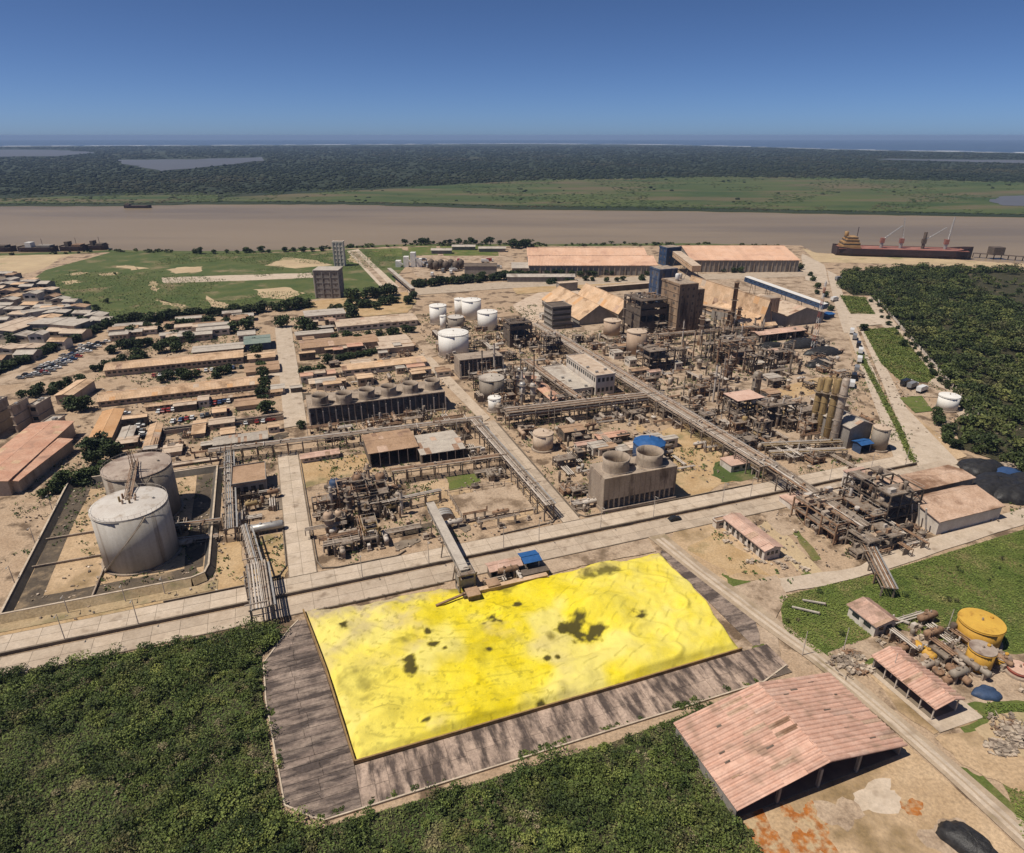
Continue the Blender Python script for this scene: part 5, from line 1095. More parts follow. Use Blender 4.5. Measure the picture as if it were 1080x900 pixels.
# ---------------------------------------------------------------- left process unit (foreground of the plant)
steel_frame("process_structure", "tangled brown process structure left of the pipe line", 12.5, 205, 22, 214, 9.5, 2, 2, 3, 'rust', 'steel', .6)
steel_frame("process_structure", "lower dark process structure right of the blue vessel", 22.5, 203, 29, 211, 7.2, 2, 2, 2, 'steeldark', 'steel', .6)
steel_frame("process_structure", "small green stained structure at the front of the left unit", 17.5, 183.5, 22, 191, 6.2, 1, 2, 2, 'yellowpipe', 'steel', .5)
vvessel(12.2, 214.6, 2.0, 9.6, 'bluedark', "fat dark blue upright vessel with ochre top in the left unit", plats=1); vvessel(7.8, 195.2, 1.55, 8.2, 'tanktan', "tan upright vessel at the left edge of the left unit", plats=1)
vvessel(11.2, 198, 1.3, 6.5, 'tanktan', "second tan vessel beside the left edge of the left unit", plats=1); vvessel(19.5, 210, 1.8, 12.5, 'rust', "tall rust brown reactor in the middle of the left unit", plats=2)
vvessel(15.5, 201, .8, 11.5, 'rust', "slender rust column at the front of the left unit", plats=2); vvessel(24, 216, .7, 13, 'tanktan', "slender tan column at the back of the left unit", plats=2); vvessel(10, 207, .6, 11, 'pipepale', "slender pale column beside the dark blue vessel", plats=2)
vvessel(28, 214, 1.7, 9.5, 'rust', "stout rust reactor at the right of the left unit", plats=1)
clutter("in the left process unit", 6, 196, 33, 218, 16, 8, 12, 14, 8, ng=4, mats=('rust', 'steel', 'steeldark', 'tanktan', 'pipe', 'yellowpipe')); clutter("at the front of the left process unit", 5, 180, 38, 195, 3, 4, 9, 16, 4.5, ng=2)
clutter("on the lot beside the covered dome", 36, 178, 78, 186, 1, 2, 3, 8, 3, ng=0); clutter("behind the ochre patch of the left unit", 10, 219, 32, 228, 8, 4, 6, 9, 6, ng=2, mats=('steeldark', 'walldark', 'rust'))
# half-round grey cover
t = thing("curved_cover", "pale grey half round cover beside the conveyor", "cover", 45.5, 190); m = MB()
pf = [(3.4 * math.cos(a), 2.6 * math.sin(a)) for a in [math.pi * k / 12 for k in range(13)]]; pmesh(t, "shell", 'alu', MB().prism(pf, 'y', 0, 4.2))
for y in (0, 1.4, 2.8, 4.2): pmesh(t, "rib", 'pipe', MB().prism([(p[0] * 1.04, p[1] * 1.05) for p in pf], 'y', y - .08, y + .08))
flat("pump_house", "flat pinkish concrete slab lot beside the half round cover", "slab", 51, 186, 76, 204, .75, 'yard', 'concrete', parapet=0)
m = thing("wire_fence", "low post fence around the concrete slab lot", "fence", 0, 0)
FP = [(50.5, 184.5), (76.5, 184), (76.5, 205), (50.5, 206)]
for a, c in zip(FP, FP[1:] + FP[:1]):
    n = 6
    for i in range(n): q = (a[0] + (c[0] - a[0]) * i / n, a[1] + (c[1] - a[1]) * i / n); pbox(m, "post", 'pipe', q[0] - .09, q[1] - .09, 0, q[0] + .09, q[1] + .09, 2.6)
    for z in (1.4, 2.5): pbeam(m, "rail", 'pipe', (*a, z), (*c, z), .09)
gable("brown_shed", "brown sagging roof shed left of the pale roofed shed", "shed", 27.8, 237.4, 46.6, 255.3, 6.5, 7.6, 'u', 'brownroof', 'walldark', open_='n', sheets=(10, 2))
gable("pale_shed", "pale patched roof shed right of the brown sagging shed", "shed", 47.2, 232, 64.4, 250, 5.2, 6.0, 'u', 'greyroof', 'walldark', open_='n', sheets=(8, 2))
shed("small pink roofed shed by the upper left road corner", (318, 484), (356, 474), 489, 'rose', 'wallwhite', rise=.4, sheets=(8, 1), windows=6)
clutter("between the pale patched shed and the central road", 64, 226, 74, 256, 4, 3, 6, 8, 5, ng=2); clutter("around the open sheds", 30, 256.5, 72, 282, 7, 6, 9, 14, 5, ng=2)
# ---------------------------------------------------------------- central process block
flat("control_building", "long two storey white control building", "building", 146.5, 278.5, 157, 314, 10.5, 'tanpale', 'wallwhite', storeys=2, wn_=4, wl=14, units=3)
flat("control_annex", "lower white annex left of the two storey white building", "building", 134, 280, 145.6, 318, 4.2, 'greyroof', 'wallwhite', wn_=5, wl=12, units=3)
gable("red_strip_roof", "narrow reddish roof strip left of the white annex", "shed", 119, 268, 124.5, 304, 4.5, 5.2, 'v', 'terracotta', 'walldark', sheets=(12, 1))
for i, p in enumerate(((544.5, 396, 5, 416), (551, 403, 5.5, 424), (557, 392, 6, 412), (562, 404, 5, 424), (548, 388, 4, 406), (568, 398, 4.5, 418))):
    h = hsolve(p[0], p[1], p[3]); u, v = GF.uv(p[0], p[1], h); r = p[2] / 2 * .55
    vvessel(u, v, r, h, ('pipepale', 'alu', 'pipe')[i % 3], ("pale slim column at the left of the central column cluster", "silver column at the front of the central column cluster", "thick grey column at the back of the central column cluster", "pale column at the right front of the central cluster", "thin silver column at the back left of the cluster", "thin grey column at the right of the central cluster")[i], plats=2)
clutter("in the central process unit", 92, 262, 126, 330, 26, 12, 16, 20, 10, ng=7, mats=('pipe', 'pipepale', 'steel', 'steeldark', 'alu', 'rust')); clutter("left of the cross pipe rack", 92, 238, 156, 250, 6, 6, 9, 10, 5, ng=2)
steel_frame("dark_tower_frame", "dark boxy steel frame right of the white tank group", *GF.uv(538, 367), *[a + b_ for a, b_ in zip(GF.uv(538, 367), (14, 12))], 15, 3, 2, 4, 'steeldark', 'steeldark', .9, clad=('walldark', .9))
steel_frame("dark_tower_frame", "smaller dark frame in the middle beside the main rack", *GF.uv(576, 376), *[a + b_ for a, b_ in zip(GF.uv(576, 376), (9, 8))], 11, 2, 2, 3, 'steeldark', 'steel', .8)
clutter("around the white tank group", 92, 335, 130, 395, 10, 8, 10, 16, 6, ng=5); clutter("beside the main diagonal rack", 134, 322, 158, 372, 8, 6, 9, 12, 7, ng=3)
shed("small red roofed pump shed behind the two stack cooling tower", (632, 463), (657, 454), 469, 'terracotta', 'walldark', rise=.4)
clutter("behind the two stack cooling tower", 92, 190, 128, 234, 7, 6, 10, 16, 5, ng=4); flat("sunken_pit", "small square concrete pit house behind the left fan stack", "building", 104, 194, 111, 201, 2.6, 'rose', 'concrete', parapet=.6)
flat("pink_hut", "small pink roofed hut beside the diagonal rack", "hut", *ext(GF, (772, 490), (786, 481), 499)[:2], *[a + b_ for a, b_ in zip(GF.uv(772, 490, 3), (8, 6))], 3.2, 'rose', 'wallwhite', parapet=0, wn_=2)
flat("road_hut", "low pink roofed block under the rack bridge", "hut", *GF.uv(838, 541), *[a + b_ for a, b_ in zip(GF.uv(838, 541), (10, 8))], 2.6, 'rose', 'wallwhite', parapet=0)
# ---------------------------------------------------------------- brown tower and dark steel building
def tower(label, u0, v0, u1, v1, h, wall, name="concrete_tower", bands=7, wins=3):
    w_, d = u1 - u0, v1 - v0; t = thing(name, label, "tower", u0, v0); pbox(t, "wall", wall, 0, 0, 0, w_, d, h); pbox(t, "parapet", wall, -.4, -.4, h, w_ + .4, d + .4, h + 1.2); pbox(t, "roof_slab", 'concrete', .4, .4, h + 1.2, w_ - .4, d - .4, h + 1.3)
    for k in range(1, bands): pbox(t, "floor_band", wall, -.25, -.25, h * k / bands - .3, w_ + .25, d + .25, h * k / bands)
    for k in range(bands): win_row(t, .5, w_ - .5, 0, h * (k + .35) / bands, h * (k + .7) / bands, wins, frac=.3, mat='walldark'); win_row(t, .5, d - .5, 0, h * (k + .35) / bands, h * (k + .7) / bands, 2, 'x', frac=.25, mat='walldark')
    for x in (0, w_ * .33, w_ * .66, w_): pbox(t, "pilaster", wall, x - .4, -.4, 0, x + .4, -.003, h)
    return t
tower("tall brown concrete tower above the plant", 243, 356, 256, 377, 33, 'concrete_b'); tower("lower brown side tower behind the tall concrete tower", 256.5, 360, 264, 375, 28, 'concrete_b')
vvessel(247, 366, 1.4, 5, 'white', "white vessel on top of the tall brown tower", z=34.2, plats=0); vvessel(252, 370, 1., 4, 'pipepale', "smaller pale vessel on top of the tall brown tower", z=34.2, plats=0)
steel_frame("dark_steel_building", "dark many floored steel building left of the brown tower", 222, 366, 241, 388, 23, 4, 3, 5, 'steeldark', 'steeldark', .95, clad=('walldark', .9))
clutter("inside the dark steel building", 224, 368, 239, 384, 10, 6, 6, 0, 14, ng=0, mats=('steeldark', 'rust', 'walldark'))
t = tower("blue clad transfer tower behind the brown tower", *GF.uv(693, 322), *[a + b_ for a, b_ in zip(GF.uv(693, 322), (15, 14))], 26, 'navy', "transfer_tower", 4, 2)
t = tower("small dark blue transfer house near the riverside warehouse", *GF.uv(702, 281), *[a + b_ for a, b_ in zip(GF.uv(702, 281), (16, 14))], 17, 'bluedark', "transfer_tower", 3, 2)
conveyor("tan conveyor gallery sloping from the riverside to the blue tower", (*GF.uv(712, 284), 12), (*GF.uv(733, 296), 8), 8, 5, 'tanroof', 'tanpale', 3)
STK = [(777.5, 297.5, 354, 5.0, 'rust', "tallest rust brown chimney beside the big tan roof"), (780.5, 324, 350, 4.2, 'rust', "short rust chimney just right of the tallest chimney"), (769.5, 328, 357, 3.2, 'rust', "thin rust chimney just left of the tallest chimney"), (741.5, 333, 364, 5.2, 'tanktan', "tan chimney column in front of the big tan roof"), (686, 356, 384, 3, 'tanktan', "thin tan column in front of the brown tower"), (660, 312, 352, 2.2, 'steel', "slender mast left of the dark steel building")]
for x, y, yb, wpx, mt, lb in STK:
    h = hsolve(x, y, yb); u, v = GF.uv(x, y, h); X, Y = G(x, y, h); r = wpx / 2 * (Y * ct - (h - H) * st) / F
    t = thing("chimney", lb, "chimney", u, v); pmesh(t, "shaft", mt, MB().lathe([(r * 1.2, 0), (r, h * .3), (r * .9, h - 1), (r * 1.05, h - 1), (r * 1.05, h)], 16), True); pmesh(t, "mouth", 'steeldark', MB().lathe([(r * .8, h), (r * .8, h + .1)], 12))
    for k in range(3): z = h * (.45 + .22 * k); pmesh(t, "platform", 'steel', MB().lathe([(r, z), (r + .9, z), (r + .9, z + .15), (r, z + .15)], 14, cap=False))
for (p0, p1) in (((860.5, 296, 58), (857, 372)),):
    u, v = GF.uv(857, 372); t = thing("lattice_mast", "tall red and white lattice mast by the black heaps", "mast", u, v); hh = hsolve(862, 296, 372)
    for k in range(12):
        z0, z1 = hh * k / 12, hh * (k + 1) / 12; s0 = 1.1 * (1 - k / 16)
        for sx in (-1, 1):
            for sy in (-1, 1): pbeam(t, "mast_leg", ('red', 'white')[k % 2], (sx * s0, sy * s0, z0), (sx * s0 * .94, sy * s0 * .94, z1), .22)
        pbeam(t, "mast_brace", ('red', 'white')[k % 2], (-s0, -s0, z0), (s0, -s0, z1), .16); pbeam(t, "mast_brace", ('red', 'white')[k % 2], (-s0, -s0, z1), (-s0, s0, z0), .16)
# ---------------------------------------------------------------- storage halls
def hall(label, rf, rn, ef, en, hr, he, roof='tanroof', wall='wallgrey', sheets=None, name="storage_hall", sym=True):
    "photo points: ridge far/near, left eave far/near"
    a, b_, c, d = GF.uv(*rf, hr), GF.uv(*rn, hr), GF.uv(*ef, he), GF.uv(*en, he); R = (a[0] + b_[0]) / 2; L = (c[0] + d[0]) / 2; v0, v1 = min(b_[1], d[1]), max(a[1], c[1]); half = max(4, R - L)
    return gable(name, label, "storage hall", R - half, v0, R + half, v1, he, hr, 'v', roof, wall, sheets=sheets)
hall("tan gabled storage hall beside the grey office block", (589, 302), (633, 322), (578, 316), (604, 337), 13, 4, sheets=(14, 2)); hall("second tan gabled storage hall left of the dark steel building", (621, 300), (662, 318), (612, 310), (638, 325), 13, 5, sheets=(14, 2))
hall("largest tan storage hall right of the brown tower", (740, 290), (800, 318), (733, 316), (775, 338), 22, 5, sheets=(18, 4))
gable("storage_hall", "tan hall with grey end right of the tall chimney", "storage hall", *GF.uv(792, 352), *[a + b_ for a, b_ in zip(GF.uv(792, 352), (28, 44))], 9, 14, 'v', 'tanroof', 'wallgrey', sheets=(12, 2))
gable("storage_hall", "low tan cross roofed hall in front of the storage halls", "storage hall", *GF.uv(783, 356), *[a + b_ for a, b_ in zip(GF.uv(783, 356), (26, 14))], 6, 10, 'u', 'tanroof', 'wallgrey', sheets=(8, 2))
gable("storage_hall", "wide pale hall near the blue roofed conveyor", "storage hall", *GF.uv(826, 345), *[a + b_ for a, b_ in zip(GF.uv(826, 345), (34, 46))], 7, 12, 'v', 'tanpale', 'wallgrey', sheets=(12, 3))
gable("open_canopy", "pink roofed open canopy in front of the tan halls", "canopy", *GF.uv(800, 362), *[a + b_ for a, b_ in zip(GF.uv(800, 362), (36, 9))], 5, 6, 'u', 'rose', 'walldark', open_='n', sheets=(10, 1))
tower("small gabled transfer tower on the tan hall roofs", *GF.uv(807, 346), *[a + b_ for a, b_ in zip(GF.uv(807, 346), (8, 9))], 19, 'tanktan', "transfer_tower", 3, 2)
conveyor("long conveyor gallery with a blue white roof above the halls", (*GF.uv(784, 318), 16), (*GF.uv(868, 338), 8), 5, 3.5, 'bluedark', 'white', 5)
shed("blue roofed hut at the end of the long conveyor", (864, 333), (873, 329), 337, 'blue', 'bluedark', rise=.4)
conveyor("tan elevated pipe gallery joining the chimneys and the brown tower", (*GF.uv(732, 345), 14), (*GF.uv(772, 350), 12), 2.5, 2., 'tanktan', 'tanktan', 2)
flat("grey_office", "grey four storey office with a lit end beside the tan hall", "office building", *GF.uv(582, 348), *[a + b_ for a, b_ in zip(GF.uv(582, 348), (14, 14))], 15, 'walldark', 'wallgrey', storeys=4, band=True)
clutter("between the tan tanks and the main rack", 180, 330, 240, 352, 12, 10, 12, 16, 8, ng=4); clutter("in the acid unit below the brown tower", 212, 270, 268, 330, 28, 14, 18, 20, 13, ng=9, mats=('rust', 'steeldark', 'steel', 'tanktan', 'pipe'))
clutter("right of the main diagonal rack", 178, 236, 212, 262, 12, 8, 10, 16, 7, ng=5, mats=('rust', 'steeldark', 'steel', 'pipe')); clutter("beside the unit with the four tall columns", 186, 204, 214, 228, 14, 8, 10, 12, 9, ng=5, mats=('steeldark', 'rust', 'steel', 'yellowpipe'))
clutter("below the tan halls", 262, 326, 300, 350, 10, 6, 8, 10, 10, ng=4, mats=('rust', 'steeldark', 'tanktan', 'steel')); clutter("on the right yard behind the columns", 215, 222, 262, 262, 8, 6, 8, 12, 5, ng=2)
steel_frame("process_structure", "open steel structure with a pink roof in the right unit", *GF.uv(775, 448), *[a + b_ for a, b_ in zip(GF.uv(775, 448), (14, 10))], 9, 3, 2, 2, 'steeldark', 'steel', .6, roof='rose')
steel_frame("process_structure", "dark steel structure left of the four tall columns", *GF.uv(806, 452), *[a + b_ for a, b_ in zip(GF.uv(806, 452), (16, 12))], 10, 3, 2, 3, 'steeldark', 'steel', .6)
steel_frame("process_structure", "brown steel structure below the tall chimneys", 236, 292, 252, 306, 13, 3, 2, 3, 'rust', 'steel', .6); steel_frame("process_structure", "dark steel structure behind the diagonal rack", 190, 300, 206, 314, 12, 3, 2, 3, 'steeldark', 'steel', .7)
h = hsolve(800, 392, 416); u, v = GF.uv(800, 392, h); vvessel(u, v, 2.2, h, 'tankgrey', "grey column standing on the ochre ground right of the chimneys", plats=1)
# four tall ochre columns
CT = [(867, 401, 454, 'yellowpipe', "leftmost of the four tall ochre columns"), (874.5, 401, 458, 'yellowpipe', "second from left of the four tall ochre columns"), (884, 401.5, 463, 'yellowpipe', "third from left of the four tall ochre columns"), (892.5, 402, 469, 'pipe', "rightmost and greyest of the four tall columns")]
for x, y, yb, mt, lb in CT:
    h = hsolve(x, y, yb); u, v = GF.uv(x, y, h); t = vvessel(u, v, 1.5, h + 1.2, mt, lb, plats=1, name="tall_column", cat="column")
    pcyl(t, "overhead_pipe", 'pipepale', (2.1, .3, .5), (2.1, .3, h - 1), .28, 8)
    for k in range(4): pmesh(t, "stiffener_ring", mt, MB().lathe([(1.51, h * (k + 1) / 5), (1.65, h * (k + 1) / 5), (1.65, h * (k + 1) / 5 + .2), (1.51, h * (k + 1) / 5 + .2)], 14, cap=False))
gable("grey_shed", "grey gabled shed right of the four tall columns", "shed", 217, 187, 229, 204, 9.6, 11.8, 'v', 'greyroof', 'wallgrey', sheets=(10, 2))
gable("blue_canopy", "small bright blue canopy in front of the grey gabled shed", "canopy", 218.5, 181.2, 224, 185.5, 4.2, 4.7, 'u', 'blue', 'bluedark', open_='n', posts=1)
clutter("in front of the four tall columns", 184, 178, 214, 198, 5, 6, 12, 8, 3.5, ng=1, mats=('yellowpipe', 'pipe', 'pipepale', 'steel')); clutter("behind the four tall columns", 220, 208, 240, 236, 5, 4, 5, 10, 5, ng=2)
# ---------------------------------------------------------------- right-hand burnt unit
steel_frame("collapsed_unit", "tall rusty steel unit beside the rust roofed sheds", 180, 134, 194, 152, 13, 3, 3, 3, 'steeldark', 'steel', .75, brace=.6, roof=None)
steel_frame("collapsed_unit", "low tangled steel unit beside the rack bridge", 158, 133, 178, 152, 7.5, 4, 3, 2, 'rust', 'steel', .6, brace=.6); steel_frame("collapsed_unit", "front steel frame of the burnt unit near the track", 162, 124, 176, 132, 5.5, 3, 1, 2, 'steel', 'steel', .6, brace=.6)
flat("unit_penthouse", "pink roofed cabin raised on the burnt steel unit", "cabin", 183, 151.5, 191, 156.5, 11, 'rose', 'wallwhite', parapet=0, wn_=2)
for i, (zz, lb) in enumerate(((4.2, "lowest"), (7.2, "middle"), (10.2, "highest"))): pipe_rack(lb + " pale duct line on the front of the burnt unit", (194, 137 - i * .0), (181, 154), 1.2, zz, 2, 9, mats=('pipepale',), tray=False)
clutter("in the burnt unit on the right", 158, 130, 192, 153, 22, 12, 14, 18, 7, ng=4, mats=('rust', 'steeldark', 'steel', 'tankgrey')); clutter("at the foot of the burnt unit", 162, 122, 190, 131, 4, 4, 8, 12, 3, ng=1, mats=('rust', 'steel', 'tanktan'))
for i in range(6): u, v = 192 + i * .6, 128 + i * 3.2; t = thing("leaning_pipe", "pale pipe leaning against the burnt steel unit", "pipe", u, v, group="pipes leaning on the burnt unit"); pcyl(t, "pipe", 'pipepale', (0, 0, 0), (-2.2, .6, 9.5), .28, 8); pcyl(t, "flange", 'pipe', (0, 0, .05), (-.1, .02, .4), .42, 8)
gable("rust_shed", "rust stained flat roofed store behind the burnt unit", "shed", 192, 143.5, 232, 153.5, 5.5, 6.2, 'u', 'rustroof', 'wallgrey', sheets=(16, 2)); gable("rust_shed", "rust stained gabled store at the end of the side road", "shed", 194, 126, 223, 140.5, 5.2, 7.4, 'u', 'rustroof', 'wallwhite', sheets=(14, 2), off=.72)
# burnt white-walled house
t = gable("gutted_house", "gutted white walled house with black window holes", "house", 131.2, 133.5, 137.2, 153.5, 4.0, 4.8, 'v', 'rose', 'wallwhite', windows=3, sheets=(9, 1), miss=.12)
for i in range(7): q = 1 + i * 2.7; pbox(t, "doorway", 'walldark', -.06, q, .4, .06, q + 1.2, 2.9)
flat("gutted_annex", "roofless rear end of the gutted white house", "house", 128.5, 153.8, 136, 160 - 4.2, 2.8, 'brownroof', 'wallwhite', parapet=.4, wn_=2)
for i in range(16):
    u, v = rnd.uniform(126, 142), rnd.uniform(126, 152); t = thing("rubble_pile", "small heap of broken masonry around the gutted house", "rubble", u, v, .2, group="rubble by the gutted house"); m = MB()
    for _ in range(9): a = rnd.uniform(.15, .5); x, y = rnd.gauss(0, .7), rnd.gauss(0, .7); m.box(x - a, y - a, 0, x + a * rnd.uniform(.5, 1.4), y + a, a * rnd.uniform(.6, 1.6))
    pmesh(t, "chunks", 'rubble', m)
# black covered heaps
def heap(label, x, y, rx, ry, h, mat='black', group=None, z=.3, rot=0.):
    rg = np.random.default_rng(int(x * 7 + y)); m = MB(); n, k = 28, 9; m.v = []; 
    for j in range(k):
        f = j / (k - 1); rr = math.cos(f * math.pi / 2) ** .8
        for i in range(n): a = 2 * math.pi * i / n; w_ = 1 + .10 * math.sin(3 * a + x) + .05 * math.sin(7 * a + y) + rg.uniform(-.03, .03); m.v.append((rx * rr * w_ * math.cos(a), ry * rr * w_ * math.sin(a), h * math.sin(f * math.pi / 2) + rg.uniform(-.06, .06) * h))
    m.f = [(j * n + i, j * n + (i + 1) % n, (j + 1) * n + (i + 1) % n, (j + 1) * n + i) for j in range(k - 1) for i in range(n)]
    o = link("covered_heap", m.mesh("covered_heap", mat, True), None, (x, y, z), (0, 0, rot)); return tag(o, label, "heap", group)
for p, rx, ry, h, lb in (((1034, 495), 9, 6, 3.2, "small black covered heap left of the blue tarpaulin"), ((1050, 515), 13, 7, 4.2, "large black covered heap behind the rust stained stores"), ((1068, 523), 10, 6, 4, "black covered heap at the right edge, front of the row"), ((1085, 514), 10, 7, 4, "black covered heap at the right edge, rear of the row"),
                         ((845, 365), 14, 7, 4, "long black heap beside the lattice mast"), ((868, 373), 12, 6, 3.6, "black heap right of the lattice mast"), ((864, 385), 10, 5, 3.2, "black heap in front of the lattice mast"), ((812, 366), 9, 4, 2.6, "small black heap left of the mast heaps")):
    heap(lb, *G(*p), rx, ry, h, rot=rnd.uniform(.2, .6))
heap("crumpled blue and white tarpaulin heap beside the black heaps", *G(1058, 499), 6, 4, 1.8, 'carblue'); 
def chunks(label, x, y, rx, ry, h):
    t = tag(link("rubble_heap", None, None, (x, y, .2)), label, "rubble"); m = MB()
    for _ in range(150):
        a = rnd.uniform(0, 6.28); q = rnd.random() ** .6; s = rnd.uniform(.2, .7) * (1.2 - q * .6); X, Y = rx * q * math.cos(a), ry * q * math.sin(a); z = h * (1 - q) * rnd.uniform(.3, 1); d1, d2 = rnd.uniform(-.5, .5) * s, rnd.uniform(-.5, .5) * s
        m.add([(X + dx * s + d1 * (z_ > z), Y + dy * s * .8 + d2 * (z_ > z), z_) for z_ in (z - s * .8, z + s * rnd.uniform(.4, .7)) for dx, dy in ((-1, -.8), (.9, -1), (1, .9), (-.8, 1))], [(4, 5, 6, 7), (0, 1, 5, 4), (1, 2, 6, 5), (2, 3, 7, 6), (3, 0, 4, 7)])
    pmesh(t, "blocks", 'rubble', m)["kind"] = "stuff"; return t
chunks("pale debris heap beside the tarpaulin", *G(1066, 492), 5, 3, 1.2)
# ---------------------------------------------------------------- big pink shed and its neighbours at lower right
t = gable("pink_warehouse", "big pink gabled warehouse with open end in the foreground", "warehouse", 69.6, 66, 111.2, 86.8, 3.6, 7.6, 'v', 'pinkroof', 'wallgrey', sheets=(20, 4), open_='n', over=.5, posts=6, miss=.02, canal=True)
for s in (10, 20, 30): pbox(t, "end_column", 'wallgrey', s - .3, .1, 0, s + .3, .7, 5.2)
for _ in range(26):
    sl = rnd.choice((0, 1)); x = rnd.uniform(1.5, 19); y = rnd.uniform(.5, 20); zz = 3.6 + 4 * x / 20.8 + .34; X = x if sl == 0 else 41.6 - x
    o = pbox(t, "patch", rnd.choice(('walldark', 'brownroof', 'walldark')), X - rnd.uniform(.3, 1.1), y - .12, zz - .02, X + rnd.uniform(.3, 1.1), y + rnd.uniform(.1, .3), zz + .05); o.rotation_euler.y = (-1 if sl == 0 else 1) * math.atan(4 / 20.8)
for y in (6.8, 13.4):
    for sl in (0, 1):
        for x in (6.6, 13.3):
            pass
gable("open_shed", "open sided pink roofed shed on posts beside the track", "shed", 125.6, 70.6, 133.3, 87.2, 4.2, 5.2, 'v', 'pinkroof', 'wallgrey', sheets=(16, 1), open_='lrn', posts=5, off=.62, canal=True)
sheet("shed_slab", [(124.5, 67.5), (137.5, 67.2), (137.5, 72), (134.5, 88), (124.5, 88)], .26, 'slab_l')
gable("white_shed", "small white walled shed with pink roof by the field", "shed", 135.4, 95.8, 142.2, 104.6, 3.8, 4.6, 'v', 'rose', 'wallwhite', sheets=(8, 1), windows=2, off=.7)
tank("yellow_tank", "largest ochre yellow tank in the scrap yard", 1036, 655, 42, 686, 'yellowtank', 'yellowtop', 36, cone=.05); tank("yellow_tank", "middle sized ochre tank with rusty pale top in the scrap yard", 1037, 683.5, 25, 712, 'yellowtank', 'tanktop', 28, cone=.05); tank("yellow_tank", "small ochre tank right of the middle sized one", 1058, 692, 16, 705, 'yellowtank', 'tanktop', 22, cone=.05)
tank("red_tank", "short reddish tank at the right edge of the scrap yard", 1076, 704, 22, 716, 'red', 'rose', 22, cone=.04)
drum(*GF.uv(973, 692), 5.2, 1.25, 'yellowtank', "yellow drum lying behind the open sided shed", axis='v', hz=.4); drum(*GF.uv(984, 702), 2.4, .7, 'yellowtank', "small yellow drum in front of the long yellow drum", axis='v', hz=.3); drum(*GF.uv(1000, 720), 3.0, .9, 'rust', "rusty drum beside the open sided shed", axis='u', hz=.3)
clutter("in the scrap yard behind the open shed", 137, 76, 158, 98, 14, 12, 12, 24, 3.2, ng=2, mats=('rust', 'steel', 'tanktan', 'pipe', 'tankgrey')); heap("crumpled blue and black tarpaulin heap in the scrap yard", *G(1040, 733), 3.2, 2.2, 1.4, 'bluedark')
chunks("white rubble heap at the right edge", *G(1072, 776), 5, 4, 1.6); chunks("smaller pale rubble heap in front of the white rubble heap", *G(1055, 790), 3.4, 2.4, 1.1); heap("black covered machine at the lower right corner", *G(1022, 893), 5.5, 3.2, 2.4, 'black', rot=-.9)
for i in range(70):
    u, v = rnd.choice(((rnd.uniform(134, 160), rnd.uniform(74, 100)), (rnd.uniform(118, 126), rnd.uniform(86, 94)), (rnd.uniform(136, 156), rnd.uniform(52, 72)))); t = thing("scrap_pile", "small heap of scrap and rubble at the lower right", "scrap", u, v, .35, group="scrap heaps at the lower right"); m = MB()
    for _ in range(10):
        a = rnd.uniform(.1, .45); x, y = rnd.gauss(0, .6), rnd.gauss(0, .6); z = rnd.uniform(0, .3)
        if rnd.random() < .6: m.box(x - a, y - a, 0, x + a * rnd.uniform(.5, 1.6), y + a, a * rnd.uniform(.6, 1.8))
        else: m.bar((x, y, z), (x + rnd.uniform(-1.2, 1.2), y + rnd.uniform(-1.2, 1.2), z + rnd.uniform(0, .8)), .09, 5)
    pmesh(t, "pieces", rnd.choice(('rubble', 'rust', 'rubble', 'steel')), m)
for i, (u, v, a, L) in enumerate(((128.5, 107.5, 2.4, 7), (133, 110, 2.5, 6), (146, 99, 2.3, 9), (148, 96, 2.2, 11))): t = thing("fallen_beam", ("pale beam lying in the green field corner", "second pale beam lying in the green field", "long pale trough behind the white walled shed", "longest pale trough leading into the scrap yard")[i], "beam", u, v, .5, rot=a); pbeam(t, "beam", 'greyroof', (0, 0, .4), (L, 0, .4), .5 + .3 * (i > 1), .35); pbeam(t, "end_plate", 'steel', (0, -.4, .35), (0, .4, .35), .15, .7)
# poles on the field and by the roads
for i, p in enumerate(((846, 692), (889, 688), (998, 668), (939, 716))): pole(*GF.uv(*p), 7.5, label=("bare pole at the left of the green field", "leaning pole in front of the white walled shed", "pole between the white shed and the ochre tank", "pole beside the open sided shed and track")[i], arm=False, z=.3)
for i, u in enumerate((-62, -45, 14, 34, 58, 70, 92, 112, 140, 152, 188, 208, 226)): pole(u, 166.15, 8.5, label=f"{ordw(i)} slim lamp post from the left on the divider between the carriageways", group="lamp posts on the road divider", z=.6)
for i, (u, v) in enumerate(((-64, 179), (-50, 179), (-40, 179), (-82, 200), (-82, 222), (-82, 244))): pole(u, v, 6, label=("leftmost", "middle", "rightmost")[i] + " thin post on the verge before the bund" if i < 3 else ("nearest", "middle", "farthest")[i - 3] + " thin post outside the left side of the bund", group="posts outside the bund")
for i in range(12): u, v = GF.uv(*(p for p in ((325 + 13 * i, 462 - 2.1 * i)))); pole(u, v, 6.5, label=f"{ordw(i)} thin pole from the left in front of the long cooling tower", group="poles before the long cooling tower", arm=False)
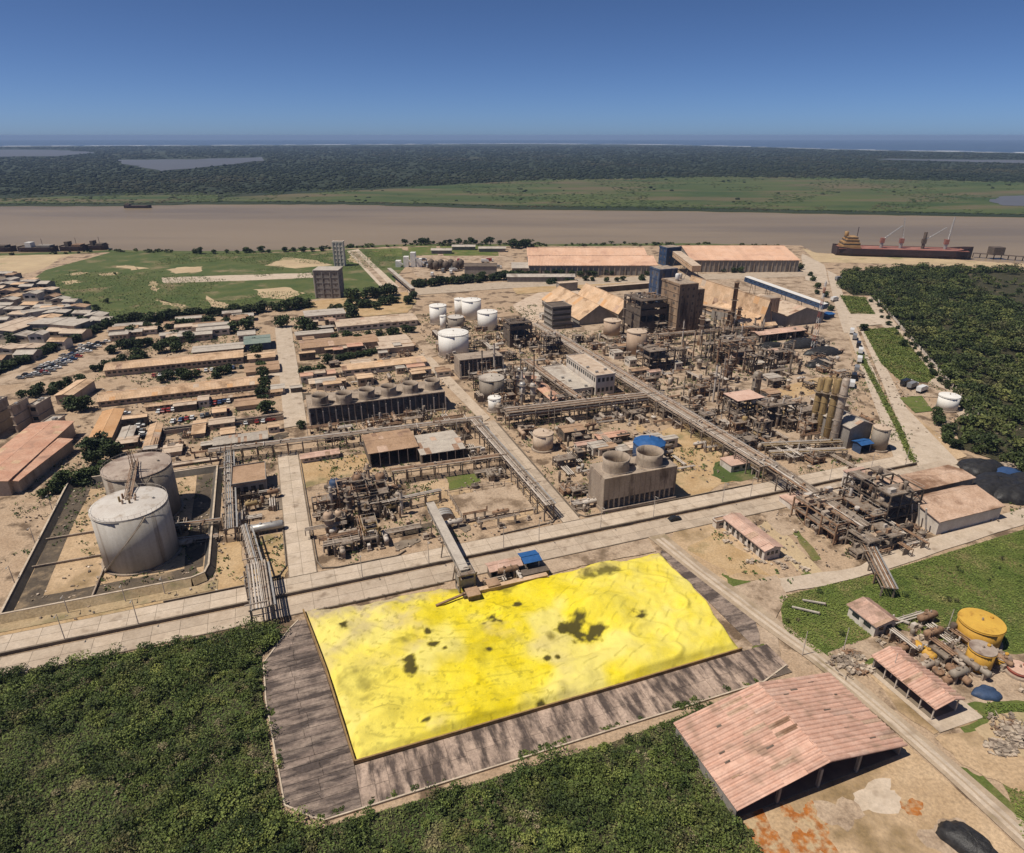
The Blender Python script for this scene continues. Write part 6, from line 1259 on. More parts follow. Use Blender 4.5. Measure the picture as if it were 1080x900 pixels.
# ---------------------------------------------------------------- more yard equipment, weeds and litter
clutter("right of the two storey white building", 172, 264, 208, 296, 12, 8, 12, 18, 7, ng=5, mats=('rust', 'steel', 'pipe', 'tanktan', 'steeldark')); clutter("between the tan tank and the annex", 128, 256, 156, 274, 8, 6, 9, 12, 5, ng=3)
clutter("right of the acid unit", 262, 286, 285, 324, 10, 6, 8, 10, 9, ng=4, mats=('rust', 'steeldark', 'steel', 'tanktan')); clutter("along the central road beside the grey tank", 91, 262, 104, 300, 5, 4, 6, 10, 5, ng=2)
clutter("near the dark boxy frame", 130, 372, 156, 396, 8, 5, 7, 8, 7, ng=4); clutter("beside the tan storage halls", 166, 350, 200, 372, 8, 6, 9, 14, 6, ng=3); clutter("in front of the long cooling tower", 10, 266, 70, 283, 6, 6, 9, 18, 3.5, ng=2)
clutter("left of the two stack cooling tower", 91, 178, 97, 196, 2, 2, 4, 8, 4, ng=1); clutter("beside the blue topped tank", 126, 190, 150, 232, 4, 5, 6, 12, 4, ng=2); clutter("on the lot right of the conveyor", 60, 208, 76, 218, 1, 1, 2, 5, 3, ng=1)
clutter("left of the four tall columns", 174, 196, 188, 234, 8, 5, 8, 12, 7, ng=4, mats=('rust', 'steeldark', 'steel', 'pipe')); clutter("behind the left car parks", -60, 268, -30, 300, 2, 2, 4, 8, 3, ng=1)
clutter("around the tan halls and chimneys", 264, 326, 330, 345, 14, 6, 9, 10, 9, ng=5, mats=('rust', 'steeldark', 'tanktan', 'steel')); clutter("on the yard by the black heaps", 280, 250, 305, 286, 6, 6, 8, 12, 5, ng=3); clutter("left of the brown tower", 205, 348, 240, 364, 10, 5, 8, 8, 9, ng=4, mats=('rust', 'steel', 'pipe', 'tanktan'))
clutter("in the yard behind the white tanks", 95, 396, 150, 430, 5, 6, 8, 12, 5, ng=2); clutter("between the annex and the white tanks", 104, 304, 132, 332, 8, 6, 8, 8, 7, ng=4); clutter("among the stores left of the tanks", 20, 330, 78, 400, 4, 6, 8, 14, 4, ng=2); clutter("under the main diagonal rack", 158, 180, 176, 250, 3, 5, 8, 10, 4, ng=2)
clutter("beside the lattice mast", 300, 290, 322, 345, 4, 4, 5, 8, 6, ng=2); clutter("right of the four tall columns", 232, 196, 250, 225, 3, 3, 4, 8, 4, ng=1)
for i in range(64):                                         # thin stacks, columns and risers standing above the units
    z_ = rnd.choice(((212, 270, 268, 330), (212, 270, 268, 330), (262, 326, 300, 350), (180, 330, 240, 352), (178, 236, 214, 262), (92, 262, 126, 330), (186, 204, 214, 228), (158, 130, 192, 153), (6, 196, 33, 218))); u, v = rnd.uniform(z_[0], z_[2]), rnd.uniform(z_[1], z_[3]); m_ = rnd.choice(('rust', 'tanktan', 'pipepale', 'steel', 'pipe')); hh = rnd.uniform(9, 20) * (.6 if v < 230 else 1); r_ = rnd.uniform(.25, .6)
    t = thing("thin_stack", f"thin {CN[m_]} stack rising above the process units", "stack", u, v, group=f"thin {CN[m_]} stacks"); pcyl(t, "shaft", m_, (0, 0, 0), (0, 0, hh), r_, 8); pmesh(t, "platform", 'steel', MB().lathe([(r_, hh * .7), (r_ + .8, hh * .7), (r_ + .8, hh * .7 + .12), (r_, hh * .7 + .12)], 10, cap=False)); pcyl(t, "cap", 'steeldark', (0, 0, hh), (0, 0, hh + .4), r_ * 1.25, 8)
def place_huts(n, u0, v0, u1, v1, place, roofs=('greyroof', 'tanpale', 'brownroof', 'rose')):
    for _ in range(n):
        u, v = rnd.uniform(u0, u1), rnd.uniform(v0, v1); rf = rnd.choice(roofs); nm = {'greyroof': 'grey', 'tanpale': 'pale', 'brownroof': 'brown', 'rose': 'pink', 'tanroof': 'tan', 'terracotta': 'terracotta'}[rf]; a, c, h = rnd.uniform(4, 11), rnd.uniform(3, 7), rnd.uniform(2.6, 4.5)
        gable("plant_hut", f"small {nm} roofed hut {place}", "hut", u, v, u + a, v + c, h, h + rnd.uniform(.2, .7), 'u', rf, rnd.choice(('wall', 'walldark', 'wallwhite')), group=f"{nm} roofed huts {place}", windows=2, over=.3)
place_huts(9, 20, 440, 100, 470, "beyond the long pale store"); place_huts(12, 180, 400, 330, 450, "along the road before the riverside warehouses"); clutter("along the riverside road", 150, 400, 230, 430, 5, 5, 7, 12, 5, ng=3)
place_huts(16, 8, 345, 78, 440, "among the stores left of the tank group", ('greyroof', 'tanpale', 'brownroof', 'terracotta', 'tanroof')); place_huts(9, 92, 300, 128, 395, "around the white tank group"); place_huts(8, 176, 290, 215, 345, "between the diagonal rack and the brown tower"); place_huts(8, 95, 200, 150, 236, "behind the big cooling tower")
place_huts(7, 210, 236, 280, 300, "in the right hand yard"); place_huts(10, -70, 272, -8, 330, "between the long left sheds", ('tanroof', 'tanpale', 'greyroof')); place_huts(8, 260, 340, 330, 420, "around the tan halls"); place_huts(7, 92, 400, 200, 470, "between the stockyard and the riverside road")
place_huts(14, -8, 330, 80, 345, "behind the long cooling tower row", ('tanroof', 'brownroof', 'greyroof'))
def off_road(u, v): return ~(((v > 156) & (v < 175)) | ((u > -7) & (u < 9)) | ((u > 81.8) & (u < 89.2)) | ((v < 157) & (u < 122)))
q = np.column_stack([nr.uniform(-95, 330, 17000), nr.uniform(122, 470, 17000)]); cl_ = fbm(q[:, 0] + 300, q[:, 1], .04, 71); q = q[off_road(q[:, 0], q[:, 1]) & (cl_ > .5)]
P_ = np.repeat(q, 6, 0) + nr.normal(0, .55, (len(q) * 6, 2)); zz = .2 + nr.random(len(P_)) * .6
V_ = np.column_stack([P_[:, 0] * GF.c - P_[:, 1] * GF.s, P_[:, 0] * GF.s + P_[:, 1] * GF.c, zz]); o = link("weeds", quads_mesh("weeds", leaves(V_, .75, nr), 'leaf')); tag(o, "sparse weeds growing over the bare ground of the plant", "weeds"); o["kind"] = "stuff"
LW = [px((910, 348), (944, 346), (986, 398), (978, 404), (950, 402), (930, 385)), px((886, 312), (912, 314), (923, 332), (897, 331)), px((903, 372), (908, 371), (950, 450), (966, 488), (960, 489), (944, 452))]
q = np.concatenate([sample(p_, int(area(p_) * 3.2), nr) for p_ in LW]); q += nr.normal(0, .5, q.shape); V_ = np.column_stack([q[:, 0] * GF.c - q[:, 1] * GF.s, q[:, 0] * GF.s + q[:, 1] * GF.c, .3 + nr.random(len(q)) * .5])
o = link("lawn_grass", quads_mesh("lawn_grass", leaves(V_, .85, nr), 'leaf2')); tag(o, "unkempt grass on the lawns beside the right hand road", "grass"); o["kind"] = "stuff"
m = MB(); q = np.column_stack([nr.uniform(-90, 320, 14000), nr.uniform(124, 440, 14000)]); q = q[off_road(q[:, 0], q[:, 1]) & (fbm(q[:, 0] + 200, q[:, 1], .06, 72) > .5)]
for (u, v) in q[:6500]:
    a, c, h = rnd.uniform(.12, .55), rnd.uniform(.1, .35), rnd.uniform(.05, .45); an = rnd.uniform(0, 3.14); ca_, sa_ = math.cos(an), math.sin(an); x, y = GF.xy(u, v)
    m.add([(x + dx * a * ca_ - dy * c * sa_, y + dx * a * sa_ + dy * c * ca_, z_) for z_ in (0.1, .25 + h) for dx, dy in ((-1, -1), (1, -1), (1, 1), (-1, 1))], [(4, 5, 6, 7), (0, 1, 5, 4), (1, 2, 6, 5), (2, 3, 7, 6), (3, 0, 4, 7)])
pm('litter', (.34, .26, .19), (.10, .075, .055), .9, (.5, .43, .35), .6, .7, island=.6, fine=.2)
o = link("litter", m.mesh("litter", 'litter')); tag(o, "loose scrap, blocks and litter strewn over the plant ground", "litter"); o["kind"] = "stuff"
# ---------------------------------------------------------------- riverside
def wwh(label, NL, NR, FRr, FLr, he, rise, roof, n):
    x0, y0 = G(*NL, he); x1, y1 = G(*NR, he); _, y2 = G(*FRr, he); t = thing("riverside_warehouse", label, "warehouse", x0, y0, 0, WF); w_, d = x1 - x0, y2 - y0; k = n
    for x in (0, w_ - .4): pbox(t, "wall", 'wallgrey', x, 0, 0, x + .4, d, he)
    pbox(t, "wall", 'wallgrey', .4, 0, 0, w_ - .4, .4, he - .1); pbox(t, "wall", 'wallgrey', .4, d - .4, 0, w_ - .4, d, he - .1)
    for i in range(24): pbox(t, "pilaster", 'concrete', w_ * i / 24, -.5, 0, w_ * i / 24 + .9, -.003, he - .2)
    for i in range(6): pbox(t, "door", 'walldark', w_ * (i + .4) / 6, -.12, 0, w_ * (i + .6) / 6, .1, he * .6)
    dd = d / k
    for i in range(k):
        for a, b_, za, zb in ((i * dd - (.8 if i == 0 else 0), (i + .5) * dd, he, he + rise), ((i + 1) * dd + (.8 if i == k - 1 else 0), (i + .5) * dd, he, he + rise)):
            r = pmesh(t, "roof", roof, MB().prism([(a, za), (b_, zb), (b_, zb + .3), (a, za + .3)], 'x', -.8, w_ + .8)); roof_sheets(r, -.8, a, w_ + .8, b_, za + .3, zb + .3, 'u', 22, 1, roof, 0, .25)
        pmesh(t, "gable_end", 'wallgrey', MB().prism([(i * dd, he), ((i + 1) * dd, he), ((i + .5) * dd, he + rise - .2)], 'x', 0, .4)); pmesh(t, "gable_end", 'wallgrey', MB().prism([(i * dd, he), ((i + 1) * dd, he), ((i + .5) * dd, he + rise - .2)], 'x', w_ - .4, w_))
    return t
wwh("long pink roofed riverside warehouse in the middle of the bank", (558, 280.5), (693, 280.5), (671, 263), (579, 263), 9, 5, 'warehouse_roof', 2); wwh("pink roofed riverside warehouse nearest the ship", (730, 275), (843, 275), (832, 260), (724, 260), 11, 7, 'warehouse_roof', 1)
shed("dark blue loading shed in front of the ship side warehouse", (760, 279), (775, 274), 285, 'bluedark', 'bluedark', rise=.6, fr=WF); shed("low grey shed at the left of the middle riverside warehouse", (540, 283), (558, 277), 288, 'greyroof', 'wallgrey', rise=.4, fr=WF)
shed("long tan flat shed in front of the middle riverside warehouse", (630, 303), (690, 297), 309, 'tanpale', 'walldark', rise=.5); shed("long low tan shed left of the riverside truck yard road", (590, 299), (606, 296), 308, 'tanpale', 'wallgrey', rise=.4)
t = tower("slim white twin tower by the river bank", *WF.uv(353, 281), *[a + b_ for a, b_ in zip(WF.uv(353, 281), (10, 7))], 23, 'wallwhite', "riverside_tower", 6, 2); t.rotation_euler.z = 0; t.location = (*G(353, 281), 0)
t = tower("dark grey block tower with pale top left of the ramp", *WF.uv(333, 315), *[a + b_ for a, b_ in zip(WF.uv(333, 315), (19, 16))], 21, 'wallgrey', "block_tower", 5, 4); t.rotation_euler.z = 0; t.location = (*G(334, 315), 0); pbox(t, "roof_cover", 'greyroof', -.6, -.6, 22.3, 19.6, 16.6, 22.6); pbox(t, "side_wall", 'wallwhite', -.9, 0, 0, -.45, 16, 22)
conveyor("open conveyor ramp running down beside the white tower", (*GF.uv(411, 291), 5), (*GF.uv(436, 311), 3), 3, 2, 'steel', 'greyroof', 4)
t = thing("ship_loader_plant", "white loading machinery at the truck yard by the river", "machinery", 0, 0, fr=WF); X, Y = G(430, 282)
for dx, h_ in ((-12, 6), (-4, 10), (3, 14), (9, 8)): pbox(t, "bin", 'white', X + dx, Y, 0, X + dx + 5, Y + 7, h_); pbeam(t, "chute", 'white', (X + dx + 2, Y - 2, h_), (X + dx + 8, Y - 2, h_ * .5), 1.2)
for p, a, c, h_, lb in (((490, 290), 30, 14, 8, "dark tank farm shed in the truck yard"), ((455, 268), 22, 8, 4, "white roofed gatehouse beside the river lawns"), ((477, 264), 26, 7, 4, "long low pavilion on the river lawn"), ((505, 266), 30, 7, 4, "long grey pavilion near the river trees"), ((535, 298), 60, 10, 5, "long low shed behind the truck yard hedge")):
    x, y = G(*p); gable("riverside_shed", lb, "shed", x, y, x + a, y + c, h_, h_ + 1.5, 'u', 'walldark' if 'dark' in lb else 'greyroof', 'wallgrey', WF)
for i in range(16): x, y = G(rnd.uniform(438, 528), rnd.uniform(276, 292)); vehicle(x, y, rnd.choice((0, 1.57, .3)), rnd.choice(('carwhite', 'cargrey', 'carred')), "parked lorry in the truck yard near the river", "lorries in the truck yard", 'truck', .3)
for i in range(7): x, y = G(455 + i * 5.2, 284 + (i % 2) * 2); t = thing("silo", f"{ordw(i)} dark silo from the left in the truck yard", "silo", x, y, 0, WF, "silos in the truck yard"); pmesh(t, "shell", 'steeldark', MB().lathe([(3.2, 2), (3.2, 8), (.5, 10)], 14), True); pmesh(t, "hopper", 'steel', MB().lathe([(.5, .3), (3.2, 2.2)], 14))
# ---------------------------------------------------------------- ship and boats
def boat(label, px0, py0, px1, L, B, fb, mats, kind):
    x0, y0 = G(px0, py0, 0); x1, y1 = G(px1, py0 if kind != 'ship' else py0 + 4, 0); t = tag(link("cargo_ship" if kind == 'ship' else "barge", None, None, ((x0 + x1) / 2, (y0 + y1) / 2, -1.6), (0, 0, math.atan2(y1 - y0, x1 - x0))), label, "ship" if kind == 'ship' else "barge"); L = math.hypot(x1 - x0, y1 - y0)
    n = 20; m = MB(); prof = []
    for i in range(n + 1):
        s = i / n; wd = B / 2 * (min(1, (1 - s) / .16) ** .6 if s > .84 else min(1, .75 + s * 2.5)); sh = fb + (2.5 * max(0, (s - .85) / .15) + 1.2 * max(0, (.1 - s) / .1)) * (fb / 8); x = -L / 2 + L * s; b0 = .75 if kind == 'ship' else .9
        for yy, zz in ((-wd * b0, -.6), (-wd, fb * .45), (-wd, sh), (wd, sh), (wd, fb * .45), (wd * b0, -.6)): m.v.append((x, yy, zz))
    m.f = [(i * 6 + k, i * 6 + (k + 1) % 6, (i + 1) * 6 + (k + 1) % 6, (i + 1) * 6 + k) for i in range(n) for k in (0, 1, 3, 4, 5)] + [tuple(range(6)), tuple(n * 6 + k for k in range(5, -1, -1))]
    pmesh(t, "hull", mats[0], m)
    m = MB()
    for i in range(n):
        a = [m_ for m_ in (i * 6 + 2, i * 6 + 3)]
    dk = MB(); dk.box(-L * .49, -B * .46, fb - .7, L * .44, B * .46, fb - .3); pmesh(t, "deck", mats[1], dk); return t, L
t, L = boat("dark hulled red decked cargo ship moored at the quay with cranes", 879, 268, 1024, 160, 28, 10, ('hull', 'deckred'), 'ship')
for i in range(5): x = -L * .26 + i * L * .145; pbox(t, "hatch_cover", 'deckred', x, -8, 7.7, x + L * .11, 8, 9.6)
s_ = pbox(t, "superstructure", 'shipyellow', -L * .46, -11, 7.7, -L * .33, 11, 12)
for k, (a, c, z0, z1) in enumerate(((-.455, -.335, 12, 15.5), (-.44, -.345, 15.5, 18.5), (-.43, -.355, 18.5, 21))): pbox(t, "bridge_deck", 'shipyellow', L * a, -10 + k, z0, L * c, 10 - k, z1); pbox(t, "window_band", 'glass', L * a - .1, -10.1 + k, z0 + 1.2, L * c + .1, 10.1 - k, z0 + 2.2)
pcyl(t, "funnel", 'shipyellow', (-L * .43, 0, 21), (-L * .43, 0, 26), 2.2, 12); pcyl(t, "mast", 'hull', (-L * .35, 0, 21), (-L * .35, 0, 31), .35, 6)
for i, (fx, boom) in enumerate(((-.16, (16, 14)), (-.02, (-3, 22)), (.14, (18, 13)), (.30, (1, 24)))):
    x = L * fx; c = pcyl(t, "crane_post", 'alu' if i != 2 else 'steeldark', (x, 0, 7), (x, 0, 19 if i != 2 else 27), 1.7, 12); pbox(t, "crane_cab", 'deckred' if i != 2 else 'steeldark', x - 2, -2, 15, x + 2, 2, 20)
    for s in (-1, 1): pbeam(t, "crane_boom", 'alu', (x + 1, s * 1.2, 19), (x + 1 + boom[0], s * .4, 19 + boom[1]), .8)
    for k in range(7): f = k / 7; pbeam(t, "boom_lacing", 'white', (x + 1 + boom[0] * f, -1.2 + .8 * f, 19 + boom[1] * f), (x + 1 + boom[0] * (f + .14), 1.2 - .8 * f, 19 + boom[1] * (f + .14)), .4)
t, L = boat("dark low barge out on the brown river near the far bank", 132, 218.5, 160, 60, 12, 4.5, ('hull', 'steeldark'), 'barge'); pbox(t, "wheelhouse", 'walldark', -L * .45, -4, 4, -L * .3, 4, 7)
for i, (a, c, y) in enumerate(((-40, 18, 263.5), (22, 62, 263.5), (66, 92, 262.6), (94, 114, 261.5))):
    t, L = boat(("long dark barge at the left edge of the quay", "dark barge second from the left edge", "dark barge third along the left quay", "tug shaped dark barge at the right end of the left quay")[i], a, y, c, 60, 14, 5, ('hull', 'steeldark'), 'barge'); pbox(t, "wheelhouse", ('wallgrey', 'white', 'walldark', 'walldark')[i], -L * .3, -4, 4, -L * .15, 4, 10); pcyl(t, "mast", 'steel', (L * .1, 0, 4), (L * .1, 0, 14), .3, 6); pbox(t, "cargo", ('walldark', 'wallgrey', 'rust', 'walldark')[i], 0, -5, 4.2, L * .35, 5, 7)
t = tag(link("jetty", None), "thin dark jetty running out from the stern of the moored ship", "jetty"); A = Vector((*G(1026, 270), 0)); B = Vector((*G(1110, 276), 0))
pbeam(t, "deck", 'steeldark', A + Vector((0, 0, 3)), B + Vector((0, 0, 3)), 4, .6)
for i in range(12):
    q = A + (B - A) * i / 11; pcyl(t, "pile", 'steeldark', q + Vector((0, 0, -3)), q + Vector((0, 0, 3)), .5, 8)
q = A + (B - A) * .28; pbox(t, "dolphin_house", 'steeldark', q.x - 6, q.y - 5, 3, q.x + 6, q.y + 5, 11)
# ---------------------------------------------------------------- settlement on the far left
SET = [(-25, 300), (10, 290), (48, 303), (90, 330), (112, 342), (60, 370), (-25, 400)]; pts = []; tries = 0
while len(pts) < 85 and tries < 4000:
    tries += 1; x, y = rnd.uniform(-25, 112), rnd.uniform(290, 398)
    if not inside(SET, x, y): continue
    w = G(x, y)
    if any(math.hypot(w[0] - q[0], w[1] - q[1]) < 13.5 for q in pts): continue
    pts.append(w)
for i, (x, y) in enumerate(pts):
    rf = rnd.choice(('greyroof', 'tanpale', 'greyroof', 'greyroof', 'brownroof', 'tanroof')); a, c = rnd.uniform(8, 16), rnd.uniform(7, 11); h = rnd.uniform(3, 5.5); nm = {'greyroof': 'grey', 'tanpale': 'pale', 'tanroof': 'tan', 'brownroof': 'brown'}[rf]
    gable("settlement_house", f"low {nm} roofed house in the crowded settlement at the far left", "house", x - a / 2, y - c / 2, x + a / 2, y + c / 2, h, h + rnd.uniform(.4, 1.4), rnd.choice('uv'), rf, rnd.choice(('wall', 'wallwhite', 'wallgrey')), LF if False else Frame(rnd.choice((-3, 1, 4))), group=f"{nm} roofed settlement houses", windows=2, over=.4) if False else None
    fr = Frame(rnd.choice((-2, 1, 5))); u = x * fr.c + y * fr.s; v = -x * fr.s + y * fr.c
    gable("settlement_house", f"low {nm} roofed house in the crowded settlement at the far left", "house", u - a / 2, v - c / 2, u + a / 2, v + c / 2, h, h + rnd.uniform(.4, 1.4), rnd.choice('uv'), rf, rnd.choice(('wall', 'wallwhite', 'wallgrey')), fr, group=f"{nm} roofed settlement houses", windows=2, over=.4)
lshed("long white roofed hall in the settlement beside the field", [(22, 328), (24, 331), (73, 323), (71, 321)], 5, 'greyroof', .4, 'wallwhite')
lshed("broad grey roofed hall in the settlement behind the hedge", [(44, 338), (62, 348), (82, 341), (60, 333)], 7, 'greyroof', .6, 'wall'); lshed("brown sided hall in the settlement at the left edge", [(-12, 346), (6, 352), (44, 338), (30, 334)], 6, 'tanpale', .6, 'wallgrey')
for i in range(26):
    x, y = G(rnd.uniform(122, 262), rnd.uniform(334, 362)); fr = GF; a, c = rnd.uniform(9, 20), rnd.uniform(6, 10); h = rnd.uniform(3, 5); rf = rnd.choice(('greyroof', 'tanpale', 'greyroof', 'brownroof')); nm = {'greyroof': 'grey', 'tanpale': 'pale', 'brownroof': 'brown'}[rf]; u = x * fr.c + y * fr.s; v = -x * fr.s + y * fr.c
    gable("yard_house", f"small {nm} roofed house among the trees behind the long sheds", "house", u - a / 2, v - c / 2, u + a / 2, v + c / 2, h, h + .8, 'u', rf, rnd.choice(('wall', 'wallwhite')), fr, group=f"{nm} roofed houses behind the long sheds", windows=4)
# ---------------------------------------------------------------- trees
def trow(p0, p1, n, r0, r1, label, group, jx=2., jy=1.2, hs=1.):
    P_ = sorted((p0[0] + (p1[0] - p0[0]) * (i + .5) / n + rnd.uniform(-jx, jx), p0[1] + (p1[1] - p0[1]) * (i + .5) / n + rnd.uniform(-jy, jy)) for i in range(n))
    for i, q in enumerate(P_): tree(*G(*q), rnd.uniform(r0, r1), f"{label}, {ordw(i)} from the left", group, hs)
trow((-20, 402), (112, 346), 34, 3.2, 4.4, "dark tree in the hedgerow edging the settlement", "trees of the settlement hedgerow", 1.5, .8, .85)
trow((112, 346), (165, 338), 9, 3.5, 6, "dark tree at the near edge of the green field", "trees along the field edge"); trow((150, 341), (330, 324), 30, 3.5, 6, "dark tree in the belt between field and sheds", "trees of the field belt", 3, 2)
trow((435, 303), (560, 293), 30, 4, 6, "dark tree in the row before the truck yard", "trees before the truck yard", 2, .8); trow((366, 318), (418, 312), 7, 5, 7.5, "large dark tree right of the block tower", "trees right of the block tower", 2, 1)
trow((540, 262), (560, 261), 5, 6, 8, "tall dark tree on the river bank left of the warehouse", "bank trees left of the warehouse"); trow((425, 257.6), (530, 257.5), 14, 3, 6, "small tree along the river bank lawns", "trees along the river lawns", 3, .4); trow((560, 292), (690, 290), 14, 3, 4.5, "small tree in front of the middle riverside warehouse", "trees before the riverside warehouse", 4, .8)
trow((200, 268), (345, 265), 14, 2.5, 5, "small tree on the bank edge of the green field", "trees on the field bank", 5, .6)
trow((760, 288), (846, 284), 10, 3, 4.5, "small tree in front of the ship side warehouse", "trees before the ship side warehouse", 3, 1)
for i, (x, y, r, lb) in enumerate([(297, 345, 6, "round tree at the head of the left road"), (320, 350, 7, "large dark tree right of the left road head"), (331, 352, 5.5, "dark tree beside the narrow white shed"), (372, 336, 6.5, "dark tree behind the long pale store"), (262, 348, 6, "dark tree behind the teal shed"), (248, 350, 5, "smaller dark tree left of the teal shed"),
        (97, 480, 5.2, "round green tree left of the grey tank"), (108, 477, 5.4, "round green tree behind the grey tank hedge"), (118, 481, 4.6, "round green tree nearest the grey tank"), (102, 489, 4.2, "round green tree at the front of the tank trees"), (77, 432, 5, "broad green tree beside the office annex"), (88, 433, 5.2, "broad green tree right of its neighbour by the offices"),
        (68, 512, 2.6, "small round tree at the left of the bund corner"), (86, 508, 2.6, "small round tree at the top of the bund corner"), (46, 524, 2.4, "small round tree by the left street"), (323, 398, 4.5, "dark tree at the bend of the left road"), (338, 396, 4.6, "dark tree right of the bend tree"), (345, 384, 4, "dark tree in the courtyard behind the stores"),
        (318, 452, 2.6, "small bush tree at the left end of the long cooling tower"), (145, 378, 4.2, "yellow green tree behind the farthest shed"), (170, 372, 5, "green tree behind the left end of the farthest shed"), (186, 371, 4.6, "green tree beside the small white houses"), (910, 349, 3.5, "dark tree at the road fork by the wood"), (953, 366, 3.2, "dark tree on the triangular lawn")]): tree(*G(x, y), r, lb)
trow((355, 380), (400, 372), 9, 2.6, 3.6, "clipped dark tree in the hedge between the stores", "hedge trees between the stores", 1, .6, .7); trow((918, 318), (1022, 437), 26, 1.4, 2.6, "pale straggly shrub along the boundary track of the wood", "shrubs along the wood boundary", 3, 2)
trow((345, 330), (440, 318), 16, 3.5, 5.5, "dark tree behind the long pale store", "trees behind the long pale store", 6, 3); trow((570, 299), (720, 294), 14, 2.5, 4, "dark tree along the road before the riverside warehouses", "trees along the riverside road", 5, 1); trow((850, 290), (880, 330), 7, 2.5, 3.5, "dark tree along the far right road", "trees along the far right road", 4, 3)
for p0, p1, n_, lb in (((110, 372), (205, 358), 16, "dark tree in the thicket behind the farthest orange shed"), ((135, 352), (265, 338), 18, "dark tree among the small houses behind the sheds"), ((272, 360), (284, 440), 9, "dark tree along the left side of the left plant road"), ((165, 404), (250, 394), 8, "dark tree in the court below the farthest orange shed"), ((20, 420), (90, 405), 8, "dark tree along the street behind the offices"), ((60, 520), (120, 497), 6, "dark tree on the street side of the tank bund"), ((355, 362), (445, 350), 9, "dark tree between the stores and the white tanks")):
    trow(p0, p1, n_, 2.6, 4.6, lb, lb.replace("dark tree", "dark trees"), 6, 2.5)
trow((985, 440), (1010, 478), 9, 2, 3.6, "green shrub at the wood corner beside the road bend", "shrubs at the road bend", 5, 3); trow((600, 262), (640, 261), 1, 3, 4, "single tree behind the middle warehouse", None) if False else None
trow((0, 365), (105, 325), 34, 2.2, 4, "dark tree standing among the settlement houses", "trees among the settlement houses", 14, 8); trow((95, 392), (155, 378), 8, 2.5, 3.6, "green tree behind the left end of the long sheds", "trees behind the left shed ends", 3, 2)
# ---------------------------------------------------------------- vehicles
x, y = GF.xy(118.5, 163); vehicle(x, y, GF.a, 'carblack', "black car driving on the main road by the big cooling tower", z=.32)
CM = ('carwhite', 'cargrey', 'carblack', 'carblue', 'carred', 'carwhite'); CNm = {'carwhite': 'white', 'cargrey': 'grey', 'carblack': 'black', 'carblue': 'blue', 'carred': 'red'}
for r in range(4):
    for i in range(13):
        if rnd.random() < .2: continue
        a = G(22 + r * 9, 400 - r * 1.5); b_ = G(86 + r * 9, 366 - r * 1.5); f = i / 12; m_ = rnd.choice(CM); vehicle(a[0] + (b_[0] - a[0]) * f, a[1] + (b_[1] - a[1]) * f, rnd.choice((0.1, 3.2)), m_, f"{CNm[m_]} car, {ordw(i)} from the left in the {ordw(r)} row of the hedgerow car park", f"{CNm[m_]} cars in the hedgerow car park", z=.3, wheels=False)
for rw, (p0, p1, n) in enumerate((((158, 398), (258, 388), 13), ((165, 436), (245, 424), 15), ((178, 447), (245, 434), 9), ((222, 452), (290, 444), 8), ((142, 440), (158, 470), 7), ((132, 436), (146, 460), 5))):
    for i in range(n):
        f = (i + rnd.uniform(.2, .8)) / n; x, y = G(p0[0] + (p1[0] - p0[0]) * f, p0[1] + (p1[1] - p0[1]) * f); m_ = rnd.choice(CM); vehicle(x, y, GF.a + rnd.choice((1.57, 1.57, 0, 1.4)), m_, f"{CNm[m_]} car, {ordw(i)} {'from the left' if rw < 4 else 'from the far end'} " + ("below the farthest left shed", "below the longest left shed", "in the court behind the third shed row", "before the third shed row", "beside the shed wing", "beside the orange hall")[rw], f"{CNm[m_]} cars between the left sheds", z=.3)
for i, (a, b_) in enumerate(((898, 352), (901, 358), (905, 366), (907, 373), (906, 382), (903, 392), (900, 400), (898, 408))): x, y = G(a, b_); vehicle(x, y, 1.1, ('carwhite', 'cargrey', 'carblack', 'carwhite')[i % 4], f"{ordw(i)} lorry from the far end of the queue on the right hand road", "lorries on the right hand road", 'truck', .30)
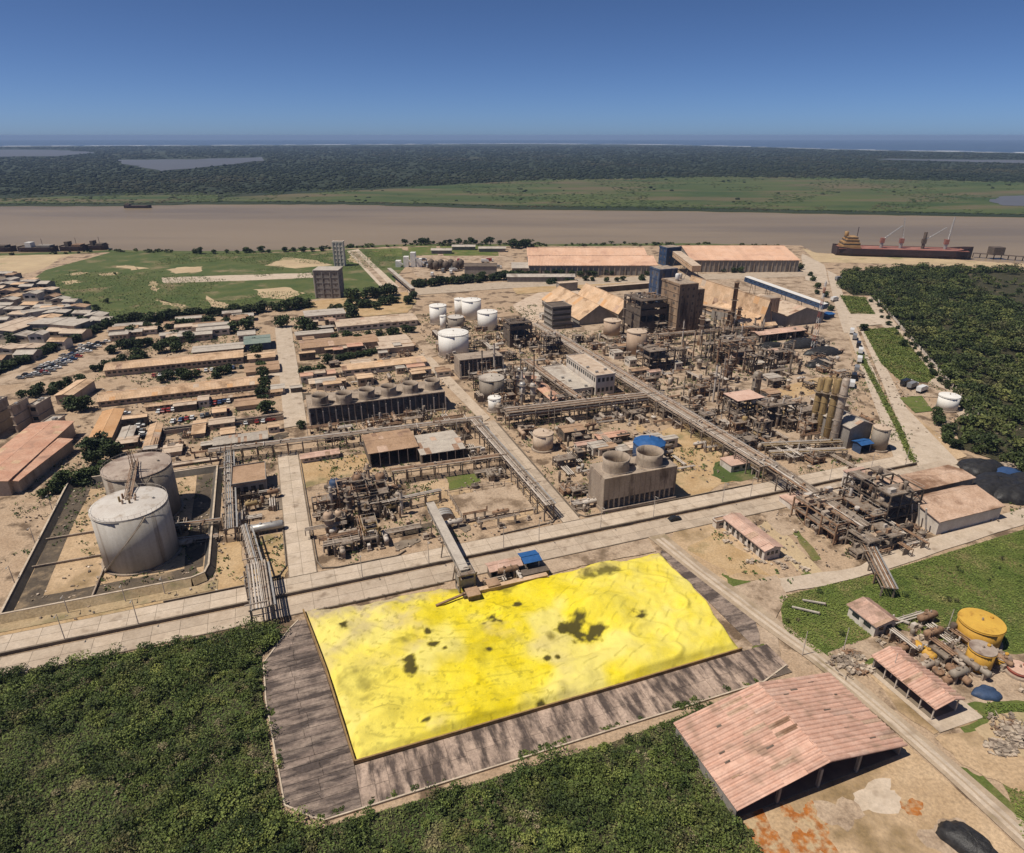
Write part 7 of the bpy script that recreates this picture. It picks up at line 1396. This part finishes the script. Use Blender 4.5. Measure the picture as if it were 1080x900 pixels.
for i, p in enumerate(((8, 515), (24, 506), (38, 497), (52, 488), (63, 479))): x, y = G(*p); vehicle(x, y, 1.0, CM[i], f"{CNm[CM[i]]} car beside the narrow terracotta strip", f"{CNm[CM[i]]} cars beside the terracotta strip", z=.3)
for i, p in enumerate(((880, 318), (884, 296), (972, 414), (962, 410), (955, 407))): x, y = G(*p); vehicle(x, y, .6, ('carwhite', 'cargrey', 'carwhite', 'cargrey', 'carblack')[i], ("white van on the far right road junction", "grey lorry near the quay road", "white lorry left of the lone white tank", "grey lorry in the yard by the lone white tank", "dark lorry at the left of the lone tank yard")[i], None, 'truck', .4)
# boundary fence along the wood
t = thing("boundary_fence", "broken pale fence along the boundary of the wood", "fence", 0, 0); a = GF.uv(924, 316); c = GF.uv(1032, 441)
for i in range(56):
    q = (a[0] + (c[0] - a[0]) * i / 55, a[1] + (c[1] - a[1]) * i / 55); pbox(t, "post", 'pipepale', q[0] - .2, q[1] - .2, 0, q[0] + .2, q[1] + .2, 2.4)
    if i < 55 and rnd.random() < .85: q2 = (a[0] + (c[0] - a[0]) * (i + 1) / 55, a[1] + (c[1] - a[1]) * (i + 1) / 55); pbeam(t, "panel", 'wallwhite', (*q, 1.1), (*q2, 1.1), .18, 1.5)

# ---------------------------------------------------------------- air
hz = MB().box(-60000, -600, -150, 60000, 46500, 126); o = bpy.data.objects.new("haze", bpy.data.meshes.new("haze")); o.data.from_pydata(hz.v, [], hz.f); col.objects.link(o); o["kind"] = "stuff"; o["label"] = "thin pale blue haze over the river and the far forest"; o["category"] = "haze"
hm = bpy.data.materials.new("haze"); hm.use_nodes = True; hn = hm.node_tree.nodes; hn.remove(hn["Principled BSDF"]); pv = hn.new("ShaderNodeVolumePrincipled"); pv.inputs["Color"].default_value = (.38, .54, .84, 1); pv.inputs["Density"].default_value = 6e-5; pv.inputs["Anisotropy"].default_value = .0
hm.node_tree.links.new(pv.outputs[0], hn["Material Output"].inputs["Volume"]); o.data.materials.append(hm)
